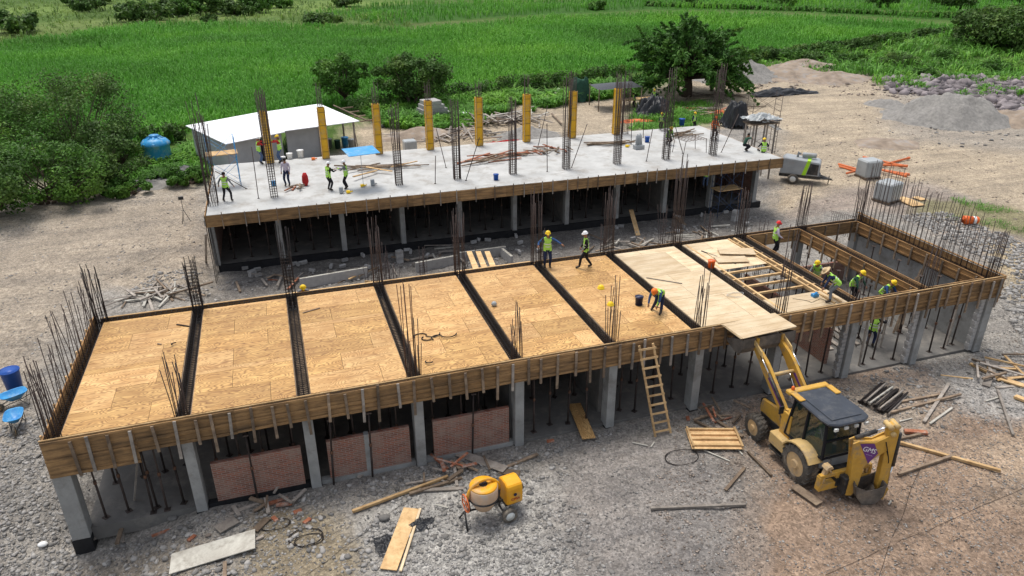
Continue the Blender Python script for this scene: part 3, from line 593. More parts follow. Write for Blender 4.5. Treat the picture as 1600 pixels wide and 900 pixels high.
far = [(25, 52, 4.6, 4.5, 'leaf_dark', 'dark round tree at the far left beside the dirt path'), (222, 34, 5.0, 5.5, 'leaf_dark', 'wide dark tree on the far field edge, first of the pair beside the path'), (262, 26, 4.0, 4.0, 'leaf_olive', 'olive tree right beside the wide dark one at the far field edge'),
 (296, 24, 4.8, 4.2, 'leaf_mid', 'mid green tree of the far pair above the corn'), (322, 22, 5.2, 4.6, 'leaf_dark', 'darker tree of the far pair above the corn'), (363, 24, 3.6, 3.0, 'leaf_olive', 'small lone round tree right of the far pair'), (404, 20, 5.6, 4.6, 'leaf_mid', 'light green round tree on the far scrub land'), (388, 24, 2.2, 2.2, 'leaf_dark', 'low dark bush beside the light green far tree'),
 (140, 18, 3.8, 4.0, 'leaf_dark', 'dark bush on the far left slope'), (120, 8, 3.5, 4.0, 'leaf_dark', 'dark bush high on the far left slope'), (150, 6, 4.2, 5.0, 'leaf_olive', 'olive bush at the top left near the frame edge'), (300, 3, 4, 5, 'leaf_dark', 'dark tree at the top edge above the far pair'), (330, 36, 2.0, 1.8, 'leaf_olive', 'small bush at the edge of the corn below the far pair'), (440, 12, 2.6, 3.6, 'leaf_mid', 'low green bush on the far field line'),
 (540, 10, 4.5, 5, 'leaf_dark', 'dark tree on the far field line at the top'), (500, 36, 1.8, 4.5, 'leaf_dark', 'long low bush at the far corn edge'), (933, 15, 2.2, 2.8, 'leaf_mid', 'small bush on the far field line near the middle'), (1078, 9, 2.4, 2.4, 'leaf_dark', 'small dark bush on the far field line behind the big tree'), (1225, 11, 2.6, 3.0, 'leaf_mid', 'small mid green bush on the far field line'), (1215, 3, 3, 5, 'leaf_dark', 'dark low tree at the top edge of the fields'),
 (1380, 11, 4.6, 4.6, 'leaf_dark', 'round dark tree standing alone in the far corn'), (1492, 14, 5.2, 5.2, 'leaf_dark', 'larger round dark tree at the far right of the fields'), (1596, 8, 4, 4, 'leaf_dark', 'dark tree in the top right corner')]
for i, (px, py, H, Rc, mat, lab) in enumerate(far):
    tree('field_tree', g(px, py), H, Rc, .2, 26, 110, .5, mat, lab, 80+i, 'tree', zlo=.1, group='trees and bushes on the far fields', clr=.34)
for i, (px, py, H, Rc, mat, lab) in enumerate([(1540, 74, 7.0, 6.0, 'leaf_olive', 'tall olive tree at the right edge above the scrub'), (1585, 80, 6.0, 6.5, 'leaf_dark', 'dark tree at the right edge in front of the olive one'), (1560, 60, 5.5, 5.0, 'leaf_mid', 'green tree behind the two at the right edge')]):
    tree('scrub_tree', g(px, py), H, Rc, .25, 44, 150, .34, mat, lab, 120+i, 'tree', zlo=.12, group='trees at the right edge', clr=.3, stems=3)
# scrub bushes at right
for i, (px, py, H, Rc, mat) in enumerate([(1392, 68, 2.0, 2.4, 'leaf_mid'), (1290, 84, 1.8, 2.6, 'leaf_mid'), (1350, 80, 1.9, 2.6, 'leaf_dark'), (1240, 96, 1.7, 2.2, 'leaf_mid'), (1405, 104, 1.8, 3.2, 'leaf_olive'), (1330, 98, 1.5, 2.6, 'leaf_mid'), (1480, 92, 1.4, 2.4, 'leaf_mid'), (1445, 120, 1.1, 1.8, 'leaf_mid'), (1270, 98, 1.5, 2.2, 'leaf_dark'), (1200, 90, 1.5, 2.2, 'leaf_dark'), (1560, 112, 1.5, 2.6, 'leaf_mid')]):
    tree('scrub_bush', g(px, py), H, Rc, .08, 20, 110, .2, mat, [
     'bush at the far corner where hedge meets scrub', 'mid green bush against the right hedge line', 'dark bush on the right scrub against the hedge', 'green bush above the farthest dirt mound', 'brownish round bush in the middle of the right scrub',
     'leafy bush in front of the dark one on the scrub', 'bush below the right edge trees', 'small bush just above the quarried rocks', 'dark bush right above the dirt mounds', 'dark bush right above the pale gravel heap', 'bush on the scrub at the right picture edge'][i], 150+i, 'bush', zlo=.02, group='bushes on the right scrub', clr=.34)
def hedge(pts, w, h, per, mat, label, seed, size=.2):
    root = empty('hedge', g(*pts[0]), 0, label, 'hedge'); o = root.location.copy(); cs = []; rs = []; mb = MB(); r = np.random.default_rng(seed)
    P = [g(*p) for p in pts]
    for a, b_ in zip(P, P[1:]):
        n = max(2, int((b_-a).length/.55))
        for i in range(n):
            q = a.lerp(b_, i/n)-o; k = 1+.25*float(fbm(q.x*.2, q.y*.2, seed))
            for j in range(2): cs.append([q.x+r.normal()*w*.25, q.y+r.normal()*w*.25, h*k*(.3+.45*j)]); rs.append(h*.36)
            if i % 3 == 0: mb.tube([(q.x, q.y, -.1), (q.x+r.normal()*.1, q.y, h*.7)], [.05, .02], 4)
    V, F = leafcloud(cs, rs, per, size, seed, 1.0); np_mesh('foliage', V, F, MAT[mat], root); mb.build('stem', MAT['bark'], root)
hedge([(560, 176), (640, 166), (700, 158), (780, 150), (860, 136), (985, 122)], 1.6, 2.0, 60, 'leaf_dark', 'long dark clipped hedge between corn and yard, left of the big tree', 301)
hedge([(1130, 106), (1200, 96), (1260, 84), (1330, 76), (1480, 52)], 1.6, 1.7, 60, 'leaf_dark', 'long hedge between corn and scrub, right of the big tree', 302, .26)
hedge([(205, 232), (262, 222), (300, 218)], 1.6, 1.6, 70, 'leaf_dark', 'short dark hedge between the blue tank and the shed', 303)
hedge([(1010, 9), (1120, 13), (1250, 17), (1400, 24), (1540, 30)], 2.0, 1.3, 16, 'leaf_mid', 'thin far hedge line crossing the corn fields', 304, .5)
# ================= FRONT BUILDING (deck being formed) =================
S = 3.7; HD = 3.505; BW = .459; Y1 = .464; Y2 = 8.31; rnd = random.Random(3)
FB = empty('unfinished_building', (0, 0, 0), 0, 'front unfinished concrete building with plywood deck, timber formwork and rebar standing out of it', 'building')
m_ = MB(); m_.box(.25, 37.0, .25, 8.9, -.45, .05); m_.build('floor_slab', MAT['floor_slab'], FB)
for i in range(11):
    for j, (ya, yb) in enumerate(((0, .5), (8.25, 8.7))):
        m_ = MB(); hw = .17 if i not in (0, 10) else .2; x = i*S+(.08 if i == 0 else 0); hw = .26 if i == 0 else hw; zf = -.12 if i == 0 and j == 0 else -.02
        m_.box(x-hw, x+hw, ya, yb, zf if j == 0 else .05, 2.95); c = m_.build('column', MAT['concrete'], FB, bevel=.012)
        if j == 0:
            m_ = MB(); m_.box(x-hw-.02, x+hw+.02, ya-.02, yb+.02, -1.1 if i == 0 else -.75, zf-.002); m_.build('footing', MAT['black_base'], FB)
# brick infill walls
def bwall(x0, x1, y0, y1, z0, z1, P=FB):
    m_ = MB(); m_.box(x0, x1, y0, y1, z0, z1); return m_.build('brick_wall', MAT['brick'], P)
for a, b_ in ((1, 2), (2, 3), (3, 4)):
    xm = (a+.5)*S
    if a == 2:
        bwall(a*S+.5, xm-.08, .2, .34, .12, 1.66); bwall(xm+.08, b_*S-.35, .2, .34, .12, 1.66)
        m_ = MB(); m_.box(xm-.08, xm+.08, .17, .37, .0, 1.68); m_.build('tie_column', MAT['concrete'], FB)
    else: bwall(a*S+.5, b_*S-.35, .2, .34, .12, 1.66)
    m_ = MB(); m_.box(a*S+.19, b_*S-.19, .16, .40, -.45, .118); m_.build('footing', MAT['black_base' if a == 1 else 'concrete'], FB)
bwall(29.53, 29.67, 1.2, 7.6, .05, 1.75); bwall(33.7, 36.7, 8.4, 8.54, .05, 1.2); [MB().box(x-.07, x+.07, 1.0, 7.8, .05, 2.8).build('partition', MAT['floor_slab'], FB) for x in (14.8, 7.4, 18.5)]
for a in (0, 1, 2, 3, 4, 5): bwall(a*S+.22, (a+1)*S-.22, 8.45, 8.6, .05, 2.7)
m_ = MB(); m_.box(36.95, 37.1, .52, 8.2, .05, 2.75); m_.build('end_wall', MAT['concrete'], FB)
for x in (29.6, 33.3, 37.0):   # pillars of toothed masonry beside right columns
    m_ = MB()
    for k in range(14): m_.box(x-.42-(.05 if k % 2 else 0), x-.22, .1, .3, .06+k*.19, .06+k*.19+.17)
    m_.build('toothed_masonry', MAT['block'], FB)
# plywood decks made of sheets
nsh = 0
def sheets(x0, x1, y0, y1, mat='ply', z=HD, wd=1.22):
    global nsh
    y = y0; k = 0
    while y < y1-.05:
        ye = min(y+wd, y1); off = (0, 1.22)[k % 2]; x = x0
        if k == STRIP and mat != 'ply_pale': ye = min(y+.32, y1)
        cuts = [x0]; c = x0+(2.44 if off == 0 else 1.22)
        if ye-y < .5: c = x1
        while c < x1-.1: cuts.append(c); c += 2.44
        cuts.append(x1)
        for a, b_ in zip(cuts, cuts[1:]):
            m_ = MB(); m_.box(a+.006, b_-.006, y+.006, ye-.006, z-.018, z+rnd.uniform(0, .003)); o = m_.build('plywood_sheet', MAT[('ply' if mat == 'ply_brown' and rnd.random() < .3 else 'ply_brown' if mat == 'ply' and rnd.random() < .22 else mat)], FB); nsh += 1
        y = ye; k += 1
STRIP = 9
for i in range(0, 6):
    STRIP = {0: 3, 1: 2, 2: 4}.get(i, 9); sheets(i*S+BW/2, (i+1)*S-BW/2, Y1, Y2, 'ply_brown' if i < 2 else 'ply')
sheets(6*S+BW/2, 7*S-BW/2, Y1, Y2, 'ply_pale', wd=2.44)
sheets(7*S+BW/2, 8*S-BW/2-.55, 5.0, Y2, 'ply_pale', wd=2.44); sheets(7*S+BW/2, 8*S-BW/2, Y1, 1.75, 'ply_pale', wd=2.44)
# joists and bearers under the deck
jn = 0
for i in range(8):
    y = Y1+.5
    while y < Y2-.2:
        m_ = MB(); m_.bar((i*S+BW/2+.03, y, HD-.07), ((i+1)*S-BW/2-.03, y, HD-.07), .09, .10); m_.build('joist', MAT['new_wood' if i == 7 else 'old_wood'], FB)
        y += 1.05 if i < 7 else .75
for dx in (.30, .62):
    m_ = MB(); m_.bar((8*S-BW/2-dx, Y1+.05, HD-.02), (8*S-BW/2-dx, Y2-.05, HD-.02), .10, .14); m_.build('bearer', MAT['new_wood'], FB)
m_ = MB(); m_.bar((7*S+BW/2+.2, Y1+.05, HD-.05), (7*S+BW/2+.2, Y2-.05, HD-.05), .10, .12); m_.build('bearer', MAT['new_wood'], FB)
# beam troughs: bottom board + cages
def beam_x(i):      # beam running along y at column line i
    x = i*S
    m_ = MB(); m_.box(x-BW/2+.02, x+BW/2-.02, Y1-.3, Y2+.35, 2.88, 2.92); m_.build('beam_soffit', MAT['old_wood'], FB)
    if i <= 8:
        m_ = MB()
        for sgn in (-1, 1):
            if (i == 0 and sgn < 0): continue
            m_ = MB(); m_.box(x+sgn*(BW/2-.012)-.012, x+sgn*(BW/2-.012)+.012, Y1+.002, Y2-.002, 2.925, HD-.022); m_.build('beam_side', MAT['old_wood'], FB)
    m_ = MB(); w_ = BW/2-.07
    for sx in (-w_, 0, w_):
        for z in (2.98, 3.46): m_.tube([(x+sx, Y1-.4, z), (x+sx, Y2+.4, z)], .013, 4)
    for sx in (-w_, w_): m_.tube([(x+sx, Y1-.4, 3.22), (x+sx, Y2+.4, 3.22)], .01, 4)
    y = Y1-.3
    while y < Y2+.35:
        for a, b_ in (((-w_, 2.98), (-w_, 3.48)), ((-w_, 3.48), (w_, 3.48)), ((w_, 3.48), (w_, 2.98)), ((w_, 2.98), (-w_, 2.98))):
            m_.bar((x+a[0], y, a[1]), (x+b_[0], y, b_[1]), .013, .013, (0, 1, 0))
        y += .13
    m_.build('beam_cage', MAT['rebar_dark'], FB)
for i in range(11): beam_x(i)
def beam_y(y0, y1, name='beam_cage'):    # perimeter beams along x
    m_ = MB(); ym = (y0+y1)/2; w_ = (y1-y0)/2-.05
    for sy in (-w_, w_):
        for z in (2.98, 3.5): m_.tube([(.05, ym+sy, z), (36.95, ym+sy, z)], .013, 4)
    x = .1
    while x < 36.9:
        for a, b_ in (((-w_, 2.98), (-w_, 3.5)), ((-w_, 3.52), (w_, 3.52)), ((w_, 3.5), (w_, 2.98))):
            m_.bar((x, ym+a[0], a[1]), (x, ym+b_[0], b_[1]), .014, .014, (1, 0, 0))
        x += .2
    m_.build(name, MAT['rebar_dark'], FB)
    m_ = MB()
    for i in range(10): m_.box(i*S+BW/2, (i+1)*S-BW/2, y0+.02, y1-.02, 2.86, 2.9)
    m_.build('beam_soffit', MAT['old_wood'], FB)
beam_y(0.0, Y1-.03); beam_y(Y2+.03, 8.66)
for i in range(8):
    for ya, yb in ((Y1-.025, Y1-.002), (Y2+.002, Y2+.025)): m_ = MB(); m_.box(i*S+BW/2, (i+1)*S-BW/2, ya, yb, 2.91, HD-.02); m_.build('beam_side', MAT['old_wood'], FB)
# front fascia boards, each about a bay long, three planks high
def fascia(x0, x1, y, zt, zb, mat='form_wood', P=FB, th=.03):
    m_ = MB(); n = max(2, round((zt-zb)/.3)); h = (zt-zb)/n
    for k in range(n): o_ = rnd.uniform(-.006, .006); m_.box(x0+.003, x1-.003, y-th/2+o_, y+th/2+o_, zb+k*h+.005, zb+(k+1)*h-.003)
    for zz in (zb+.10, (zb+zt)/2-.02, zt-.06): m_.box(x0+.003, x1-.003, y-th/2-.055, y-th/2-.008, zz-.04, zz+.04)
    m_.build('form_board', MAT[mat], P)
xs = [-.15, 2.35]+[2.35+k*2.9 for k in range(1, 12)]; xs = [x for x in xs if x < 36]+[37.3]
for k, (a, b_) in enumerate(zip(xs, xs[1:])):
    top = 3.74+rnd.uniform(-.03, .03); fascia(a, b_, -.075, top, 2.42 if k == 0 else 2.84+rnd.uniform(-.06, .02))
m_ = MB(); m_.box(-.17, 37.32, -.09, -.04, 3.775, 3.805); m_.build('form_rail', MAT['new_wood'], FB)
def batten(p0, p1, w_=.07, d=.05, mat='old_wood', P=FB, up=(1, 0, 0)):
    m_ = MB(); m_.bar(p0, p1, d, w_, up); m_.build('batten', MAT[mat], P)
x = .55; nb = 0
while x < 37.3:
    zb = rnd.choice([2.45, 2.6, 2.7, 2.75, 2.35]) if x > 2.3 else rnd.uniform(2.40, 2.55); xx = x+rnd.uniform(-.1, .1); tl = rnd.uniform(-.05, .05)
    batten((xx, -.175, rnd.uniform(3.66, 3.8)), (xx+tl, -.175, zb), .09, .05, rnd.choice(['old_wood', 'old_wood', 'grey_wood', 'old_wood'])); nb += 1; x += .58
# left end: end boards, right end, back boards
m_ = MB()
for k in range(4): m_.box(-.17, -.13, -.06, 8.7, 2.45+k*.31, 2.75+k*.31)
m_.build('form_board', MAT['form_wood_r'], FB)
for k in range(10): batten((-.2, .3+k*.88, 3.75), (-.2, .3+k*.88, 2.4), .08, .05, 'new_wood', up=(0, 1, 0)); nb += 1
m_ = MB()
for k in range(4): m_.box(37.27, 37.31, -.06, 8.85, 2.48+k*.31, 2.78+k*.31)
m_.box(37.25, 37.36, -.1, 8.9, 3.76, 3.8); m_.build('form_board', MAT['form_wood_r'], FB)
for i in range(10):     # boards along the back edge
    m_ = MB(); y = 8.74
    m_.box(i*S+.02, (i+1)*S-.02, y-.015, y+.015, 2.9, 3.5); m_.box(i*S+.02, (i+1)*S-.02, y+.02, y+.3, 3.28, 3.32)
    if i < 5: m2 = MB(); m2.box(i*S+.03, (i+1)*S-.03, 9.1, 9.32, 3.18, 3.28); m2.build('ledger', MAT['new_wood'], FB)
    m_.build('form_board', MAT['form_wood'], FB)
# open wells: inner form boards with studs
def inner_wall(x, side, y0, y1, n):
    m_ = MB(); t = .012
    for k in range(2): m_.box(x-t, x+t, y0, y1, 2.9+k*.31, 3.195+k*.31)
    m_.box(x-.05*(side < 0), x+.05*(side > 0), y0, y1, 3.525, 3.56)
    for z in (3.0, 3.3): m_.box(min(x+side*t, x+side*.06), max(x+side*t, x+side*.06), y0, y1, z-.03, z+.03)
    m_.build('form_board', MAT['form_wood_r'], FB)
    for k in range(n):
        yy = y0+.3+k*(y1-y0-.5)/(n-1); m_ = MB(); m_.bar((x+side*.09, yy, 3.5), (x+side*.09, yy, rnd.uniform(2.3, 2.6)), .05, .09, (0, 1, 0)); m_.build('form_stud', MAT['old_wood'], FB)
inner_wall(8*S+BW/2+.01, 1, Y1, Y2, 9); inner_wall(9*S-BW/2-.01, -1, Y1, Y2, 9); inner_wall(9*S+BW/2+.01, 1, Y1, Y2, 9); inner_wall(10*S-BW/2-.01, -1, Y1, Y2, 9)
for i in (8, 9):
    for y, sd in ((Y2-.005, -1), (Y1+.005, 1)):
        x0, x1 = i*S+BW/2+.04, (i+1)*S-BW/2-.04; m_ = MB()
        for k in range(2): m_.box(x0, x1, y-.012, y+.012, 2.9+k*.31, 3.195+k*.31)
        m_.box(x0, x1, y-.04, y+.02, 3.525, 3.56); m_.build('form_board', MAT['form_wood'], FB)
        for k in range(4): m_ = MB(); m_.bar((x0+.3+k*.85, y+sd*.05, 3.5), (x0+.3+k*.85, y+sd*.05, 2.5), .09, .05, (1, 0, 0)); m_.build('form_stud', MAT['old_wood'], FB)
# column rebar cages through the deck
def cage(P, x, y, z0, z1, w_, d_, nx_, ny_, r=.016, mat='rebar', st=.0, lean=.04, name='column_rebar', seed=0, vary=.25, z1s=None):
    rr = random.Random(seed*7+int(x*10)+int(y*3)); m_ = MB(); pts = []
    for a in range(nx_):
        for b_ in range(ny_):
            if 0 < a < nx_-1 and 0 < b_ < ny_-1: continue
            pts.append((x-w_/2+w_*a/(nx_-1), y-d_/2+d_*b_/(ny_-1)))
    for (px_, py_) in pts:
        h = z1-rr.random()*vary*(z1-z0); lx, ly = rr.gauss(0, lean), rr.gauss(0, lean)
        zm = (z0+h)/2; m_.tube([(px_, py_, z0), (px_+lx*.3, py_+ly*.3, zm), (px_+lx, py_+ly, h)], r, 5)
    if st:
        z = z0+.1; zt = z0+(z1s if z1s else (z1-z0)*.75)
        while z < zt:
            a, b_ = w_/2+.015, d_/2+.015
            c = [(x-a, y-b_, z), (x+a, y-b_, z), (x+a, y+b_, z), (x-a, y+b_, z)]
            for q in range(4): m_.bar(c[q], c[(q+1) % 4], .014, .014)
            z += st
    return m_.build(name, MAT[mat], P)
# front row (height above deck read from the photograph)
for i, h in {0: 2.9, 1: 2.5, 3: 2.4, 4: 2.4, 5: 3.1, 6: 3.3, 7: 3.9, 8: 1.3, 9: 2.4, 10: 2.6}.items():
    cage(FB, i*S+(.12 if i == 0 else 0), .3, 2.95, HD+h, .34, .30, 4, 3, .015, 'rebar', .22, .06, seed=1, z1s=.6, vary=.45)
cage(FB, 2*S, .3, 2.95, HD+.12, .34, .3, 4, 3, .015, 'rebar', .16, .01, seed=1)
cage(FB, 3*S-.12, .3, 2.95, HD+3.7, .3, .05, 3, 2, .014, 'rebar_rust', 0, .05, seed=5, vary=.05)
# rear row
for i, h in {0: 2.5, 1: 2.3, 2: 3.3, 3: 3.2, 4: 3.4, 5: 3.9, 6: 3.5, 7: 4.8, 8: 2.6, 9: 2.6, 10: 2.5}.items():
    cage(FB, i*S+(.12 if i == 0 else 0), 8.5, 2.95, HD+h, .38, .36, 4, 4, .015, 'rebar' if i > 2 else 'rebar_dark', .14 if i in (1, 2, 3) else .3, .07, seed=2, z1s=(2.6 if i in (1, 2) else .9))
# starter bars along both ends
m_ = MB(); rr = random.Random(8)
def starters(P, axis_pts, name, mat='rebar', lean=.25, r=.011):
    for (x, y, z0, z1) in axis_pts:
        m_ = MB(); lx, ly = rr.gauss(0, lean*.5)-.0, rr.gauss(0, lean*.5)
        m_.tube([(x, y, z0), (x+lx*.35, y+ly*.35, (z0+z1)/2), (x+lx, y+ly, z1)], r, 5); m_.build(name, MAT[mat], P)
starters(FB, [(-.06+rr.uniform(-.04, .04)+(.1 if k % 2 else 0), .5+k*.265, 2.95, 5.2+rr.uniform(0, 1.1)*(1 if k < 20 else .6)) for k in range(33)], 'starter_bar', 'rebar', .35, .014)
starters(FB, [(37.02+(.12 if k % 2 else -.1)+rr.uniform(-.04, .04), .5+k*.138, 2.95, 5.4+rr.uniform(0, .8)+1.0*k/58) for k in range(58)], 'starter_bar', 'rebar', .14, .0135)

# shoring posts stand free under the deck
pp = MB(); pp.tube([(0, 0, 0), (0, 0, 1.45)], .038, 7); pp.tube([(0, 0, 1.45), (0, 0, 2.78)], .029, 7); pp.box(-.1, .1, -.1, .1, -.0, .012); pp.box(-.09, .09, -.09, .09, 2.78, 2.795)
post0 = empty('shoring_post', (0, 0, .05)); pb = pp.build('pole', MAT['post'], post0); pc = MB().lathe([(.05, 1.4), (.055, 1.43), (.055, 1.5), (.04, 1.53)], n=8).build('collar', MAT['rebar_rust'], post0); first = True
for i in range(10):
    for yy in (.75, 2.6, 4.6, 6.6):
        for dx in ((.75, 1.85, 2.95) if yy > 3 else (.7, 1.5, 2.3, 3.1)):
            if i in (8, 9) and yy > 1 and dx == 1.85: continue
            if yy > 3 and i < 4: continue
            x = i*S+dx+rnd.uniform(-.15, .15); y = yy+rnd.uniform(-.2, .2)
            if i in (1, 2, 3) and yy < 1: y = .6
            o = post0 if first else copy_tree(post0); first = False; o.location = (x, y, .051); o.rotation_euler = (rnd.uniform(-.02, .02), rnd.uniform(-.02, .02), rnd.random()*3)
            row = 'in the front row' if yy < 1 else 'behind the front row'
            tag(o, f'dark shoring post {row}, {ORD(i)} bay from the left', 'shoring post', 'shoring posts under the front deck')
# front-most thin posts outside the walls (bays with brick)
for k, (px, py) in enumerate([(403, 788), (262, 800), (240, 806), (580, 735), (735, 705), (520, 748)]):
    p = g(px, py); p.y = -.02 if k not in (1, 2) else .4; p.x = at(px, py, 0).x
    o = copy_tree(post0); o.location = (p.x, -.0+(p.y if k in (1, 2) else 0), -.12 if k not in (1, 2) else .051); o.rotation_euler = (0, .01*k, 0)
    o['label'] = ['dark prop standing in front of the leftmost brick wall', 'dark prop nearest the first column in the leftmost open bay', 'dark prop second from the first column in the leftmost open bay', 'dark prop in front of the middle brick wall', 'dark prop in front of the right brick wall', 'dark prop at the left end of the middle brick wall'][k]
# raking timber props in the right bays
for k, (x0, x1, y0) in enumerate([(34.6, 35.4, 2.5), (34.9, 35.8, 2.6), (35.6, 36.4, 3.2), (33.0, 33.2, 1.6), (36.1, 36.3, .8), (30.9, 31.0, .6), (1.5, 2.2, 1.2)]):
    m_ = MB(); m_.bar((x0, y0, .07), (x1, y0+.2, 2.82), .09, .05); m_.thing('raking_timber', MAT['grey_wood' if k > 2 else 'old_wood'], ['left of three raking timbers leaning in the last right bay', 'middle raking timber leaning in the last right bay', 'right raking timber leaning in the last right bay', 'upright plank beside the second last column', 'timber stud leaning by the last corner column', 'weathered plank upright in the third bay from the right', 'timber brace leaning in the leftmost bay'][k], 'timber')

# ================= REAR BUILDING =================
RX0 = 7.16; ZR = 3.655
RB = empty('unfinished_building', (22, 25, 0), 0, 'rear unfinished building with a bare pale concrete slab on top and dark open ground floor', 'building')
RBo = Vector((22, 25, 0)); _b = MB.build
def rb(mb, name, mat, **k):
    mb.v = [tuple(Vector(v)-RBo) for v in mb.v]; return mb.build(name, MAT[mat], RB, **k)
# slab with slightly uneven top
nx_, ny_ = 90, 30; X, Yy = np.meshgrid(np.linspace(3.5, 40.85, nx_), np.linspace(20.15, 30.9, ny_)); Z = ZR+.012*fbm(X*.8, Yy*.8, 4)
V = np.stack([X.ravel()-22, Yy.ravel()-25, Z.ravel()], 1); I = np.arange(nx_*ny_).reshape(ny_, nx_)
F = np.stack([I[:-1, :-1], I[:-1, 1:], I[1:, 1:], I[1:, :-1]], -1).reshape(-1, 4); np_mesh('slab_top', V, F, MAT['slab'], RB, True)
m_ = MB(); m_.box(3.5, 40.85, 20.15, 30.9, 3.35, 3.635); rb(m_, 'slab', 'concrete')
m_ = MB()
for i in range(-1, 10): m_.box(RX0+i*S-.15, RX0+i*S+.15, 20.3, 30.8, 3.0, 3.345)
rb(m_, 'beam', 'concrete')
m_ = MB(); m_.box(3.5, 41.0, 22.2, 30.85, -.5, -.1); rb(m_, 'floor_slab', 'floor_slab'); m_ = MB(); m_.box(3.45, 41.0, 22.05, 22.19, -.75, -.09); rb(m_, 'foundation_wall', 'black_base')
for i in range(-1, 10):
    for y in (22.25, 30.4):
        m_ = MB(); x = RX0+i*S; m_.box(x-.15, x+.15, y-.2, y+.2, -.1, 3.0 if i < 9 else 3.3); rb(m_, 'column', 'concrete', bevel=.01)
m_ = MB(); m_.box(3.6, 40.8, 30.5, 30.65, -.1, 3.3); rb(m_, 'brick_wall', 'brick'); m_ = MB(); m_.box(40.4, 40.54, 22.5, 30.2, -.1, 3.2); rb(m_, 'brick_wall', 'brick')  # back wall is unseen, added to make the ground floor dark
m_ = MB(); m_.box(3.42, 3.56, 22.5, 30.2, -.1, 3.3); rb(m_, 'brick_wall', 'brick')
m_ = MB(); m_.box(40.2, 41.1, 22.1, 22.3, -.7, -.105); m_.box(40.4, 41.1, 22.3, 30, -.7, -.5); rb(m_, 'footing', 'black_base')
for i in (2, 5, 7): m_ = MB(); m_.box(RX0+i*S-.07, RX0+i*S+.07, 22.6, 30.2, -.1, 3.0); rb(m_, 'partition', 'floor_slab')  # partitions coloured dark to stand in for the indoor shade
xs = np.linspace(3.4, 40.95, 14)
for a, b_ in zip(xs, xs[1:]):
    m_ = MB(); h = .335
    for k in range(2): m_.box(a+.004, b_-.004, 20.1, 20.135, 2.98+k*h, 2.98+(k+1)*h-.012)
    m_.box(a+.004, b_-.004, 20.07, 20.098, 3.28, 3.33); m_.box(a+.004, b_-.004, 20.07, 20.098, 2.99, 3.04); rb(m_, 'form_board', 'form_wood')
m_ = MB()
for k in range(2): m_.box(40.9, 40.94, 20.1, 30.9, 2.98+k*.335, 3.30+k*.335)
rb(m_, 'form_board', 'form_wood_r'); m_ = MB()
for k in range(2): m_.box(3.4, 3.44, 20.1, 30.9, 2.98+k*.335, 3.30+k*.335)
rb(m_, 'form_board', 'form_wood_r')
x = 4.3
while x < 40.9: m_ = MB(); m_.bar((x, 20.04, 3.78+rnd.uniform(-.06, .06)), (x, 20.04, 2.85), .045, .05, (1, 0, 0)); rb(m_, 'batten', rnd.choice(['old_wood', 'grey_wood'])); x += rnd.choice([.9, 1.0, .7, 1.2])
def rcage(*a, **k):
    o = cage(RB, *a, **k); o.data.transform(Matrix.Translation(-RBo)); return o
for i, h in {0: 6.3, 2: 5.0, 3: 5.1, 4: 5.1, 5: 6.3, 6: 5.9, 7: 6.2, 8: 6.3}.items():
    if h and i != 1: rcage(RX0+i*S, 22.46, ZR, ZR+h, .38, .42, 4, 4, .019, 'rebar', .15, .07, seed=11, vary=.1, z1s=(h*.9 if i == 0 else 2.6))
rcage(3.8, 22.2, ZR-.3, ZR+6.3, .5, .9, 5, 6, .018, 'rebar', .4, .14, seed=12, vary=.3)
for k in range(7): starters(RB, [(3.35+.03*k-22, 20.4+k*.4-25, -.6, 3.6)], 'starter_bar', 'rebar_dark', .1, .02)
for i in range(8): rcage(RX0+i*S, 30.4, ZR, ZR+5.2-.05*i, .3, .26, 3, 3, .016, 'rebar', .3, .05, seed=13, vary=.12)
for i, h in ((7.3, 5.0), (8.2, 3.2)): rcage(RX0+i*S-.4, 30.2, ZR, ZR+h, .4, .5, 4, 4, .014, 'rebar', .3, .06, seed=14)
# rear soffit props
o0 = copy_tree(post0); k = 0
for i in range(-1, 9):
    for yy in (22.9, 24.6, 26.6):
        for dx in (.8, 1.9, 3.0):
            o = o0 if k == 0 else copy_tree(post0); k += 1; o.location = (RX0+i*S+dx+rnd.uniform(-.15, .15), yy, -.1); o.scale = (1, 1, 1.1)
            tag(o, f'dark shoring post under the rear slab, {ORD(i+1)} bay from the left', 'shoring post', 'shoring posts under the rear slab')
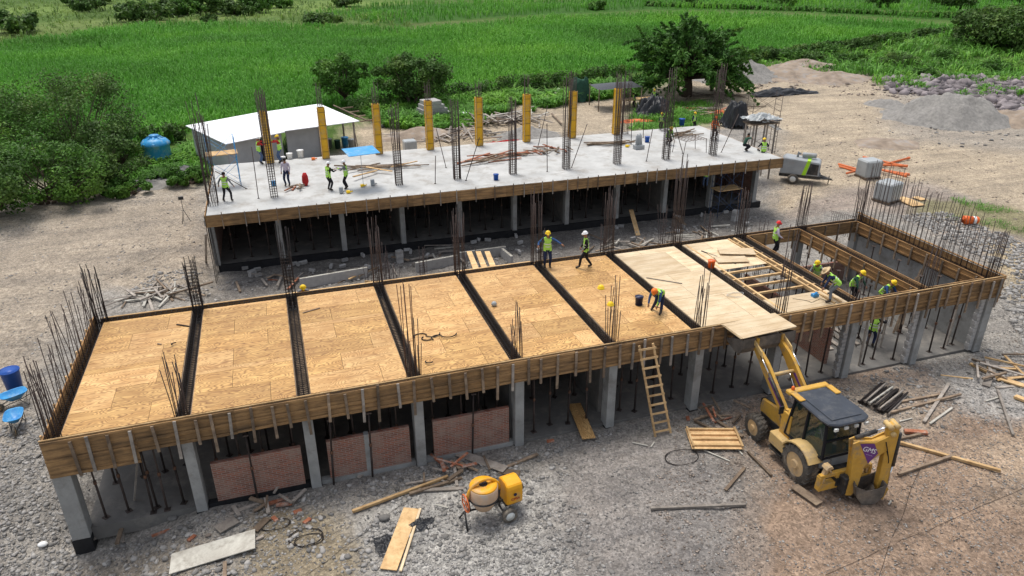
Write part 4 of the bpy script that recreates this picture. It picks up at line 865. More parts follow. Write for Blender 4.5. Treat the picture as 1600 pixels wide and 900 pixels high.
# yellow column forms
def yform(x, y, label, tilt=0, z=ZR):
    t = empty('column_form', (x, y, z), tilt, label, 'column form', 'yellow column forms on the rear slab'); h = 3.5
    for k, (a, b_) in enumerate(((0, -.2), (-.2, 0), (0, .2), (.2, 0))):
        m_ = MB(); pw, rr_ = .19, .026
        if a == 0: m_.box(-.19, .19, b_-.018, b_+.018, .02, h)
        else: m_.box(a-.018, a+.018, -.19, .19, .02, h)
        for zz in (.06, .85, 1.7, 2.55, h-.06):
            if a == 0: m_.box(-.2, .2, b_-(.05 if b_ < 0 else -.018), b_+(.05 if b_ > 0 else -.018), zz-.02, zz+.02)
            else: m_.box(a-(.05 if a < 0 else -.018), a+(.05 if a > 0 else -.018), -.2, .2, zz-.02, zz+.02)
        for s_ in (-.185, .185):
            if a == 0: m_.box(s_-.012, s_+.012, b_-(.05 if b_ < 0 else -.018), b_+(.05 if b_ > 0 else -.018), .02, h)
            else: m_.box(a-(.05 if a < 0 else -.018), a+(.05 if a > 0 else -.018), s_-.012, s_+.012, .02, h)
        m_.build('form_panel', MAT['yellow_form'], t)
    for a in (-.24, .24): m_ = MB(); m_.box(a-.02, a+.02, -.25, -.2, .1, h+.05); m_.build('clamp_bar', MAT['new_wood'], t)
    m_ = MB()
    for zz in (.5, 1.4, 2.3, 3.2): m_.tube([(-.3, -.24, zz), (.3, -.24, zz)], .012, 5); m_.tube([(-.3, .24, zz), (.3, .24, zz)], .012, 5)
    m_.build('tie_rod', MAT['dark_metal'], t)
for i in range(8): yform(RX0+i*S, 30.4, ['leftmost yellow steel column form, between two workers', 'second yellow column form, standing before the white shed', 'third yellow column form beside the blue sheet', 'fourth yellow column form from the left', 'fifth yellow column form from the left', 'sixth yellow column form from the left', 'seventh yellow column form, second from the right', 'rightmost yellow steel column form'][i])
print('parts', nsh, nb)

# loose bars, short props and a half tied cage inside the middle well
WC = empty('loose_rebar_cage', (31.9, 3.6, .06), 0, 'half tied rebar and loose bars leaning inside the middle well between the workers', 'rebar')
rr = random.Random(21)
for k in range(12): m_ = MB(); a = rr.uniform(-.5, .7); m_.tube([(a, rr.uniform(-2, 0), .02), (a+rr.uniform(-.3, .5), rr.uniform(.2, 2.4), rr.uniform(2.2, 3.1))], .016, 5); m_.build('loose_bar', MAT['rebar'], WC)
for k in range(4): m_ = MB(); m_.bar((-1.2+.5*k, -1.5, .04), (-.9+.4*k, 1.8, .06), .2, .05); m_.build('loose_board', MAT['grey_wood'], WC)
# ================= PEOPLE =================
def ik(a, b_, l1, l2, bend):
    """middle joint between a and b"""
    d = b_-a; L = min(max(d.length, .05), (l1+l2)*.995); dn = d.normalized(); x = (l1*l1-l2*l2+L*L)/(2*L); h = math.sqrt(max(l1*l1-x*x, 0))
    bv = Vector(bend); bv = bv-dn*bv.dot(dn); bv = bv.normalized() if bv.length > 1e-5 else dn.orthogonal().normalized()
    return a+dn*x+bv*h, a+dn*L
def tapered(bmv, bmf, pts, rs, n=5):
    mb = MB(); mb.tube(pts, rs, n); k = len(bmv); bmv += mb.v; bmf += [tuple(i+k for i in f) for f in mb.f]
def person(label, loc, rz, pelvis=(0, 0, .93), lean=.05, twist=0, feet=((-.12, .0), (.12, .0)), hands=((-.3, .08, .82), (.3, .08, .82)), look=0.0, side=0.0, foot_z=(0, 0),
           shirt='navy_cloth', trousers='black_cloth', vest='hivis', helmet='helmet_yellow', hat=False, H=1.72, band='reflective', female=False):
    """local +Y is forward; x to the person's right"""
    t = empty('person', loc, rz, label, 'person'); k = H/1.72
    P = Vector(pelvis); up = Vector((math.sin(side), math.sin(lean), math.cos(lean)*math.cos(side))).normalized(); rt = Vector((math.cos(twist), math.sin(twist), 0)); fwd = up.cross(rt)*-1
    fwd = Vector((rt.y*-1, rt.x, 0)); f2 = (fwd-up*fwd.dot(up)).normalized()
    sp = P+up*.22; ch = P+up*.42; nk = P+up*.53; hdv = (up+f2*(.15-look)+Vector((0, 0, .25))).normalized(); hb = nk+hdv*.10; ht = nk+hdv*.24
    sw = .185
    J = {'pel': P, 'sp': sp, 'ch': ch, 'nk': nk, 'hb': hb, 'ht': ht}; R_ = {'pel': (.15, .115), 'sp': (.14, .105), 'ch': (.165, .115), 'nk': (.058, .058), 'hb': (.078, .088), 'ht': (.07, .08)}
    E_ = [('pel', 'sp'), ('sp', 'ch'), ('ch', 'nk'), ('nk', 'hb'), ('hb', 'ht')]; hz = []
    for s_, nm in ((-1, 'l'), (1, 'r')):
        j = 0 if s_ < 0 else 1; sh = ch+rt*(s_*sw)+up*.06; hd = Vector(hands[j]); el, wr = ik(sh, hd, .29, .26, -f2*.9+rt*(s_*.5)-Vector((0, 0, .3)))
        J.update({nm+'sh': sh, nm+'el': el, nm+'wr': wr}); R_.update({nm+'sh': (.062, .062), nm+'el': (.043, .043), nm+'wr': (.028, .028)}); E_ += [('ch', nm+'sh'), (nm+'sh', nm+'el'), (nm+'el', nm+'wr')]
        hip = P+rt*(s_*.10)-up*.05; an = Vector((feet[j][0], feet[j][1], .09+foot_z[j])); kn, an2 = ik(hip, an, .44, .43, f2+rt*(s_*.1)); to = an2+fwd*.17+Vector((0, 0, -.05))
        J.update({nm+'hip': hip, nm+'kn': kn, nm+'an': an2, nm+'to': to}); R_.update({nm+'hip': (.095, .095), nm+'kn': (.06, .06), nm+'an': (.045, .045), nm+'to': (.038, .038)})
        E_ += [('pel', nm+'hip'), (nm+'hip', nm+'kn'), (nm+'kn', nm+'an'), (nm+'an', nm+'to')]; hz.append((wr, (wr-el).normalized(), s_))
    names = list(J); me = bpy.data.meshes.new('sk'); me.from_pydata([J[n][:] for n in names], [(names.index(a), names.index(b_)) for a, b_ in E_], []); o = bpy.data.objects.new('sk', me); COL.objects.link(o)
    sk = o.modifiers.new('s', 'SKIN'); sk.use_smooth_shade = True; sv = me.skin_vertices[0].data
    for i, n in enumerate(names): sv[i].radius = R_[n]; sv[i].use_root = (n == 'pel')
    ss = o.modifiers.new('u', 'SUBSURF'); ss.levels = 1
    dg = bpy.context.evaluated_depsgraph_get(); me2 = bpy.data.meshes.new_from_object(o.evaluated_get(dg)); bpy.data.objects.remove(o)
    V = [v.co.copy() for v in me2.vertices]; Nn = [v.normal.copy() for v in me2.vertices]; Fs = [tuple(p.vertices) for p in me2.polygons]
    seg = [(J[a], J[b_], a, b_) for a, b_ in E_]
    def near(c):
        best = None
        for a, b_, na, nb_ in seg:
            d = b_-a; tt = max(0, min(1, (c-a).dot(d)/max(d.length_squared, 1e-9))); q = (c-(a+d*tt)).length
            if best is None or q < best[0]: best = (q, na, nb_, tt)
        return best[1:]
    cls = []
    for f in Fs:
        c = sum((V[i] for i in f), Vector())/len(f); a, b_, tt = near(c); n_ = b_
        if n_ in ('hb', 'ht') or (n_ == 'nk' and tt > .75): cls.append('head')
        elif n_.endswith('wr') and tt > .88: cls.append('hand')
        elif n_[1:] in ('sh', 'el', 'wr'): cls.append('arm')
        elif n_ in ('sp', 'ch', 'nk'): cls.append('torso' if not (n_ == 'sp' and tt < .12) else 'leg')
        elif n_[1:] == 'to' or (n_[1:] == 'an' and tt > .78): cls.append('boot')
        else: cls.append('leg')
    def shell(name, keep, off, mat):
        fs = [f for f, c in zip(Fs, cls) if keep(c, f)]
        if not fs: return
        ids = sorted({i for f in fs for i in f}); mp = {i: q for q, i in enumerate(ids)}; mm = bpy.data.meshes.new(name)
        mm.from_pydata([(V[i]+Nn[i]*off)*k for i in ids], [], [tuple(mp[i] for i in f) for f in fs]); mm.materials.append(MAT[mat]); mm.polygons.foreach_set('use_smooth', [True]*len(fs)); ob = bpy.data.objects.new(name, mm); COL.objects.link(ob); ob.parent = t; return ob
    # body: one mesh, hands with five fingers and simple facial features rooted in it
    bv = [tuple(v) for v in V]; bf = list(Fs)
    for wr, d, s_ in hz:
        sd_ = d.cross(up); sd_ = sd_.normalized() if sd_.length > .1 else rt.copy(); pn = sd_.cross(d).normalized()
        tapered(bv, bf, [wr-d*.02, wr+d*.04, wr+d*.09], [.026, .034, .03], 6)
        for q, L in enumerate((.066, .075, .07, .055)): b0 = wr+d*.08+sd_*((q-1.5)*.019); tapered(bv, bf, [b0, b0+d*L*.55-pn*.006, b0+d*L*.9-pn*.028], [.0095, .0085, .006])
        b0 = wr+d*.03+sd_*(-s_*.03); tapered(bv, bf, [b0, b0+d*.03-sd_*(s_*.022), b0+d*.06-sd_*(s_*.024)], [.012, .01, .007])
    hc = nk+hdv*.17; fd = (f2-hdv*f2.dot(hdv)).normalized()
    tapered(bv, bf, [hc+fd*.085+hdv*.02, hc+fd*.115-hdv*.012, hc+fd*.09-hdv*.025], [.007, .014, .008])
    for s_ in (-1, 1):
        tapered(bv, bf, [hc+rt*(s_*.085)+hdv*.02, hc+rt*(s_*.095)-hdv*.02], [.02, .014]); 
    tapered(bv, bf, [hc+fd*.088-hdv*.05-rt*.02, hc+fd*.096-hdv*.05, hc+fd*.088-hdv*.05+rt*.02], [.004, .008, .004])
    bm_ = bpy.data.meshes.new('body'); bm_.from_pydata([tuple(Vector(v)*k) for v in bv], [], bf); bm_.materials.append(MAT['skin']); bm_.polygons.foreach_set('use_smooth', [True]*len(bf)); ob = bpy.data.objects.new('body', bm_); COL.objects.link(ob); ob.parent = t
    shell('shirt', lambda c, f: c in ('torso', 'arm'), .010, shirt); shell('trousers', lambda c, f: c == 'leg', .012, trousers); 
    for q_ in (-1, 1): shell('boot', lambda c, f: c == 'boot' and ((sum((V[i] for i in f), Vector())/len(f)-(J['lan']+J['ran'])/2).dot(J['ran']-J['lan']) > 0) == (q_ > 0), .012, 'boot')
    def inv_(f, lo, hi):
        c = sum((V[i] for i in f), Vector())/len(f); q = (c-P).dot(up); l = abs((c-P-up*q).dot(rt)); return lo <= q <= hi and l < .25
    if vest:
        shell('vest', lambda c, f: (c == 'torso' and inv_(f, -.1, .52)) or (c == 'leg' and inv_(f, -.06, .08) and (sum((V[i] for i in f), Vector())/len(f)-P).length < .19) or (c == 'arm' and inv_(f, .38, .55) and abs((sum((V[i] for i in f), Vector())/len(f)-P).dot(rt)) < .17), .024, vest)
        # reflective bands: thin rings round the torso
        for zz in (.12, .25):
            mb = MB(); n = 20; rx, ry = (.178, .146) if zz > .2 else (.172, .142); VV = []
            for dz in (-.022, .022):
                for q in range(n): a = 6.283*q/n; VV.append((P+up*(zz+dz)+rt*math.cos(a)*rx+f2*math.sin(a)*ry)*k)
            mb.add(VV, [(q, (q+1) % n, n+(q+1) % n, n+q) for q in range(n)], True); mb.build('reflective_band', MAT[band], t)
    if helmet:
        M4 = Matrix((rt[:], (hdv.cross(rt))[:], hdv[:])).transposed().to_4x4(); mb = MB(); c = (hc+hdv*.015)*k
        if hat: prof = [(.24, .035), (.23, .03), (.11, .045), (.105, .05), (.1, .12), (.06, .155), (0, .16)]
        else: prof = [(.135, .03), (.14, .038), (.118, .05), (.112, .09), (.085, .135), (.045, .158), (0, .165)]
        mb.lathe(prof, c=tuple(c), n=14, M=M4.to_3x3())
        if not hat: mb.tube([(hc+hdv*.045+fd*.09)*k, (hc+hdv*.03+fd*.165)*k], [.06, .035], 8)
        mb.build('straw_hat' if hat else 'helmet', MAT['straw' if hat else helmet], t)
    else:
        mb = MB(); M4 = Matrix((rt[:], (hdv.cross(rt))[:], hdv[:])).transposed(); mb.lathe([(.09, -.03), (.1, .02), (.095, .07), (.06, .11), (0, .125)], c=tuple((hc-fd*.012)*k), n=12, M=M4); mb.build('hair', MAT['hair'], t)
    bpy.data.meshes.remove(me2); return t
D = HD+.004; ZS = ZR+.01
def on(px, py, z): p = at(px, py, z); return (p.x, p.y, z)
# --- on the front deck ---
person('worker in yellow helmet and blue shirt standing by rebar at the deck back edge', on(855, 417, D), R(165), hands=((-.62, .25, 1.2), (.45, .25, 1.15)), shirt='blue_cloth', trousers='navy_cloth', helmet='helmet_yellow', lean=.03)
person('worker in white helmet striding across the deck with a green and navy vest', on(915, 418, D), R(70), feet=((-.1, .30), (.1, -.28)), hands=((-.25, .15, .95), (.25, .25, .85)), shirt='black_cloth', trousers='black_cloth', helmet='helmet_white', lean=.08)
person('worker bending down to the plywood beside the dark blue bucket', on(1026, 487, D), R(130), pelvis=(0, -.22, .82), lean=1.25, feet=((-.22, .12), (.22, -.12)), hands=((-.12, .5, .12), (.25, .42, .25)), shirt='blue_cloth', trousers='navy_cloth', helmet='helmet_orange', look=.2)
# --- behind the deck ---
person('worker in grey shirt and yellow helmet bending behind the back edge of the deck', (*on(513, 444, 2.05)[:2], 2.05-.0) if False else (7.9, 9.25, 2.1), R(185), pelvis=(0, -.05, .9), lean=.55, hands=((-.25, .4, .85), (.25, .4, .85)), shirt='grey_cloth', trousers='grey_cloth', vest=None)
# --- in and around the wells ---
person('worker in red helmet and green vest standing at the back of the open well', on(1207, 398, 2.95), R(250), hands=((-.3, .25, 1.0), (.3, .25, 1.0)), shirt='pale_cloth', trousers='black_cloth', helmet='helmet_red')
person('worker in yellow helmet leaning on beam forms left of the straw hat worker', on(1272, 455, 2.0), R(120), pelvis=(0, -.05, .9), lean=.45, hands=((-.35, .55, 1.15), (.25, .5, .9)), shirt='grey_cloth', trousers='grey_cloth')
person('worker with wide straw hat straddling the beam and reaching down with a power tool', on(1298, 467, D), R(60), pelvis=(0, -.15, .78), lean=.9, feet=((-.42, .12), (.42, -.1)), hands=((-.5, .5, .62), (.35, .45, .35)), shirt='navy_cloth', trousers='grey_cloth', hat=True, look=.1)
person('worker deep in the middle well with yellow helmet and dark green shirt behind rebar', on(1328, 470, 2.3), R(200), pelvis=(0, -.05, .85), lean=.5, hands=((-.3, .5, .7), (.3, .45, .7)), shirt='green_cloth', trousers='black_cloth')
person('worker in blue shirt and yellow helmet crouching at the right of the middle well', on(1378, 474, 2.35), R(190), pelvis=(0, -.1, .55), lean=.6, feet=((-.2, .1), (.2, .1)), hands=((-.35, .45, .45), (.3, .45, .45)), shirt='blue_cloth', trousers='navy_cloth')
person('worker seen under the deck between the right columns beside the scaffold frame', on(1358, 541, .06), R(300), pelvis=(0, 0, .92), lean=.1, hands=((-.35, .4, 1.3), (.35, .4, 1.35)), shirt='black_cloth', trousers='navy_cloth')
# --- on the rear slab ---
person('worker in green vest and grey hood at the left end of the rear slab', on(356, 315, ZS), R(-20), feet=((-.24, -.02), (.24, .02)), hands=((-.42, .1, .95), (.42, .1, .95)), shirt='grey_cloth', trousers='black_cloth', helmet=None)
person('worker in red shirt on the left side of the leftmost yellow form', on(407, 256, ZS), R(-80), hands=((-.1, .5, 1.45), (.15, .5, 1.3)), shirt='red_cloth', trousers='jeans', helmet='helmet_white', H=1.8)
person('worker in yellow helmet and red sleeves on the right side of the leftmost yellow form', on(440, 254, ZS), R(75), hands=((-.1, .55, 1.4), (.15, .5, 1.4)), shirt='red_cloth', trousers='jeans', H=1.85)
person('worker in pale pink shirt without vest standing on the rear slab', on(450, 290, ZS), R(160), shirt='pale_cloth', trousers='navy_cloth', vest=None, helmet=None, hands=((-.25, .15, .9), (.25, .15, .9)))
person('worker in dark clothes and green vest left of the second rebar cage', on(515, 298, ZS), R(-60), hands=((-.1, .5, 1.2), (.2, .45, 1.2)), shirt='black_cloth', trousers='black_cloth', helmet='helmet_white', lean=.12)
person('worker in dark trousers and green vest right of the second rebar cage', on(543, 295, ZS), R(70), hands=((-.1, .45, 1.3), (.2, .4, 1.2)), shirt='grey_cloth', trousers='black_cloth', helmet='helmet_white', lean=.08)
person('worker in orange vest and orange helmet standing on the slab behind the tall rebar', on(1114, 218, ZS), R(190), hands=((-.3, .2, 1.0), (.3, .2, 1.0)), shirt='hivis_orange', trousers='black_cloth', vest='hivis_orange', helmet='helmet_orange', feet=((-.2, 0), (.2, 0)))
person('worker in dark clothes crouching with raised elbow at the right end of the rear slab', on(1164, 236, ZS), R(250), pelvis=(0, -.1, .5), lean=.3, hands=((-.2, .4, .9), (.2, .3, 1.0)), shirt='green_cloth', trousers='black_cloth', vest=None, helmet=None)
person('worker in yellow helmet and green vest sitting on the right end of the rear slab', on(1193, 238, ZS), R(-15), pelvis=(0, 0, .16), lean=.2, feet=((-.2, .5), (.2, .5)), hands=((-.3, .35, .35), (.3, .35, .35)), shirt='black_cloth', trousers='black_cloth')
# --- scaffold under the rear slab, yard ---
person('worker in jeans climbing the scaffold under the right end of the rear slab', (35.9, 21.6, 1.55), R(-20), hands=((-.2, .4, 1.3), (.2, .4, 1.5)), shirt='grey_cloth', trousers='jeans', helmet=None)
person('worker in yellow vest standing in the yard left of the big tree trunk', g(1021, 163), R(150), helmet='helmet_yellow', vest='hivis')
person('worker in yellow vest behind the dark canopy by the work table', g(991, 168), R(90), helmet=None, lean=.3)
person('worker in yellow vest behind the far slab edge, right of the blue drum', g(1083, 202), R(200), pelvis=(0, 0, .93))
person('worker in yellow helmet standing in the yard behind the far rebar cluster', g(1033, 203), R(120))
person('worker on the slab half hidden behind the seventh rebar cage', on(1043, 225, ZS), R(180), pelvis=(0, 0, .6), lean=.5, hands=((-.2, .4, .5), (.2, .4, .5)), shirt='green_cloth', helmet='helmet_yellow')
# ================= BACKHOE LOADER =================
BH = empty('backhoe_loader', (24.28, -4.85, 0), 0, 'yellow backhoe loader with black roof, lifting sheets of plywood up to the deck edge', 'backhoe loader')
def part(mb, name, mat, P=BH, **k): return mb.build(name, MAT[mat], P, **k)
def wheel(x, y, r, wd, side):
    m_ = MB(); c = (x, y, r); m_.lathe([(r*.62, -wd/2), (r*.93, -wd/2), (r*.985, -wd*.36), (r*.985, wd*.36), (r*.93, wd/2), (r*.62, wd/2)], c, 'x', 32)
    n = 18
    for k in range(n):
        for s_ in (-1, 1):
            a = 6.283*(k+.25*s_)/n; a2 = a+s_*.16; p0 = Vector((x+s_*wd*.46, y+math.cos(a)*r*.99, r+math.sin(a)*r*.99)); p1 = Vector((x+s_*.01, y+math.cos(a2)*r*1.0, r+math.sin(a2)*r*1.0))
            m_.bar(p0, p1, .055, .05, (0, math.cos(a), math.sin(a)))
            q = Vector((x+s_*wd*.5, y+math.cos(a)*r*.86, r+math.sin(a)*r*.86)); m_.bar(p0, q, .05, .04, (1, 0, 0))
    w_ = part(m_, 'wheel', 'rubber'); m_ = MB(); o_ = side*wd*.5
    m_.lathe([(r*.63, -.02*side), (r*.60, -.05*side), (r*.52, -.12*side), (r*.3, -.14*side), (r*.28, -.04*side), (r*.27, -.02*side), (r*.2, .03*side), (0.0, .03*side)], (x+o_, y, r), 'x', 24, False)
    for k in range(8): a = 6.283*k/8; m_.lathe([(.02, -.15*side), (.02, -.10*side), (0, -.10*side)], (x+o_, y+math.cos(a)*r*.4, r+math.sin(a)*r*.4), 'x', 6)
    part(m_, 'rim', 'hub', w_)
for s_ in (-1, 1): wheel(s_*.88, 0, .70, .46, s_); wheel(s_*.86, 2.5, .50, .34, s_)
m_ = MB(); m_.box(-.42, .42, -1.25, 2.9, .55, .85); m_.box(-.25, .25, 2.2, 2.8, .4, .62); m_.box(-.8, .8, 2.42, 2.58, .42, .56); m_.box(-.7, .7, -.14, .14, .58, .82); part(m_, 'chassis', 'dark_metal')
m_ = MB(); m_.prism([(1.15, .8), (3.0, .8), (3.05, 1.05), (2.98, 1.38), (1.15, 1.62)], (0, 0, 0), (0, 1, 0), (0, 0, 1), .78); h_ = part(m_, 'hood', 'cat_yellow', bevel=.03)
m_ = MB(); m_.box(-.36, .36, 3.045, 3.075, .95, 1.34); m_.prism([(1.9, 1.545), (2.95, 1.405), (2.95, 1.425), (1.9, 1.565)], (0, 0, 0), (0, 1, 0), (0, 0, 1), .6); part(m_, 'grille', 'dark_metal', h_)
m_ = MB(); m_.tube([(.25, 1.7, 1.5), (.25, 1.7, 2.25), (.25, 1.62, 2.35)], .045, 10); part(m_, 'exhaust', 'dark_metal')
for s_ in (-1, 1):
    m_ = MB(); x0, x1 = sorted((s_*.45, s_*.98)); m_.box(x0, x1, .78, 1.62, .5, .98); part(m_, 'side_tank', 'cat_pale', bevel=.03)
    m_ = MB(); m_.box(x0, x1, .82, 1.58, .3, .36); m_.box(s_*.9-.02, s_*.9+.02, .85, .9, .36, .5); m_.box(s_*.9-.02, s_*.9+.02, 1.5, 1.55, .36, .5); part(m_, 'step', 'dark_metal')
    # curved rear fender
    m_ = MB(); pts = [(math.cos(a)*.82, .70+math.sin(a)*.82) for a in np.linspace(2.55, .35, 9)]; inn = [(math.cos(a)*.77, .70+math.sin(a)*.77) for a in np.linspace(.35, 2.55, 9)]
    m_.prism(pts+inn, (s_*.86, 0, 0), (0, 1, 0), (0, 0, 1), .56); part(m_, 'fender', 'cat_pale')
# cab
cz0, cz1 = 1.05, 2.72; m_ = MB(); m_.prism([(-.62, .85), (1.12, .85), (1.15, 1.25), (-.62, 1.42)], (0, 0, 0), (0, 1, 0), (0, 0, 1), 1.28); part(m_, 'cab_base', 'grey_paint')
m_ = MB()
for x in (-.68, .68):
    for (a, b_) in (((x, -.72, 1.3), (x, -.62, cz1)), ((x, .28, 1.1), (x*.98, .25, cz1)), ((x, 1.18, 1.1), (x*.93, .98, cz1))): m_.bar(a, b_, .07, .08, (1, 0, 0))
    m_.bar((x, -.72, 1.36), (x, .28, 1.12), .06, .06); m_.bar((x, .28, 1.12), (x, 1.18, 1.12), .06, .06); m_.bar((x, -.64, 2.66), (x*.95, 1.0, 2.66), .06, .08)
for y, z in ((-.72, 1.34), (-.63, 2.66), (1.17, 1.3), (1.0, 2.66), (-.68, 2.0)): m_.bar((-.66, y, z), (.66, y, z), .05, .06)
part(m_, 'cab_frame', 'black_cloth')
m_ = MB()
for x in (-.665, .665):
    m_.add([(x, -.69, 1.38), (x, .26, 1.14), (x*.98, .24, 2.64), (x, -.61, 2.64)], [(0, 1, 2, 3)]); m_.add([(x, .3, 1.14), (x, 1.15, 1.14), (x*.94, .97, 2.64), (x*.98, .27, 2.64)], [(0, 1, 2, 3)])
m_.add([(-.64, -.70, 1.4), (.64, -.70, 1.4), (.64, -.62, 2.63), (-.64, -.62, 2.63)], [(0, 1, 2, 3)]); m_.add([(-.64, 1.15, 1.32), (.64, 1.15, 1.32), (.61, .98, 2.63), (-.61, .98, 2.63)], [(0, 1, 2, 3)]); part(m_, 'window', 'cab_glass')
m_ = MB(); m_.prism([(-.86, -.5), (-.8, -.82), (-.5, -.98), (.5, -.98), (.8, -.82), (.86, -.5), (.82, 1.1), (-.82, 1.1)], (0, 0, 2.79), (1, 0, 0), (0, 1, 0), .12); r_ = part(m_, 'roof', 'dark_roof', bevel=.04)
m_ = MB(); m_.box(-.6, .6, -.7, .85, 2.85, 2.875); part(m_, 'roof_panel', 'dark_roof', r_, bevel=.01)
m_ = MB(); m_.box(-.84, .84, 1.1, 1.36, 2.72, 2.87); m_.box(-.86, -.62, .55, 1.1, 2.852, 2.89); m_.box(.62, .86, .55, 1.1, 2.852, 2.89); part(m_, 'roof_visor', 'cat_yellow', r_, bevel=.03)
for x in (-.6, -.2, .2, .6): m_ = MB(); m_.box(x-.07, x+.07, -.99, -.93, 2.62, 2.72); part(m_, 'work_light', 'reflective')
m_ = MB(); m_.lathe([(.06, 0), (.06, .1), (.03, .14), (0, .14)], (-.62, 1.25, 2.87), n=10); part(m_, 'beacon', 'orange_plastic')
m_ = MB(); m_.box(-.25, .25, .0, .5, 1.3, 1.42); m_.box(-.25, .25, -.1, 0, 1.35, 1.95); part(m_, 'seat', 'black_cloth')
m_ = MB(); m_.tube([(0, .95, 1.3), (0, .75, 1.75)], .03, 6); m_.lathe([(.17, -.015), (.19, 0), (.17, .015), (.15, 0), (.17, -.015)], (0, .73, 1.78), n=16); part(m_, 'steering_wheel', 'black_cloth')
# loader arms, cylinders, bucket
for s_ in (-1, 1):
    x = s_*.55; m_ = MB(); O = (x, 0, 0)
    m_.prism([(1.05, 1.55), (1.15, 1.9), (1.45, 1.95), (2.75, 3.05), (3.05, 3.22), (3.75, 3.52), (3.85, 3.38), (3.15, 2.80), (2.98, 2.62), (1.55, 1.5)], O, (0, 1, 0), (0, 0, 1), .12); a_ = part(m_, 'loader_arm', 'cat_yellow')
    m_ = MB(); m_.box(x-.14, x+.14, .98, 1.5, .8, 1.9); part(m_, 'arm_tower', 'cat_yellow', bevel=.02)
    m_ = MB(); xx = x-.09; m_.prism([(1.55, 1.72), (1.6, 1.84), (2.5, 2.62), (2.6, 2.55)], (x-.066, 0, 0), (0, 1, 0), (0, 0, 1), .012); part(m_, 'purple_strip', 'purple', a_)
    m_ = MB(); m_.tube([(x-s_*.12, 1.35, .95), (x-s_*.12, 2.1, 1.75)], .06, 10); c_ = part(m_, 'lift_cylinder', 'dark_metal'); m_ = MB(); m_.tube([(x-s_*.12, 2.1, 1.75), (x-s_*.12, 2.75, 2.55)], .03, 8); part(m_, 'rod', 'chrome', c_)
    m_ = MB(); m_.tube([(x+s_*.13, 1.5, 2.0), (x+s_*.13, 2.5, 2.78)], .055, 10); c_ = part(m_, 'tilt_cylinder', 'dark_metal'); m_ = MB(); m_.tube([(x+s_*.13, 2.5, 2.78), (x+s_*.13, 3.1, 3.22)], .03, 8); part(m_, 'rod', 'chrome', c_)
    m_ = MB(); m_.prism([(3.0, 3.15), (3.1, 3.38), (3.6, 3.62), (3.7, 3.5)], (x+s_*.1, 0, 0), (0, 1, 0), (0, 0, 1), .05); part(m_, 'tilt_link', 'cat_pale')
m_ = MB(); m_.tube([(-.5, 2.62, 2.62), (.5, 2.62, 2.62)], .075, 12); part(m_, 'cross_tube', 'cat_pale')
m_ = MB(); prof = [(3.62, 3.70), (3.60, 3.35), (3.72, 3.12), (4.0, 3.02), (4.62, 3.22), (4.62, 3.19), (4.0, 2.98), (3.69, 3.08), (3.56, 3.33), (3.58, 3.72)]
m_.prism(prof, (0, 0, 0), (0, 1, 0), (0, 0, 1), 2.3)
for x in (-1.15, 1.15): m_.prism([(3.60, 3.70), (3.58, 3.33), (3.7, 3.08), (4.0, 2.99), (4.62, 3.2), (4.3, 3.45)], (x, 0, 0), (0, 1, 0), (0, 0, 1), .03)
bk = part(m_, 'front_bucket', 'bucket_steel'); m_ = MB()
for k in range(8): m_.box(-1.1+k*.3, -1.0+k*.3, 4.6, 4.78, 3.2, 3.235)
part(m_, 'tooth', 'steel', bk); bk.children[0].name = 'tooth_row'
m_ = MB()
for x in (-.55, .55): m_.box(x-.05, x+.05, 3.5, 3.68, 3.15, 3.7)
part(m_, 'bucket_bracket', 'cat_yellow')
# rear frame, stabilisers
m_ = MB(); m_.box(-1.05, 1.05, -1.22, -1.0, .45, .72); m_.box(-1.05, 1.05, -1.2, -1.05, .95, 1.08)
for x in (-1.0, -.35, .35, 1.0): m_.box(x-.06, x+.06, -1.21, -1.02, .7, 1.0)
part(m_, 'rear_frame', 'cat_yellow', bevel=.01)
for s_ in (-1, 1):
    m_ = MB(); m_.bar((s_*.98, -1.12, .6), (s_*.78, -1.10, 1.35), .13, .12, (0, 1, 0)); m_.bar((s_*.78, -1.10, 1.35), (s_*.5, -1.12, .95), .06, .06, (0, 1, 0)); m_.prism([(-.14, 0), (.14, 0), (.08, .1), (-.08, .1)], (s_*.78, -1.12, 1.33), (1, 0, 0), (0, 0, 1), .26); part(m_, 'stabiliser_leg', 'hub')
    m_ = MB(); m_.tube([(s_*.75, -1.0, .9), (s_*.6, -.98, 1.5)], .05, 8); part(m_, 'stabiliser_cylinder', 'dark_metal')
# backhoe boom swung to the right; plane through king post
K = Vector((-.16, -1.36, 0)); e1 = Vector((.97, -.243, 0)).normalized(); e3 = Vector((0, 0, 1))
m_ = MB(); m_.box(-.3, .25, -1.5, -1.2, .35, 1.0); part(m_, 'king_post', 'dark_metal', bevel=.02)
nn = e1.cross(e3).normalized()
m_ = MB()
for s_ in (-.13, .13): m_.prism([(.02, .32), (.22, .30), (.36, .55), (.42, 1.45), (.60, 1.72), (1.08, 2.10), (1.28, 2.55), (1.15, 2.72), (.62, 2.42), (.05, 2.50), (-.12, 2.42), (-.03, 1.9), (.04, 1.2)], K+nn*s_, e1, e3, .05)
m_.prism([(.1, .5), (.3, .55), (.38, 1.45), (.6, 1.78), (1.15, 2.3), (1.1, 2.6), (.62, 2.38), (.0, 2.4), (.06, 1.2)], K, e1, e3, .22)
bo = part(m_, 'boom', 'cat_yellow'); m_ = MB(); m_.prism([(.10, 2.42), (.58, 2.40), (.78, 2.0), (.52, 1.62)], K+nn*.162, e1, e3, .012); m_.prism([(.10, 2.42), (.58, 2.40), (.78, 2.0), (.52, 1.62)], K-nn*.162, e1, e3, .012); pz = part(m_, 'purple_patch', 'purple', bo)
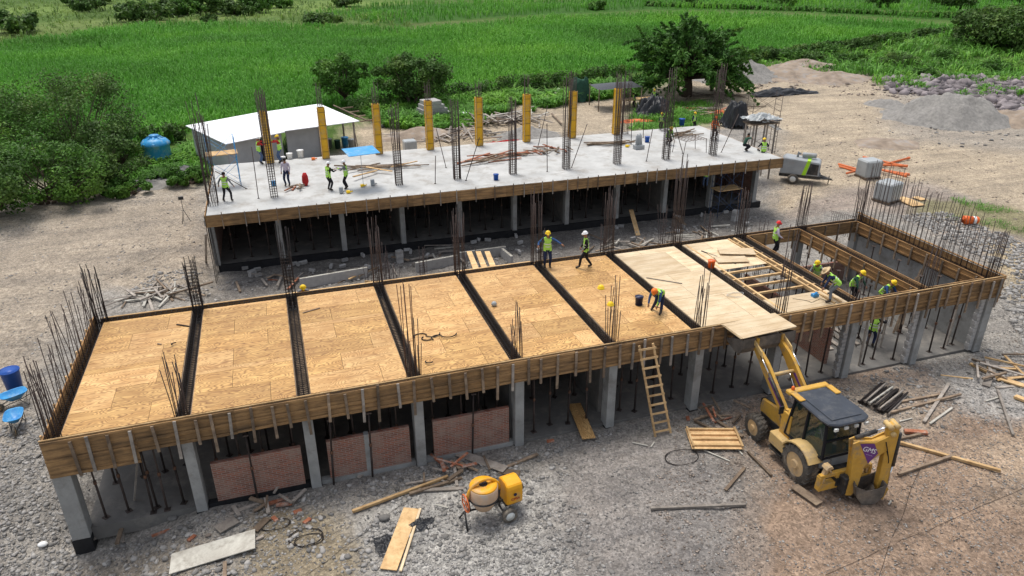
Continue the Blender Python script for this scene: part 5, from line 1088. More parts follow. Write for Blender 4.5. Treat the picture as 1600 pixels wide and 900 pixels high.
def text_mesh(txt, size, M4, mat, P, name):
    cu = bpy.data.curves.new(name, 'FONT'); cu.body = txt; cu.size = size; cu.extrude = .003; cu.align_x = 'CENTER'; cu.align_y = 'CENTER'; o = bpy.data.objects.new(name, cu); COL.objects.link(o)
    me = bpy.data.meshes.new_from_object(o.evaluated_get(bpy.context.evaluated_depsgraph_get())); bpy.data.objects.remove(o); me.transform(M4); me.materials.clear(); me.materials.append(MAT[mat]); q = bpy.data.objects.new(name, me); COL.objects.link(q); q.parent = P; return q
def frame(o_, x_, y_): z_ = x_.cross(y_).normalized(); return Matrix.Translation(o_) @ Matrix((x_[:], y_[:], z_[:])).transposed().to_4x4()
side_n = nn if nn.y < 0 else -nn
u_ = e1*.94+e3*-.34; v_ = side_n.cross(u_).normalized(); v_ = v_ if v_.z > 0 else -v_
text_mesh('GMS', .25, frame(K+e1*.46+e3*2.15+side_n*.171, u_.normalized(), v_), 'white', pz, 'lettering'); text_mesh('________', .06, frame(K+e1*.5+e3*1.98+side_n*.171, u_.normalized(), v_), 'white', pz, 'underline')
# stick
m_ = MB(); m_.prism([(.98, 2.95), (1.22, 3.12), (1.36, 2.8), (1.40, .35), (1.36, .02), (1.22, .08), (1.08, .6), (1.02, 2.3)], K, e1, e3, .24); part(m_, 'stick', 'cat_yellow', bevel=.015)
m_ = MB(); 
for q in ((1.02, 2.98), (1.22, 3.02), (1.15, 2.72)): m_.tube([K+e1*q[0]+e3*q[1]-nn*.19, K+e1*q[0]+e3*q[1]+nn*.19], .09, 12)
part(m_, 'knuckle', 'cat_pale')
m_ = MB(); m_.tube([K+e1*.0+e3*2.55, K+e1*.65+e3*2.78], .075, 10); c_ = part(m_, 'stick_cylinder', 'dark_metal'); m_ = MB(); m_.tube([K+e1*.65+e3*2.78, K+e1*1.05+e3*2.95], .035, 8); part(m_, 'rod', 'chrome', c_)
m_ = MB(); m_.tube([K+e1*1.46+e3*2.65, K+e1*1.5+e3*1.35], .075, 10); c_ = part(m_, 'bucket_cylinder', 'dark_metal'); m_ = MB(); m_.tube([K+e1*1.5+e3*1.35, K+e1*1.5+e3*.45], .035, 8); part(m_, 'rod', 'chrome', c_)
m_ = MB(); pr = [(1.25, .85), (1.22, .35), (1.0, .06), (.55, .04), (.28, .40), (.18, .82), (.22, .83), (.33, .42), (.58, .10), (.97, .12), (1.16, .38), (1.19, .85)]; m_.prism(pr, K, e1, e3, .68)
for s_ in (-.34, .34): m_.prism([(1.25, .85), (1.22, .35), (1.0, .06), (.55, .04), (.28, .40), (.18, .82), (.6, .62), (.95, .68)], K+nn*s_, e1, e3, .025)
for s_ in (-.25, -.08, .08, .25): m_.prism([(.16, .8), (.26, .8), (.14, 1.0)], K+nn*s_, e1, e3, .06)
bk = part(m_, 'digging_bucket', 'bucket_steel'); m_ = MB()
m_.prism([(1.42, .55), (1.54, .42), (1.42, -.02), (1.32, .06)], K, e1, e3, .16); part(m_, 'bucket_link', 'cat_yellow')
rr = random.Random(4)
for k in range(6):
    o_ = nn*(-.18+.07*k); p0 = K+e1*(.75+.04*k)+e3*2.45+o_; p1 = K+e1*(1.15+.03*k)+e3*(1.2+rr.random()*.8)+o_*1.6-e1*.35*rr.random(); p2 = K+e1*1.2+e3*(2.6-.2*k)+o_
    m_ = MB(); pts = [p0*(1-t)**2+p1*2*t*(1-t)+p2*t*t for t in [i/8 for i in range(9)]]; m_.tube(pts, .016, 6); part(m_, 'hose', 'black_cloth')
for s_ in (-1, 1): m_ = MB(); m_.tube([(s_*.75, 1.1, 2.1), (s_*1.0, 1.2, 2.15)], .012, 5); m_.box(s_*1.0-.09, s_*1.0+.09, 1.18, 1.22, 1.98, 2.28); part(m_, 'mirror', 'dark_metal')
# operator inside the cab
person('operator in blue shirt and green vest sitting inside the cab of the backhoe loader', (24.28, -4.75, 1.0), R(0), pelvis=(0, .15, .52), lean=.1, feet=((-.15, .65), (.15, .65)), hands=((-.15, .55, .8), (.15, .55, .8)), shirt='blue_cloth', trousers='navy_cloth', helmet=None)
# plywood sheets on the bucket
for k in range(3):
    m_ = MB(); M4 = Matrix.Translation((24.12+k*.015, -.70-.02*k, 3.835+k*.021)) @ Matrix.Rotation(R(2.5+k*.8), 4, 'Z'); m_.box(-1.24, 1.24, -.61, .61, 0, .019, M4)
    m_.thing('plywood_sheet', MAT['ply_pale'], ['lowest pale plywood sheet resting on the loader bucket and deck edge', 'middle pale plywood sheet of the stack on the loader bucket', 'topmost pale plywood sheet of the stack on the loader bucket'][k], 'plywood sheet')

# ================= CONCRETE MIXER =================
MX = empty('concrete_mixer', g(771, 805), R(8), 'yellow concrete mixer with its dusty drum upright, standing on rubble in front of the building', 'concrete mixer'); MX.scale = (1.12,)*3
def mp(mb, name, mat, P=None, **k): return mb.build(name, MAT[mat], P or MX, **k)
m_ = MB(); m_.tube([(-.55, 0, .45), (.5, 0, .45)], .035, 8); m_.tube([(-.95, -.3, .04), (-.9, 0, .5), (-.95, .3, .04)], .03, 6); m_.tube([(-.9, 0, .5), (-.55, 0, .45)], .03, 6); m_.tube([(.2, -.42, .27), (.2, .42, .27)], .03, 8); m_.tube([(.2, 0, .27), (.2, 0, .5)], .03, 8); m_.tube([(-.75, 0, .45), (-.8, 0, .95)], .045, 6); m_.tube([(.15, 0, .45), (.2, 0, .95)], .045, 6); mp(m_, 'frame', 'dark_metal')
m_ = MB(); m_.lathe([(.13, .42), (.25, .46), (.38, .72), (.42, .84), (.42, 1.20), (.40, 1.22)], (-.3, 0, 0), n=28); d_ = mp(m_, 'drum', 'mix_dusty')
m_ = MB(); m_.lathe([(.405, 1.22), (.39, 1.25), (.13, 1.28), (.125, 1.23), (0, 1.23)], (-.3, 0, 0), n=28); mp(m_, 'drum_lid', 'yellow_mix', d_)
m_ = MB(); m_.lathe([(.41, .80), (.445, .81), (.445, .85), (.41, .86)], (-.3, 0, 0), n=28); mp(m_, 'ring_gear', 'dark_metal', d_)
m_ = MB(); m_.lathe([(.13, 1.27), (.1, 1.28), (0, 1.26)], (-.3, 0, .012), n=16); mp(m_, 'dark_mouth_disc', 'rebar_dark', d_)  # solid dark disc paints the shade inside the drum mouth
m_ = MB(); pts = [(-.3+.5*math.cos(a), 0, .92+.5*math.sin(a)) for a in np.linspace(math.pi, 0, 13)]; m_.tube(pts, .05, 8); mp(m_, 'yoke', 'yellow_mix')
m_ = MB()
for a in np.linspace(0, 6.283, 17)[:-1]: pass
m_.lathe([(.26, -.02), (.28, 0), (.26, .02), (.24, 0), (.26, -.02)], (-.86, 0, .78), 'x', 24)
for a in np.linspace(0, 3.14, 4)[:-1]: m_.tube([(-.86, math.cos(a)*.26, .78+math.sin(a)*.26), (-.86, -math.cos(a)*.26, .78-math.sin(a)*.26)], .014, 5)
mp(m_, 'hand_wheel', 'orange_pipe')
m_ = MB(); pts = [(math.cos(a)*.32, math.sin(a)*.36) for a in np.linspace(-.9, 3.9, 16)]
m_.prism([(-.30, .48), (-.30, 1.0), (-.26, 1.12), (-.1, 1.18), (.15, 1.18), (.3, 1.1), (.34, .95), (.34, .5), (.2, .42), (-.2, .42)], (.56, -.02, 0), (0, 1, 0), (0, 0, 1), .5); e_ = mp(m_, 'engine_cover', 'yellow_mix', bevel=.035)
m_ = MB(); m_.lathe([(.05, 0), (.05, .012), (0, .012)], (.55, -.335, .82), 'y', 16, M=Matrix.Scale(-1, 3, Vector((0, 1, 0)))); mp(m_, 'logo_disc', 'navy_cloth', e_)
text_mesh('CIPSA', .11, frame(Vector((.56, -.338, .66)), Vector((1, 0, 0)), Vector((0, 0, 1))), 'red_cloth', e_, 'lettering')
m_ = MB(); m_.box(.815, .83, -.22, .24, .5, 1.02); mp(m_, 'dark_opening_plate', 'rebar_dark', e_); m_ = MB(); m_.box(.3, .8, -.2, .2, .36, .44); m_.lathe([(.1, 0), (.1, .14), (0, .14)], (.83, .05, .7), 'x', 12); mp(m_, 'engine', 'dark_metal')  # thin dark plate paints the shaded opening of the engine cover
for y in (-.45, .45):
    m_ = MB(); m_.lathe([(.14, -.05), (.22, -.055), (.235, 0), (.22, .055), (.14, .05)], (.32, y, .22), 'y', 22); w_ = mp(m_, 'wheel', 'rubber'); m_ = MB(); m_.lathe([(.14, -.05), (.13, .02), (.05, .03), (0, .03)], (.32, y, .22), 'y', 16); m_.lathe([(.14, .05), (.13, -.02), (.05, -.055), (0, -.055)], (.32, y, .22), 'y', 16); mp(m_, 'rim', 'reflective', w_)

# ================= TIMBER AND THINGS ON THE GROUND =================
def plank(px0, py0, px1, py1, w_, t_, mat, label, z0=.03, z1=None, name='plank', cat='plank', group=None):
    a = g(px0, py0, z0+t_/2); b_ = g(px1, py1, (z0 if z1 is None else z1)+t_/2)
    nn_ = Vector((-(b_-a).y, (b_-a).x, 0)).normalized()*w_*.5; up_ = max(float(hgt(*(a.lerp(b_, t)+nn_*q)[:2]))-(a.lerp(b_, t).z-t_/2-.02) for t in (0, .2, .4, .6, .8, 1) for q in (-1, 0, 1)); up_ = max(0, up_)+(.03 if w_ > .3 else 0); a.z += up_; b_.z += up_; m_ = MB(); d = (b_-a); c = (a+b_)/2; yaw = math.atan2(d.y, d.x)
    m_.bar(a, b_, w_, t_); o = m_.build(name, MAT[mat]); M4 = Matrix.Translation(-c); o.data.transform(Matrix.Rotation(-yaw, 4, 'Z') @ M4); o.location = c; o.rotation_euler = (0, 0, yaw); return tag(o, label, cat, group)
PL = [(268, 888, 400, 848, .85, .03, 'white_board', 'large pale weathered board lying on rubble at the lower left'), (352, 880, 352, 905, .1, .05, 'old_wood', 'short timber just below the large pale board'),
 (607, 893, 643, 797, .52, .03, 'new_wood', 'wide brown plank lying on rubble below the mixer, with a pale batten beside it'), (626, 895, 657, 797, .08, .06, 'ply_pale', 'pale batten along the right edge of the wide brown plank'),
 (551, 803, 700, 748, .10, .09, 'new_wood', 'long timber pointing from the lower left towards the mixer'), (640, 775, 722, 750, .10, .08, 'old_wood', 'old timber right beside the end of the long one near the mixer'), (655, 768, 726, 765, .14, .05, 'grey_wood', 'grey plank just left of the mixer frame'),
 (716, 712, 790, 738, .38, .03, 'grey_wood', 'grey board behind the mixer'), (778, 738, 840, 712, .12, .06, 'old_wood', 'old timber crossing behind the mixer engine cover'), (780, 738, 812, 742, .3, .04, 'old_wood', 'short broken board right behind the mixer cover'),
 (1016, 798, 1165, 792, .09, .08, 'grey_wood', 'grey timber lying alone on gravel below the mixer fan of gravel'), (1133, 768, 1163, 733, .11, .05, 'old_wood', 'short board lying below the pale shutter panel'), (1168, 708, 1205, 745, .08, .07, 'old_wood', 'thin timber running from the shutter panel towards the rear wheel'),
 (1120, 660, 1160, 685, .14, .06, 'old_wood', 'old plank lying between the ladder and the front wheel'), (1085, 660, 1110, 672, .1, .08, 'old_wood', 'short dark offcut near the fifth column'), (1240, 762, 1280, 790, .35, .03, 'old_wood', 'broken square board in the dirt behind the rear wheel'),
 (1392, 692, 1562, 740, .12, .10, 'new_wood', 'long pale timber lying right of the backhoe'), (1402, 745, 1490, 715, .10, .09, 'old_wood', 'old timber crossing under the long pale one'), (1396, 690, 1440, 680, .09, .08, 'old_wood', 'short timber just above the long pale one'), (1412, 677, 1448, 680, .20, .10, 'brick_loose', 'short reddish steel box piece beside the boom'),
 (1385, 650, 1500, 620, .09, .08, 'old_wood', 'long dark timber passing below the steel bundle'), (1405, 630, 1475, 617, .10, .07, 'old_wood', 'dark timber right of the steel bundle'), (1443, 662, 1482, 602, .12, .07, 'grey_wood', 'weathered timber pointing away, crossing the dark ones'), (1452, 665, 1487, 640, .08, .05, 'white_board', 'white strip lying beside the crossing timbers'),
 (1558, 612, 1582, 683, .09, .08, 'grey_wood', 'jointed timber lying alone near the right edge'), (1540, 605, 1556, 562, .30, .05, 'grey_wood', 'wide grey plank of the heap at the right edge'), (1543, 588, 1600, 606, .32, .06, 'new_wood', 'wide pale plank lying on top of the heap at the right edge'), (1515, 570, 1545, 585, .14, .08, 'new_wood', 'pale offcut at the left of the right timber heap'), (1518, 563, 1570, 580, .1, .08, 'old_wood', 'dark timber under the pale planks of the right heap'), (1585, 622, 1612, 632, .25, .1, 'new_wood', 'pale splintered wood cut by the right edge'),
 (340, 832, 370, 815, .42, .04, 'grey_wood', 'square board above the large pale one'), (398, 832, 418, 812, .25, .04, 'old_wood', 'brown board right of the square one'), (395, 848, 412, 840, .1, .06, 'grey_wood', 'small stub at the end of the large pale board'),
 (520, 750, 600, 735, .14, .06, 'old_wood', 'old timber lying along the middle brick wall'), (560, 748, 585, 730, .12, .05, 'grey_wood', 'grey offcut on the timber by the middle wall'), (1150, 505, 1152, 503, .05, .05, 'old_wood', 'x')]
for a in PL[:-1]: plank(*a[:7], a[7])
plank(920, 690, 897, 638, .52, .03, 'ply', 'brown plywood ramp leading into the fifth open bay', .1, .18, 'ramp_board', 'board')
for k, (a, b_, c, d) in enumerate([(988, 693, 1012, 698), (1017, 700, 1022, 692), (1388, 790, 1392, 784), (1405, 660, 1425, 655), (1150, 700, 1160, 712), (1425, 640, 1430, 636), (760, 690, 790, 686), (1100, 705, 1140, 722), (1540, 628, 1560, 622), (680, 790, 700, 795)]):
    plank(a, b_, c, d, .05, .03, 'white_board', ['white offcut on the gravel left of the ladder foot', 'tiny white offcut just right of the other near the ladder foot', 'white chip near the stick foot of the backhoe', 'pale strip by the steel bundle', 'white strip below the shutter panel', 'pale chip beside the dark timbers', 'pale strip in front of the right brick wall', 'pale strip partly under the shutter panel', 'pale strip near the right timber heap', 'small pale strip left of the mixer wheel'][k], name='offcut', cat='offcut')
# loose piles of timber
def pile(label, px, py, n, L, spread, mats, seed, name='timber_pile', z=None, ang=None, layers=4, w_=.1):
    r = random.Random(seed); p = g(px, py) if z is None else at(px, py, z); root = empty(name, p, 0, label, 'timber pile')
    for k in range(n):
        a = (ang if ang is not None else r.random()*3.14)+r.gauss(0, .35 if ang is not None else 1); l = L*r.uniform(.4, 1); c = Vector((r.gauss(0, spread), r.gauss(0, spread*.6), .05+.06*(k*layers//n)+r.random()*.04)); d = Vector((math.cos(a), math.sin(a), r.uniform(-.05, .06)))*l/2
        m_ = MB(); m_.bar(c-d, c+d, r.uniform(.6, 1.4)*w_, r.uniform(.03, .08)); m_.build('plank', MAT[r.choice(mats)], root)
    return root
pile('heap of pale scrap timber behind the left back corner of the deck', 235, 462, 34, 2.6, .8, ['grey_wood', 'white_board', 'grey_wood', 'old_wood'], 1)
pile('big heap of grey scrap timber behind the slab near the fifth yellow form', 790, 190, 60, 5.5, 1.8, ['grey_wood', 'grey_wood', 'old_wood', 'white_board'], 2, w_=.22, layers=12)
pile('scattered grey timber left of the big heap behind the slab', 705, 212, 40, 5.0, 2.4, ['grey_wood', 'old_wood', 'grey_wood'], 3, w_=.18)
pile('grey timber heap farther back by the hedge', 862, 155, 34, 5, 1.8, ['grey_wood', 'white_board', 'old_wood'], 4, w_=.25, layers=9)
pile('low stack of long boards on the rear slab between the second and third cages', 590, 265, 12, 4.2, .8, ['old_wood', 'new_wood', 'old_wood'], 5, z=ZR, ang=.1)
pile('reddish boards on the rear slab behind the fourth cage', 775, 248, 14, 4.4, .8, ['brick_loose', 'old_wood', 'brick_loose'], 6, z=ZR, ang=.1)
pile('heap of short broken boards on the rear slab behind the fifth cage', 848, 238, 26, 1.4, .8, ['old_wood', 'brick_loose', 'grey_wood'], 7, z=ZR)
pile('dark boards lying on the rear slab beside the rightmost yellow form', 955, 226, 8, 3.8, .5, ['old_wood', 'old_wood'], 8, z=ZR, ang=.15)
pile('boards on the far right of the rear slab behind the eighth cage', 1068, 212, 8, 3.2, .3, ['old_wood', 'grey_wood'], 9, z=ZR, ang=.4)
pile('short timbers on the rear slab beside the worker in pink', 465, 296, 8, .9, .3, ['old_wood', 'brick_loose'], 10, z=ZR)
pile('scrap wood under the big tree by the trunk', 1090, 175, 34, 3.5, 2.6, ['old_wood', 'brick_loose', 'grey_wood'], 11, w_=.22)
pile('brown scrap wood and branches right of the big tree', 1120, 150, 22, 4, 2.6, ['old_wood', 'old_wood'], 12, w_=.2)
pile('broken wood and brick in front of the leftmost brick wall', 420, 790, 12, .9, .5, ['brick_loose', 'old_wood', 'grey_wood'], 13)
pile('dark offcuts at the foot of the fourth column', 700, 745, 14, 1.1, .7, ['old_wood', 'grey_wood', 'brick_loose'], 14)
pile('offcuts at the entrance of the leftmost bay', 215, 822, 12, 1.0, .7, ['old_wood', 'brick_loose', 'grey_wood'], 15)
pile('offcuts beside the front wheel of the backhoe', 1120, 650, 10, 1.3, .5, ['old_wood', 'brick_loose'], 16)
pile('dark timber under the wide planks at the right edge', 1555, 580, 16, 2.2, .9, ['old_wood', 'grey_wood', 'new_wood'], 17)
for k, (px, py) in enumerate([(488, 742), (545, 745), (470, 755), (300, 842), (430, 812), (465, 800), (330, 790), (350, 870), (960, 655), (985, 648), (1240, 640), (745, 700), (860, 690), (1075, 655), (870, 240), (480, 815)]):
    p = g(px, py); m_ = MB(); M4 = Matrix.Rotation(k*1.3, 4, 'Z') @ Matrix.Rotation(.2*(k % 3), 4, 'X'); m_.box(-.14, .14, -.07, .07, 0, .07, M4); o = m_.build('brick', MAT['brick_loose'], bevel=.008); o.location = p
    tag(o, 'loose red brick lying on the ground in front of the building', 'brick', 'loose red bricks on the ground')
# shutter panel
p0 = g(1115, 690); SP = empty('shutter_panel', (p0.x, p0.y, p0.z+.12), R(-19), 'pale timber shutter panel with parallel battens lying in front of the backhoe', 'shutter panel')
m_ = MB(); m_.box(-.95, .95, -.62, .62, 0, .02); m_.build('plywood_face', MAT['new_wood'], SP)
for y in (-.45, -.08, .2, .52): m_ = MB(); m_.box(-.92, .92, y-.045, y+.045, .021, .1); m_.build('batten', MAT['new_wood'], SP)
for x in (-.9, .9): m_ = MB(); m_.box(x-.04, x+.04, -.6, .6, .101, .14); m_.build('end_batten', MAT['new_wood'], SP)
m_ = MB(); m_.box(-.6, .7, -.3, .3, -.13, -.003); m_.build('packer', MAT['old_wood'], SP)
# bundle of steel props
p0 = g(1382, 625); _a, _b = g(1362, 640), g(1402, 607); ST = empty('steel_prop_bundle', p0, math.atan2(_b.y-_a.y, _b.x-_a.x), 'bundle of dark purple steel props lying right of the backhoe', 'steel props')
r = random.Random(2)
for k in range(16):
    y = -.55+.078*k+r.uniform(-.02, .02); z = .05+(.08 if k % 3 == 1 else 0)+(.13 if k in (6, 9, 12) else 0); a = r.uniform(-.06, .06); m_ = MB(); m_.tube([(-1.0, y-a, z), (1.0+r.uniform(-.1, .1), y+a, z+.02)], .04, 7); m_.box(-1.01, -1.0, y-a-.06, y-a+.06, z-.05, z+.06); m_.build('steel_prop', MAT['rebar_dark' if k % 4 else 'grey_wood'] if k != 9 else MAT['white_board'], ST)
# ladders
def ladder(label, a, b_, wd, n, mat='grey_wood', r_=None, name='ladder'):
    a = Vector(a); b_ = Vector(b_); c = a.copy(); t = empty(name, a, 0, label, 'ladder'); d = b_-a; rt = d.cross(Vector((0, 0, 1))).cross(d); s = Vector((d.y, -d.x, 0)); s = s.normalized() if s.length > .01 else Vector((1, 0, 0))
    if abs(d.x) < .9*abs(d.y) or True: s = Vector((1, 0, 0)) if abs(d.y) >= abs(d.x) or s.length < .01 else s
    for q in (-.5, .5): m_ = MB(); m_.bar(s*q*wd, d+s*q*wd*.85, .05, .08, s); m_.build('rail', MAT[mat], t)
    for k in range(n): f = (k+.6)/n; m_ = MB(); m_.bar(d*f-s*wd*.55+Vector((0, -.05, 0)), d*f+s*wd*.55+Vector((0, -.05, 0)), .03, .075, d); m_.build('rung', MAT[mat], t)
    return t
gl = g(1036, 680); ladder('crude timber ladder leaning against the deck formwork in the sixth bay', (gl.x, gl.y, gl.z), (19.62, -.28, 3.62), .66, 10, 'new_wood')
ladder('thin site ladder leaning at the far right corner of the rear slab', (*g(1212, 240)[:2], 2.2), (at(1196, 190, Y=26).x, 26, at(1196, 190, Y=26).z), .5, 12, 'grey_paint')
# scaffolds
def scaffold(label, loc, rz, w_, d_, h, nlev, mat='grey_paint', platforms=(), name='scaffold_tower'):
    t = empty(name, loc, rz, label, 'scaffold')
    for sx in (-1, 1):
        m_ = MB()
        for sy in (-1, 1): m_.tube([(sx*w_/2, sy*d_/2, 0), (sx*w_/2, sy*d_/2, h)], .022, 6)
        for k in range(nlev*4): z = (k+.5)*h/(nlev*4); m_.tube([(sx*w_/2, -d_/2, z), (sx*w_/2, d_/2, z)], .014, 5)
        m_.build('end_frame', MAT[mat], t)
    for sy in (-1, 1):
        for k in range(nlev): z0, z1 = k*h/nlev+.15, (k+1)*h/nlev-.1; m_ = MB(); m_.tube([(-w_/2, sy*d_/2, z0), (w_/2, sy*d_/2, z1)], .012, 5); m_.tube([(w_/2, sy*d_/2, z0), (-w_/2, sy*d_/2, z1)], .012, 5); m_.build('cross_brace', MAT[mat], t)
    for z in platforms: m_ = MB(); m_.box(-w_/2-.1, w_/2+.1, -d_/2, d_/2, z, z+.05); m_.build('platform', MAT['new_wood'], t)
    return t
p = at(352, 292, ZR); scaffold('blue grey scaffold tower at the left end of the rear slab beside the tall rebar', (p.x+.1, p.y+.3, ZR), R(5), 1.6, 1.1, 3.1, 2, 'barrow_blue', (2.0,))
scaffold('blue scaffold tower in front of the right end of the rear building', (37.6, 21.5, -.6), R(3), 1.8, 1.0, 3.6, 2, 'jeans', (2.0,))
scaffold('light scaffold frame under the deck between the last two pillars', (34.2, 3.0, .05), R(15), 1.8, 1.0, 1.9, 1, 'grey_paint')
p = g(1215, 243); scaffold('dark scaffold frame behind the right end of the rear slab', (p.x-1.0, p.y+1.5, 0), R(-10), 2.6, 1.2, 5.4, 3, 'rebar', ())
# raking props on rear slab
for k, (px, py, tx, tz) in enumerate([(560, 235, -.1, 1.2), (680, 287, .15, 1.7), (728, 282, 1.0, 2.6), (697, 262, -.5, 2.6), (855, 268, .0, 3.1), (893, 262, 1.1, 2.8), (840, 232, .8, 3.0), (1010, 252, .4, 2.2), (986, 225, .0, 2.6), (1127, 238, 1.2, 2.6), (1067, 240, -.8, 2.2), (404, 310, .05, 3.0), (385, 295, -1.6, 1.2), (1005, 215, 0, 2.0)]):
    p = at(px, py, ZR); m_ = MB(); m_.tube([(p.x, p.y, ZR+.01), (p.x+tx, p.y+.2, ZR+tz)], .025, 6); m_.lathe([(.07, 0), (.07, .015), (0, .015)], (p.x, p.y, ZR+.004), n=8)
    m_.thing('slanted_prop', MAT['rebar' if k % 2 else 'post'], 'thin metal prop standing on the rear slab among the rebar cages', 'prop', 'thin props on the rear slab')
# site light on a tripod
p = g(290, 347); t = empty('tripod_light', p, 0, 'dark tripod site light standing alone left of the rear building', 'site light')
for k in range(3): a = k*2.1; m_ = MB(); m_.tube([(math.cos(a)*.35, math.sin(a)*.35, 0), (0, 0, .9)], .02, 5); m_.build('leg', MAT['dark_metal'], t)
m_ = MB(); m_.tube([(0, 0, .9), (0, 0, 1.6)], .02, 6); m_.build('pole', MAT['dark_metal'], t); m_ = MB(); m_.box(-.16, .16, -.05, .05, 1.6, 1.8); m_.build('lamp_head', MAT['dark_metal'], t)
# buckets, drums, pails
def bucket(loc, r_, h, mat, label, handle=True, lid=None, name='bucket', cat='bucket', fill=None):
    t = empty(name, loc, 0, label, cat); m_ = MB(); m_.lathe([(r_*.82, 0), (r_, h), (r_*1.06, h), (r_*1.06, h*.94), (r_*.99, h*.94)], n=20); m_.lathe([(r_*.8, .02), (r_*.96, h*.99)], n=20); m_.build('shell', MAT[mat], t)
    m_ = MB(); m_.lathe([(r_*.93, h*(.8 if fill else .1)), (0, h*(.8 if fill else .1)+.003)], n=16); m_.build('contents', MAT[fill or mat], t)
    if handle: m_ = MB(); m_.tube([(math.cos(a)*r_*1.05, -.02-math.sin(a)*r_*.4, h*.92+math.sin(a)*r_*.5) for a in np.linspace(0, 3.14, 9)], .006, 5); m_.build('handle', MAT['reflective'], t)
    if lid: m_ = MB(); m_.lathe([(r_*1.1, h), (r_*1.1, h+.025), (0, h+.03)], n=20); m_.build('lid', MAT[lid], t)
    return t
bucket(on(998, 476, D), .17, .38, 'navy', 'dark navy bucket on the plywood beside the bending worker'); bucket(on(1111, 418, D), .17, .36, 'orange_plastic', 'orange bucket with a white rim on the pale plywood', fill='white')
bucket(on(775, 281, ZS), .17, .38, 'blue_plastic', 'blue bucket alone in the middle of the rear slab'); bucket(on(1011, 222, ZS), .19, .42, 'blue_plastic', 'blue bucket near the seventh cage on the rear slab'); bucket(on(1065, 196, .3), .3, .7, 'blue_plastic', 'blue drum behind the far right edge of the rear slab', False)
bucket(on(453, 248, ZS), .2, .36, 'white', 'white pail nearest the leftmost yellow form', lid='white'); bucket(on(470, 246, ZS), .22, .5, 'white', 'white pail on the right of the other by the shed', lid='white'); bucket(on(443, 252, ZS), .16, .3, 'white', 'small white pail at the foot of the worker by the yellow form', lid='white')
bucket(g(24, 608), .36, .95, 'blue_plastic', 'open blue drum standing left of the deck above two wheelbarrows', False, name='drum', cat='drum', fill='navy')
bucket(on(428, 290, ZS), .13, .3, 'barrow_blue', 'small blue pail at the foot of the first rebar cage')
# wheelbarrows
def barrow(label, p, rz):
    t = empty('wheelbarrow', p, rz, label, 'wheelbarrow'); m_ = MB(); n = 20; V = []; F = []
    for ring, (sc, z, sh) in enumerate(((.42, .34, 0), (.95, .62, -.02), (1.0, .64, -.02), (.93, .62, -.02), (.40, .37, 0))):
        for q in range(n):
            a = 6.283*q/n; c_, s_ = math.cos(a), math.sin(a); x = math.copysign(abs(c_)**.6, c_)*.34*sc; y = math.copysign(abs(s_)**.6, s_)*.5*sc+sh; V.append((x, y, z))
    for r2 in range(4):
        for q in range(n): F.append((r2*n+q, r2*n+(q+1) % n, (r2+1)*n+(q+1) % n, (r2+1)*n+q))
    F.append(tuple(range(4*n, 5*n))); F.append(tuple(range(n))[::-1]); m_.add(V, F, True); m_.build('tray', MAT['barrow_blue'], t)
    for s_ in (-1, 1):
        m_ = MB(); m_.tube([(s_*.07, -.62, .2), (s_*.22, 0, .33), (s_*.27, .85, .55)], .018, 6); m_.build('handle', MAT['dark_metal'], t)
        m_ = MB(); m_.tube([(s_*.2, .1, .34), (s_*.24, .35, 0), (s_*.23, .5, .42)], .016, 6); m_.build('leg', MAT['dark_metal'], t)
    m_ = MB(); m_.lathe([(.1, -.035), (.17, -.04), (.19, 0), (.17, .04), (.1, .035)], (0, -.62, .19), 'x', 18); w_ = m_.build('wheel', MAT['rubber'], t); m_ = MB(); m_.lathe([(0, -.03), (.1, -.03), (.1, .03), (0, .03)], (0, -.62, .19), 'x', 12); m_.build('rim', MAT['hub'], w_)
barrow('blue wheelbarrow nearest the camera, below the other, left of the deck', g(28, 668), R(8)); barrow('blue wheelbarrow between the blue drum and the nearer wheelbarrow', g(28, 634), R(-62))
# helmets hung on rebar
for px, py, lab in ((939, 450, 'yellow helmet hung on the tip of a rebar left of the sixth cage'), (954, 476, 'yellow helmet hung lower on the sixth cage above the deck')):
    p = at(px, py, Y=.15); m_ = MB(); m_.lathe([(.13, -.02), (.135, 0), (.12, .01), (.11, .06), (.07, .11), (0, .13)], p, n=14); m_.thing('helmet', MAT['helmet_yellow'], lab, 'helmet')
# bent bars and litter on the plywood
for k, (px, py, s, a0) in enumerate([(657, 526, .26, .3), (668, 529, .22, 2.2), (676, 523, .28, 3.3), (684, 529, .24, .8), (701, 524, .30, 3.2), (671, 567, .14, 2.6), (273, 540, .1, 1)]):
    p = at(px, py, D); m_ = MB(); m_.tube([(p.x+math.cos(a0+t)*s, p.y+math.sin(a0+t)*s*.8, D+.02+.01*k) for t in np.linspace(0, 3.0, 9)], .022, 6)
    m_.thing('bent_bar', MAT['black_cloth'], ['leftmost bent black bar of the cluster on the fourth deck panel', 'bent black bar overlapping the leftmost one', 'middle bent black bar opening upward in the cluster', 'bent black bar lying lowest in the cluster', 'rightmost separate bent bar of the cluster on the deck', 'small bent black bar lying alone towards the front of the deck', 'small curved bar on the first deck panel'][k], 'bent bar')
for k, (a, b_, c, d, lab, mt) in enumerate([(276, 507, 296, 510, 'short dark stick near the back of the first deck panel', 'black_cloth'), (473, 489, 500, 481, 'thin brown stick on the third deck panel', 'old_wood'), (1010, 434, 1066, 443, 'long tool handle lying on the pale plywood behind the bending worker', 'grey_wood'), (1096, 392, 1150, 412, 'dark tool lying on the pale plywood in the eighth panel', 'dark_metal'), (246, 537, 252, 538, 'small brown block on the first deck panel', 'old_wood'), (1020, 478, 1036, 482, 'little wood offcut in front of the bending worker', 'old_wood')]):
    m_ = MB(); m_.bar(at(a, b_, D+.02), at(c, d, D+.02), .05 if k not in (2,) else .03, .035); m_.thing('stick', MAT[mt], lab, 'stick')
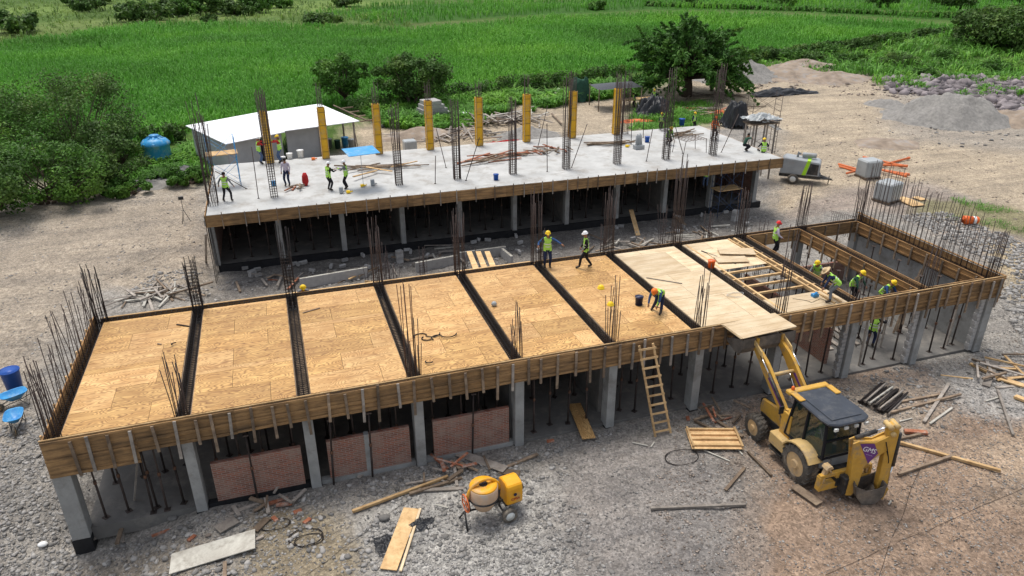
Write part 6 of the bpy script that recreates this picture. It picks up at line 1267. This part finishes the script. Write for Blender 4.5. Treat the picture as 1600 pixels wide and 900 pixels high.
m_ = MB(); p = at(772, 478, D); m_.lathe([(0, 0), (.09, .02), (.12, .1), (.08, .18), (0, .2)], (p.x, p.y, D), n=12); m_.thing('plastic_jug', MAT['block_wrap'], 'small translucent jug on the fifth deck panel beside the red marks', 'jug')
m_ = MB(); c_ = at(1150, 462, D); m_.tube([(c_.x+math.cos(t)*(.35+.1*math.sin(t*3)), c_.y+math.sin(t)*.22, D+.012+.001*i) for i, t in enumerate(np.linspace(0, 11, 60))], .008, 4); m_.thing('cord', MAT['white_cloth'], 'pale cord coiled loosely on the pale plywood panel', 'cord')
m_ = MB(); c_ = at(1275, 470, D); m_.tube([(c_.x+.9*t+.1*math.sin(t*9), c_.y+.2*math.sin(t*5)-.4*t, D+.012) for t in np.linspace(-.8, .8, 40)], .008, 4); m_.thing('cord', MAT['black_cloth'], 'thin dark power cord on the front plywood of the eighth panel', 'cord')
m_ = MB(); p = at(1273, 463, D); m_.box(p.x-.14, p.x+.14, p.y-.09, p.y+.09, D, D+.12); m_.tube([(p.x-.02, p.y, D+.12), (p.x+.02, p.y, D+.2), (p.x+.14, p.y, D+.16)], .02, 6); m_.lathe([(.11, -.01), (.11, .01), (0, .01)], (p.x-.05, p.y-.1, D+.1), 'y', 14); m_.thing('circular_saw', MAT['barrow_blue'], 'teal power saw at the feet of the worker in the straw hat', 'power saw')
for k, (px, py, rz) in enumerate([(1150, 396, -12), (1140, 408, -5), (1125, 400, 8)]):
    p = at(px, py, D); m_ = MB(); m_.box(-.85+.2*k, .85, -.4+.1*k, .4, .02+.05*(2-k), .045+.05*(2-k), Matrix.Translation((p.x, p.y, D-.01)) @ Matrix.Rotation(R(rz-10), 4, 'Z')); m_.thing('plywood_sheet', MAT['ply_pale'], ['top loose pale sheet on the eighth deck panel', 'middle loose pale sheet under the top one on the eighth panel', 'lowest loose sheet on the eighth deck panel'][k], 'plywood sheet')

# ================= COURTYARD =================
def lowwall(a, b_, label):
    a = g(*a); b_ = g(*b_); m_ = MB(); a.z = b_.z = -.28; m_.bar(a, b_, .16, .6); t = m_.thing('foundation_wall', MAT['block'], label, 'wall'); a.z = b_.z = .03; m2 = MB(); m2.bar(a, b_, .14, .02)
    o = m2.build('capping', MAT['white_board']); o.data.transform(Matrix.Translation(-t.location)); o.parent = t
lowwall((470, 450), (575, 432), 'low block wall with pale top behind the second deck panel'); lowwall((650, 425), (715, 412), 'low block wall with pale top behind the fourth deck panel'); lowwall((715, 408), (790, 398), 'low block wall with pale top behind the leaning boards'); lowwall((785, 402), (800, 415), 'short cross wall with pale top beside the leaning boards')
r = random.Random(9)
for k in range(46):
    px = r.choice([r.uniform(360, 560), r.uniform(560, 800), r.uniform(800, 1180)]); y0_ = 437-(px-360)*.098; py = y0_+r.uniform(-22, 8); p = g(px, py); 
    if r.random() < .4: p.y = 21.3+r.uniform(0, .5)
    p.z = float(hgt(p.x, p.y)); m_ = MB(); M4 = Matrix.Rotation(r.random()*3, 4, 'Z') @ Matrix.Rotation(r.choice([0, 0, 1.57, .3]), 4, 'X'); m_.box(-.2, .2, -.08, .08, 0, .2, M4); o = m_.build('concrete_block', MAT['block'], bevel=.01); o.location = p+Vector((0, 0, .08)); 
    tag(o, 'grey concrete block lying in the rubble between the two buildings', 'concrete block', 'concrete blocks in the courtyard')
for k, (px, py) in enumerate([(625, 410), (1147, 345), (395, 432)]):
    p = g(px, py); t = empty('block_stack', p, .3*k, ['stack of grey blocks behind the third deck panel', 'stack of pale blocks by the right end of the courtyard', 'small stack of blocks at the left of the courtyard'][k], 'block stack')
    for q in range(4 if k < 2 else 2): m_ = MB(); m_.box(-.2, .2, -.16, .16, q*.2, q*.2+.195, Matrix.Rotation(.1*q, 4, 'Z')); m_.build('concrete_block', MAT['block'], t, bevel=.01)
for k in range(3):
    p = Vector((18.7+.62*k, 9.3, 2.0)); q = Vector((18.2+.62*k, 11.2, 1.0)); m_ = MB(); a = at(744+14*k, 421, Y=9.0); b_ = at(733+14*k, 393, 1.6); m_.bar(a, b_, .28, .04); m_.thing('plank', MAT['new_wood'], ['left one of three boards leaning on the back edge of the deck', 'middle one of three boards leaning on the back edge of the deck', 'right one of three boards leaning on the back edge of the deck'][k], 'plank')
for k, (a, b_, c, d) in enumerate([(997, 368, 986, 328), (1070, 352, 1055, 335)]):
    p = g(a, b_); q = at(c, d, Y=22.0); m_ = MB(); m_.bar(p, q, .3, .05); m_.thing('plank', MAT['new_wood' if k == 0 else 'old_wood'], ['brown plank leaning on the foundation of the rear building', 'shorter dark plank leaning on the rear foundation further right'][k], 'plank')
m_ = MB(); m_.bar(g(322, 410), (3.3, 20.2, 2.6), .12, .08); m_.thing('raking_timber', MAT['grey_wood'], 'raking timber propping the left end of the rear building', 'timber')
for k in range(6):
    p = g(395+30*k, 458-5*k); m_ = MB(); m_.bar((p.x, 9.3, 2.95), (p.x+1.2, 9.32, 2.95), .2, .16); m_.thing('brick_ledge', MAT['brick_loose' if k < 2 else 'new_wood'], f'{ORD(k)} plank from the left along the back edge of the deck', 'plank')
pile('scrap boards in the courtyard behind the third deck panel', 540, 432, 14, 1.8, .9, ['new_wood', 'old_wood', 'grey_wood'], 31)
pile('scrap timber in the courtyard left of the leaning boards', 680, 402, 14, 1.8, 1.2, ['grey_wood', 'old_wood', 'white_board'], 32)
pile('broken wood in the courtyard behind the striding worker', 980, 385, 18, 1.6, 1.4, ['grey_wood', 'old_wood', 'white_board'], 33)
pile('light scrap in the courtyard behind the pale deck panels', 1090, 365, 18, 1.5, 1.4, ['grey_wood', 'white_board', 'old_wood'], 34)
pile('scrap boards at the left end of the courtyard', 420, 440, 12, 1.5, 1.0, ['brick_loose', 'old_wood', 'grey_wood'], 35)
# rows of short starter bars in the courtyard belong to the foundations
SB = empty('foundation_bars', (20, 12, 0), 0, 'rows of short rusty starter bars rising from the foundations between the buildings', 'rebar')
rr = random.Random(5)
for (x0, x1, y) in ((11.5, 13.4, 17.2), (13.8, 15.6, 14.5), (15.2, 17.6, 13.2), (19.5, 21.5, 12.6), (22.5, 25.2, 12.9), (26.5, 29.3, 13.5), (30, 33, 12.9), (17.4, 18.3, 17.6)):
    m_ = MB(); x = x0
    while x < x1:
        for yy in (0, .25): lx = rr.gauss(0, .12); m_.tube([(x-20, y+yy-12, -.7), (x+lx-20, y+yy+rr.gauss(0, .1)-12, rr.uniform(.2, .9))], .012, 4)
        x += .22
    m_.build('bar_row', MAT['rebar'], SB)
for k, (x, y, h) in enumerate([(12.3, 14.5, 3.6), (14.2, 14.2, 3.4), (16.6, 16.5, 3.8), (21.2, 14.6, 3.6), (24.6, 14, 3.4), (28.5, 14.2, 4.2), (30.2, 12.2, 4.4), (33.4, 11.6, 3.6), (31.8, 11.0, 3.0)]):
    o = cage(SB, x-20, y-12, -.6, h-.6, .3, .3, 3, 3, .013, 'rebar', .3, .12, 'column_rebar', 30+k)
# ================= YARD AND BACKGROUND =================
SH = empty('site_shed', (7, 45, 0), 0, 'white metal roofed site shed with grey walls behind the rear slab', 'shed'); so = Vector((7, 45, 0))
def sp_(V, F, name, mat, th=.06):
    V = [Vector(v)-so for v in V]; k = len(V); V2 = V+[v-Vector((0, 0, th)) for v in V]; F2 = [F, tuple(i+k for i in F)[::-1]]+[(F[i], F[i]+k, F[(i+1) % len(F)]+k, F[(i+1) % len(F)]) for i in range(len(F))]
    m_ = MB(); m_.add(V2, F2); return m_.build(name, MAT[mat], SH)
sp_([(.45, 48.0, 3.0), (3.9, 40.3, 2.9), (8.55, 43.2, 2.9), (6.6, 52.0, 3.0)], (0, 1, 2, 3), 'roof', 'roof_white'); sp_([(6.6, 51.2, 3.1), (8.56, 43.2, 2.98), (15.1, 45.7, 2.85), (12.3, 53.6, 3.12)], (0, 1, 2, 3), 'roof', 'roof_white')
def swall(a, b_, z1, mat='wall_grey', name='wall'): m_ = MB(); a = Vector(a)-so; b_ = Vector(b_)-so; a.z = b_.z = z1/2; m_.bar(a, b_, .12, z1); return m_.build(name, MAT[mat], SH)
swall((1.0, 47.2, 0), (3.9, 41.2, 0), 2.82); swall((3.9, 41.2, 0), (6.4, 42.9, 0), 2.8); swall((7.0, 43.3, 0), (8.2, 44.1, 0), 2.8); swall((8.6, 44.3, 0), (11.5, 45.8, 0), 2.75); swall((1.0, 47.2, 0), (6.5, 51, 0), 2.9)
m_ = MB(); a = Vector((6.4, 43.0, 1.2))-so; m_.bar(a, a+Vector((.6, .42, 0)), .06, 2.4); m_.build('door', MAT['black_cloth'], SH)
for k, (x, y) in enumerate([(11.6, 45.6), (14.6, 46.2), (12.4, 52.8), (14, 50)]): m_ = MB(); m_.tube([(x-7, y-45, 0), (x-7, y-45, 2.8)], .09, 7); m_.build('post', MAT['grey_wood'], SH)
for k in range(4): m_ = MB(); m_.bar((15.0-7-.3*k+.2, 45.9-45+2.2*k, 2.75), (15.9-7-.3*k+.4, 45.9-45+2.2*k+.3, 2.75), .1, .1); m_.build('rafter', MAT['old_wood'], SH)
m_ = MB(); m_.bar((15.7-7, 45.9-45, 2.84), (13.6-7, 53.5-45, 2.9), .12, .1); m_.build('rafter', MAT['old_wood'], SH)
rr = random.Random(12)
for k, (px, py, mt, s) in enumerate([(478, 236, 'blue_plastic', .5), (490, 234, 'rebar_dark', .6), (505, 232, 'barrow_blue', .5), (515, 230, 'grey_paint', .5), (528, 232, 'green_cloth', .5), (540, 230, 'barrow_blue', .6), (550, 232, 'block_wrap', .55)]):
    bucket(g(px, py), s*.55, s*1.6, mt, ['blue drum at the left under the shed roof', 'dark drum beside the shed post', 'light blue drum under the right shed roof', 'grey drum under the right shed roof', 'green drum under the right shed roof', 'bright blue drum at the right end of the shed', 'pale grey drum outermost right of the shed'][k], False, name='drum', cat='drum', fill='navy')
m_ = MB(); p = g(463, 238); m_.tube([(p.x+math.cos(t)*(.7+.02*t), p.y, .75+math.sin(t)*(.7+.02*t)) for t in np.linspace(0, 19, 70)], .04, 5); m_.thing('hose_coil', MAT['green_cloth'], 'dark green hose coil leaning against the shed wall', 'hose coil')
# blue water tank
p = g(249, 254, .1); t = empty('water_tank', p, 0, 'large light blue plastic water tank among the shrubs left of the shed', 'water tank'); m_ = MB(); t.scale = (1.0, 1.0, 1.5); m_.lathe([(1.05, 0), (1.12, .25), (1.1, .95), (1.2, 1.0), (1.2, 1.1), (.95, 1.3), (.45, 1.42)], n=24); m_.build('body', MAT['sky_blue'], t)
for k in range(8): a = k*.785; m_ = MB(); m_.bar((math.cos(a)*1.15, math.sin(a)*1.15, 1.12), (math.cos(a)*.5, math.sin(a)*.5, 1.46), .16, .06); m_.build('rib', MAT['sky_blue'], t)
m_ = MB(); m_.lathe([(.42, 1.40), (.42, 1.52), (.38, 1.56), (0, 1.58)], n=18); m_.build('lid', MAT['barrow_blue'], t)
# crumpled sheets and tarpaulins
def tarp(label, loc, rx, ry, h, mat, seed, name='tarpaulin', cat='tarpaulin', boxy=False, n=36):
    U, W = np.meshgrid(np.linspace(-1, 1, n), np.linspace(-1, 1, n)); rr_ = np.maximum(abs(U), abs(W)) if boxy else np.hypot(U, W)*1.0
    z = h*(1-sst(rr_, .5, .95)) if boxy else h*np.clip(1-rr_, 0, 1)**.8; kk = .35 if boxy else 1; z = z+h*.3*kk*fbm(U*3, W*3, seed)*(rr_ < 1.2)+h*.2*kk*fbm(U*8, W*8, seed+3)*(rr_ < 1.15)+h*.06
    ed = 1+.2*fbm(U*2, W*2, seed+8); V = np.stack([(U*rx*ed).ravel(), (W*ry*ed).ravel(), np.maximum(z, .01).ravel()], 1); I = np.arange(n*n).reshape(n, n); F = np.stack([I[:-1, :-1], I[:-1, 1:], I[1:, 1:], I[1:, :-1]], -1).reshape(-1, 4)
    o = np_mesh(name, V, F, MAT[mat], None, False); o.location = loc; return tag(o, label, cat)
tarp('upright mound wrapped in black plastic right of the rear slab', g(1148, 198), 1.15, 1.1, 2.3, 'black_plastic', 1, boxy=True); tarp('flat black plastic trailing right of the wrapped mound', g(1182, 189), 3.0, 1.0, .3, 'black_plastic', 2); tarp('black plastic sheet lying on the open yard', g(1218, 147), 4.4, 1.6, .7, 'black_plastic', 3)
tarp('black plastic tent shaped heap left of the tree trunk', g(1022, 178), 2.2, 1.6, 2.0, 'black_plastic', 4); tarp('grey plastic sheets crumpled beside the shed and hedge', g(282, 276), 3.0, 1.6, .7, 'black_plastic', 5); tarp('dark plastic sheet behind the slab near the fourth yellow form', g(632, 190), 3.2, 1.8, .6, 'black_plastic', 6)
tarp('white sheet spread over goods behind the slab', g(698, 182), 4.2, 2.6, .5, 'roof_white', 7, 'white_sheet', 'sheet'); tarp('black plastic under the wide brown plank', g(655, 820), .45, .3, .12, 'black_plastic', 8); tarp('black plastic at the left of the wide brown plank', g(604, 852), .35, .5, .12, 'black_plastic', 9)
tarp('small red cloth lying beside the dark shrubs on the track', g(93, 304), .5, .6, .9, 'red_cloth', 10, 'red_cloth', 'cloth'); tarp('orange red net lying on the grass left of the slab corner', g(990, 190), 2.2, .6, .25, 'orange_pipe', 11, 'safety_net', 'net'); tarp('red net rolled by the yellow form on the ground behind the slab', g(795, 222), 1.8, .3, .2, 'red_cloth', 12, 'safety_net', 'net'); tarp('orange net beside the wrapped black mound', g(1122, 178), 1.0, .6, .4, 'orange_pipe', 13, 'safety_net', 'net')
tarp('grey sacks heaped on the props table at the right end of the rear slab', (*at(1190, 185, Y=27)[:],), 1.2, .8, .45, 'block_wrap', 14, 'sack_heap', 'sacks')
tarp('grey green tarpaulin covering goods near the hedge', g(906, 158), 1.4, 1.0, 2.4, 'green_cloth', 15, boxy=True)
m_ = MB(); p = at(1190, 190, Y=27)
t = empty('sack_stand', (p.x, p.y, 0), 0, 'tall timber stand holding grey sacks behind the right end of the rear slab', 'stand')
for dx in (-1.0, 0, 1.0):
    for dy in (-.5, .5): m_ = MB(); m_.bar((dx, dy, 0), (dx, dy, p.z-.1), .1, .1); m_.build('leg', MAT['grey_wood'], t)
m_ = MB(); m_.box(-1.2, 1.2, -.7, .7, p.z-.1, p.z-.02); m_.build('top', MAT['old_wood'], t)
# canopy and work table near the tree
p = g(960, 168); t = empty('canopy', p, R(-8), 'dark flat canopy on poles over a work place near the big tree', 'canopy'); m_ = MB(); n = 10
U, W = np.meshgrid(np.linspace(-1, 1, n), np.linspace(-1, 1, n)); V = np.stack([(U*2.6).ravel(), (W*2.0).ravel(), (2.5+.25*(1-U*U)*(1-W*W)+.1*U).ravel()], 1); I = np.arange(n*n).reshape(n, n); F = np.stack([I[:-1, :-1], I[:-1, 1:], I[1:, 1:], I[1:, :-1]], -1).reshape(-1, 4); np_mesh('sheet', V, F, MAT['black_plastic'], t, True)
for sx in (-1, 1):
    for sy in (-1, 1): m_ = MB(); m_.tube([(sx*2.5, sy*1.9, 0), (sx*2.5, sy*1.9, 2.5)], .06, 6); m_.build('post', MAT['old_wood'], t)
p = g(995, 166); t = empty('work_table', p, R(5), 'long rough timber work table left of the tree trunk', 'table'); m_ = MB(); m_.box(-2.2, 2.2, -.6, .6, .82, .9); m_.build('tabletop', MAT['new_wood'], t)
for sx in (-2.0, -.7, .7, 2.0):
    for sy in (-.5, .5): m_ = MB(); m_.box(sx-.06, sx+.06, sy-.06, sy+.06, 0, .82); m_.build('leg', MAT['old_wood'], t)
# wrapped block pallets and stacked blocks
def pallet(label, p, rz, s=1.0):
    t = empty('block_pallet', p, rz, label, 'block pallet'); m_ = MB()
    for k in (-.5, 0, .5): m_.box(k-.07, k+.07, -.55, .55, 0, .1)
    for k in range(6): m_.box(-.6, .6, -.55+k*.2, -.45+k*.2, .1, .125)
    m_.build('pallet', MAT['old_wood'], t); V = []
    m_ = MB()
    for iz in range(5):
        for ix in range(3): m_.box(-.56+ix*.375, -.56+ix*.375+.365, -.5, .5, .13+iz*.205, .13+iz*.205+.198)
    m_.build('blocks', MAT['block'], t); o = t.children[-1]; o.name = 'block_load'
    m_ = MB(); m_.box(-.60, .60, -.54, .54, .12, 1.19); q = m_.build('plastic_wrap', MAT['block_wrap'], t, bevel=.09); t.scale = (s, s, s)
pallet('plastic wrapped pallet of blocks in front of the orange pipes', g(1355, 277), R(-4), 1.25); pallet('plastic wrapped pallet of blocks nearest the wells, beside loose boards', g(1384, 314), R(14), 1.25); pallet('small pallet of stacked blocks behind the slab by the fourth yellow form', g(641, 238), R(3), .95)
p = g(678, 186); t = empty('block_stack', p, .2, 'large stepped stack of grey blocks behind the white sheet', 'block stack')
for q in range(5): m_ = MB(); m_.box(-2.0+.2*q, 2.0-.35*q, -.9, .9, q*.42, q*.42+.41); m_.build('block_layer', MAT['block'], t, bevel=.03)
# orange pipes
for k, (a, b_, c, d) in enumerate([(1310, 258, 1345, 268), (1311, 262, 1345, 272), (1348, 248, 1410, 262), (1375, 262, 1420, 250), (1368, 268, 1420, 277), (1370, 262, 1417, 264), (1322, 276, 1345, 270), (1372, 270, 1415, 281)]):
    a_ = g(a, b_, .1+.03*k); b2 = g(c, d, .1+.03*k); dd = (b2-a_).normalized(); m_ = MB(); m_.tube([a_, b2-dd*.3, b2-dd*.3, b2], [.09, .09, .12, .12], 10); m_.thing('orange_pipe', MAT['orange_pipe'], ['orange pipe leftmost behind the wrapped pallet, upper one', 'orange pipe leftmost behind the wrapped pallet, lower one', 'orange pipe lying highest and crossing another', 'short pale orange pipe under the highest one', 'orange pipe at the lower right of the pallet', 'thin orange pipe running right from behind the pallet', 'short orange pipe below left of the wrapped pallet', 'lowest orange pipe at the right of the pallet'][k], 'pipe')
# traffic barrel lying on its side
p = g(1515, 350, .28); m_ = MB(); t = empty('traffic_barrel', p, R(-20), 'orange traffic barrel lying on its side in the grass at the right', 'traffic barrel')
m_.lathe([(.30, -.5), (.30, -.2), (.27, -.19), (.27, .1)], n=18, ax='x'); m_.lathe([(.25, .28), (.24, .45), (.2, .5), (0, .5)], n=18, ax='x'); m_.lathe([(0, -.49), (.3, -.5)], n=18, ax='x'); m_.build('body', MAT['orange_plastic'], t); m_ = MB(); m_.lathe([(.272, .1), (.268, .28)], n=18, ax='x'); m_.build('stripe', MAT['white'], t)
for k, (px, py, rz, w_, l_) in enumerate([(1412, 312, .2, .5, .9), (1424, 318, -.1, .55, 1.5), (1436, 312, .1, .3, .8)]):
    p = g(px, py); m_ = MB(); m_.box(-w_, w_, -l_/2, l_/2, .03+.03*k, .06+.03*k, Matrix.Rotation(rz, 4, 'Z')); o = m_.build('board', MAT['new_wood']); o.location = p; tag(o, ['left loose pale board on the grass by the wrapped pallet', 'middle longer pale board on the grass by the wrapped pallet', 'right small pale board on the grass by the wrapped pallet'][k], 'board')
# compressor
p = g(1247, 284); CP = empty('towed_compressor', p, R(-42), 'grey towed compressor with a lime green stripe beside the rear slab', 'compressor'); CP.scale = (1.15,)*3
m_ = MB(); m_.prism([(-1.25, .65), (1.25, .65), (1.25, 1.5), (1.1, 1.62), (-1.05, 1.75), (-1.25, 1.6)], (0, 0, 0), (1, 0, 0), (0, 0, 1), 1.3); b_ = m_.build('canopy', MAT['grey_paint'], CP, bevel=.05)
m_ = MB(); m_.prism([(.15, .68), (.4, .68), (.62, 1.67), (.4, 1.68)], (0, 0, 0), (1, 0, 0), (0, 0, 1), 1.33); m_.build('stripe', MAT['lime'], b_); m_ = MB(); m_.prism([(.45, .75), (1.15, .75), (1.15, 1.45), (.62, 1.5)], (0, 0, 0), (1, 0, 0), (0, 0, 1), 1.32); m_.build('side_grille', MAT['dark_metal'], b_)
m_ = MB(); m_.box(1.245, 1.265, -.5, .5, .85, 1.4); m_.build('end_grille', MAT['dark_metal'], b_); m_ = MB(); m_.lathe([(.16, -.45), (.17, -.4), (.17, .4), (.16, .45), (0, .45)], (.45, .1, 1.88), 'x', 14); m_.lathe([(0, -.45), (.16, -.45)], (.45, .1, 1.88), 'x', 14); m_.tube([(-.1, .1, 1.9), (-.25, .1, 2.05), (-.3, .1, 1.7)], .08, 8); m_.build('muffler', MAT['grey_paint'], CP)
m_ = MB(); m_.box(-1.3, 1.35, -.6, .6, .45, .64); m_.bar((1.3, 0, .5), (2.1, 0, .4), .12, .1); m_.bar((1.3, .5, .5), (2.0, 0, .42), .08, .08); m_.bar((1.3, -.5, .5), (2.0, 0, .42), .08, .08); m_.tube([(1.9, .1, 0), (1.9, .1, .6)], .035, 6); m_.build('chassis', MAT['dark_metal'], CP)
for y in (-.72, .72): m_ = MB(); m_.lathe([(.2, -.1), (.33, -.11), (.36, 0), (.33, .11), (.2, .1)], (-.35, y, .36), 'y', 20); w_ = m_.build('wheel', MAT['rubber'], CP); m_ = MB(); m_.lathe([(0, -.07), (.2, -.1), (.2, .1), (0, .07)], (-.35, y, .36), 'y', 14); m_.build('rim', MAT['reflective'], w_)
# blue sheet on a prop, red jacket, small tools on rear slab
p = at(568, 292, ZR); t = empty('parasol', (p.x, p.y, ZR), 0, 'bright blue square sheet held on a thin pole like a parasol on the rear slab', 'parasol'); m_ = MB(); m_.tube([(0, 0, 0), (0, 0, 2.25)], .015, 6); m_.lathe([(.12, 0), (.12, .05), (0, .05)], n=10); m_.build('pole', MAT['grey_paint'], t)
m_ = MB(); m_.box(-.95, .95, -.8, .8, 2.25, 2.28, Matrix.Rotation(.15, 4, 'Z') @ Matrix.Rotation(.06, 4, 'X')); m_.build('cover', MAT['sky_blue'], t)
m_ = MB(); p = at(478, 290, ZR); m_.lathe([(.1, 0), (.2, .25), (.18, .6), (.1, .8), (0, .82)], (p.x, p.y, ZR), n=10); m_.thing('red_bag', MAT['red_cloth'], 'red bag standing on the rear slab right of the worker in pink', 'bag')
for k, (px, py, mt, nm, lab) in enumerate([(567, 292, 'helmet_yellow', 'power_tool', 'yellow tool lying below the blue parasol'), (583, 290, 'grey_paint', 'metal_can', 'grey can right of the yellow tool on the rear slab'), (534, 302, 'grey_paint', 'metal_can', 'grey can at the front of the rear slab below the worker'), (545, 302, 'helmet_yellow', 'power_tool', 'small yellow tool in front of the second cage'), (980, 230, 'helmet_yellow', 'power_tool', 'yellow tool on the dark boards near the sixth cage'), (490, 250, 'helmet_orange', 'helmet', 'orange helmet lying on the slab near the white pails')]):
    p = at(px, py, ZR); m_ = MB(); m_.box(-.14, .1, -.1, .1, 0, .16 if nm != 'metal_can' else .38, Matrix.Translation((p.x, p.y, ZR+.012))); m_.tube([(p.x+.08, p.y, ZR+.08), (p.x+.26, p.y+.05, ZR+.1)], .04, 8); m_.thing(nm, MAT[mt], lab, nm.replace('_', ' '), bevel=.03)
# block stack / grey cylinder near sixth cage
p = at(998, 233, ZR); t = empty('vibrator', (p.x, p.y, ZR), 0, 'grey machine with upright pipes on the slab between the sixth and seventh cages', 'machine')
for k in range(5): m_ = MB(); m_.tube([(-.25+.12*k, 0, 0), (-.25+.12*k, .05*k, 1.0+.1*(k % 2))], .05, 7); m_.build('pipe', MAT['grey_paint'], t)
m_ = MB(); m_.box(-.35, .35, -.2, .25, .02, .3); m_.build('base', MAT['grey_paint'], t)
# rebar mat table at right of rear slab
p = at(1077, 238, ZR); t = empty('rebar_table', (p.x, p.y, ZR), .15, 'square rusty bar mesh raised on thin legs near the right end of the rear slab', 'rebar mesh')
for k in range(7): m_ = MB(); m_.tube([(-.9+.3*k, -.7, 1.0), (-.9+.3*k, .7, 1.0)], .014, 5); m_.build('cross_bar', MAT['rebar_rust'], t)
for k in range(5): m_ = MB(); m_.tube([(-.95, -.6+.3*k, 1.015), (.95, -.6+.3*k, 1.015)], .014, 5); m_.build('long_bar', MAT['rebar_rust'], t)
for sx in (-.9, .9):
    for sy in (-.6, .6): m_ = MB(); m_.tube([(sx*1.15, sy, 0), (sx, sy, 1.0)], .022, 6); m_.build('leg', MAT['rebar'], t)
# stones that stand out
for k, (px, py, s, mt) in enumerate([(68, 853, .2, 'white'), (270, 812, .22, 'stone'), (282, 826, .16, 'stone'), (326, 838, .13, 'stone_brown'), (95, 712, .2, 'stone'), (600, 812, .25, 'stone'), (1290, 742, .12, 'white'), (1340, 748, .10, 'white')]):
    p = g(px, py); V = ICO_V*(1+.15*rng.uniform(-1, 1, (12, 1)))*np.array([1, .75, .5])*s; me_o = np_mesh('boulder', V+np.array([0, 0, s*.35]), ICO_F, MAT[mt], None, True); ms = me_o.modifiers.new('s', 'SUBSURF'); ms.levels = ms.render_levels = 2; me_o.location = p
    tag(me_o, ['white stone among the cobbles at the lower left', 'large round stone at the foot of the second column', 'angular grey stone just below the large round one', 'brownish round stone left of the square board', 'pale stone on the cobbles left of the first column', 'angular grey stone below the long timber', 'small white stone in the dirt right of the stick', 'second small white stone in the dirt right of the stick'][k], 'stone')
# wire coils on the ground
for k, (px, py, r_, sq) in enumerate([(483, 845, .42, .7), (478, 840, .5, .8), (1065, 715, .62, .7), (430, 820, .45, .6)]):
    p = g(px, py); m_ = MB(); m_.tube([(p.x+math.cos(t)*(r_+.03*math.sin(t*2.3)), p.y+math.sin(t)*r_*sq, float(hgt(p.x+math.cos(t)*r_, p.y+math.sin(t)*r_*sq))+.04+.01*math.sin(t*3)) for t in np.linspace(0, 12.6, 70)], .012, 4)
    m_.thing('wire_coil', MAT['rebar_dark'], ['wire coil lying on the ground at the lower left, inner one', 'wire coil lying around the inner one at the lower left', 'dark wire coil beside the shutter panel', 'thin wire coil left of the other two'][k], 'wire coil')
for k, (a, b_, c, d) in enumerate([(1290, 900, 1600, 762), (1450, 700, 1372, 900), (480, 900, 640, 780), (160, 440, 290, 380)]):
    m_ = MB(); A = g(a, b_); B = g(c, d); m_.tube([Vector((q.x+.02*math.sin(i*.6), q.y+.02*math.cos(i*.7), float(hgt(q.x, q.y))+.02)) for i, q in enumerate([A.lerp(B, t) for t in np.linspace(0, 1, 24)])], .006, 4)
    m_.thing('cable', MAT['rebar_dark'], ['long thin cable on the dirt crossing the lower right', 'thin cable running from the old timber to the bottom edge', 'thin cable passing under the wide brown plank', 'dark cable on the gravel track left of the rear building'][k], 'cable')
# curved reinforcement and barrier behind the well
m_ = MB(); p = g(1310, 345)
for k in range(14): q = at(1297+k*3.2, 352+k*.8, .4); m_.tube([(q.x, q.y, -.1), (q.x, q.y, 1.2), (q.x+.05, q.y+.2, 1.35), (q.x+.1, q.y+.4, 1.2)], .014, 4)
m_.thing('hooked_bars', MAT['rebar'], 'row of hooked rusty bars behind the back wall of the right wells', 'rebar')
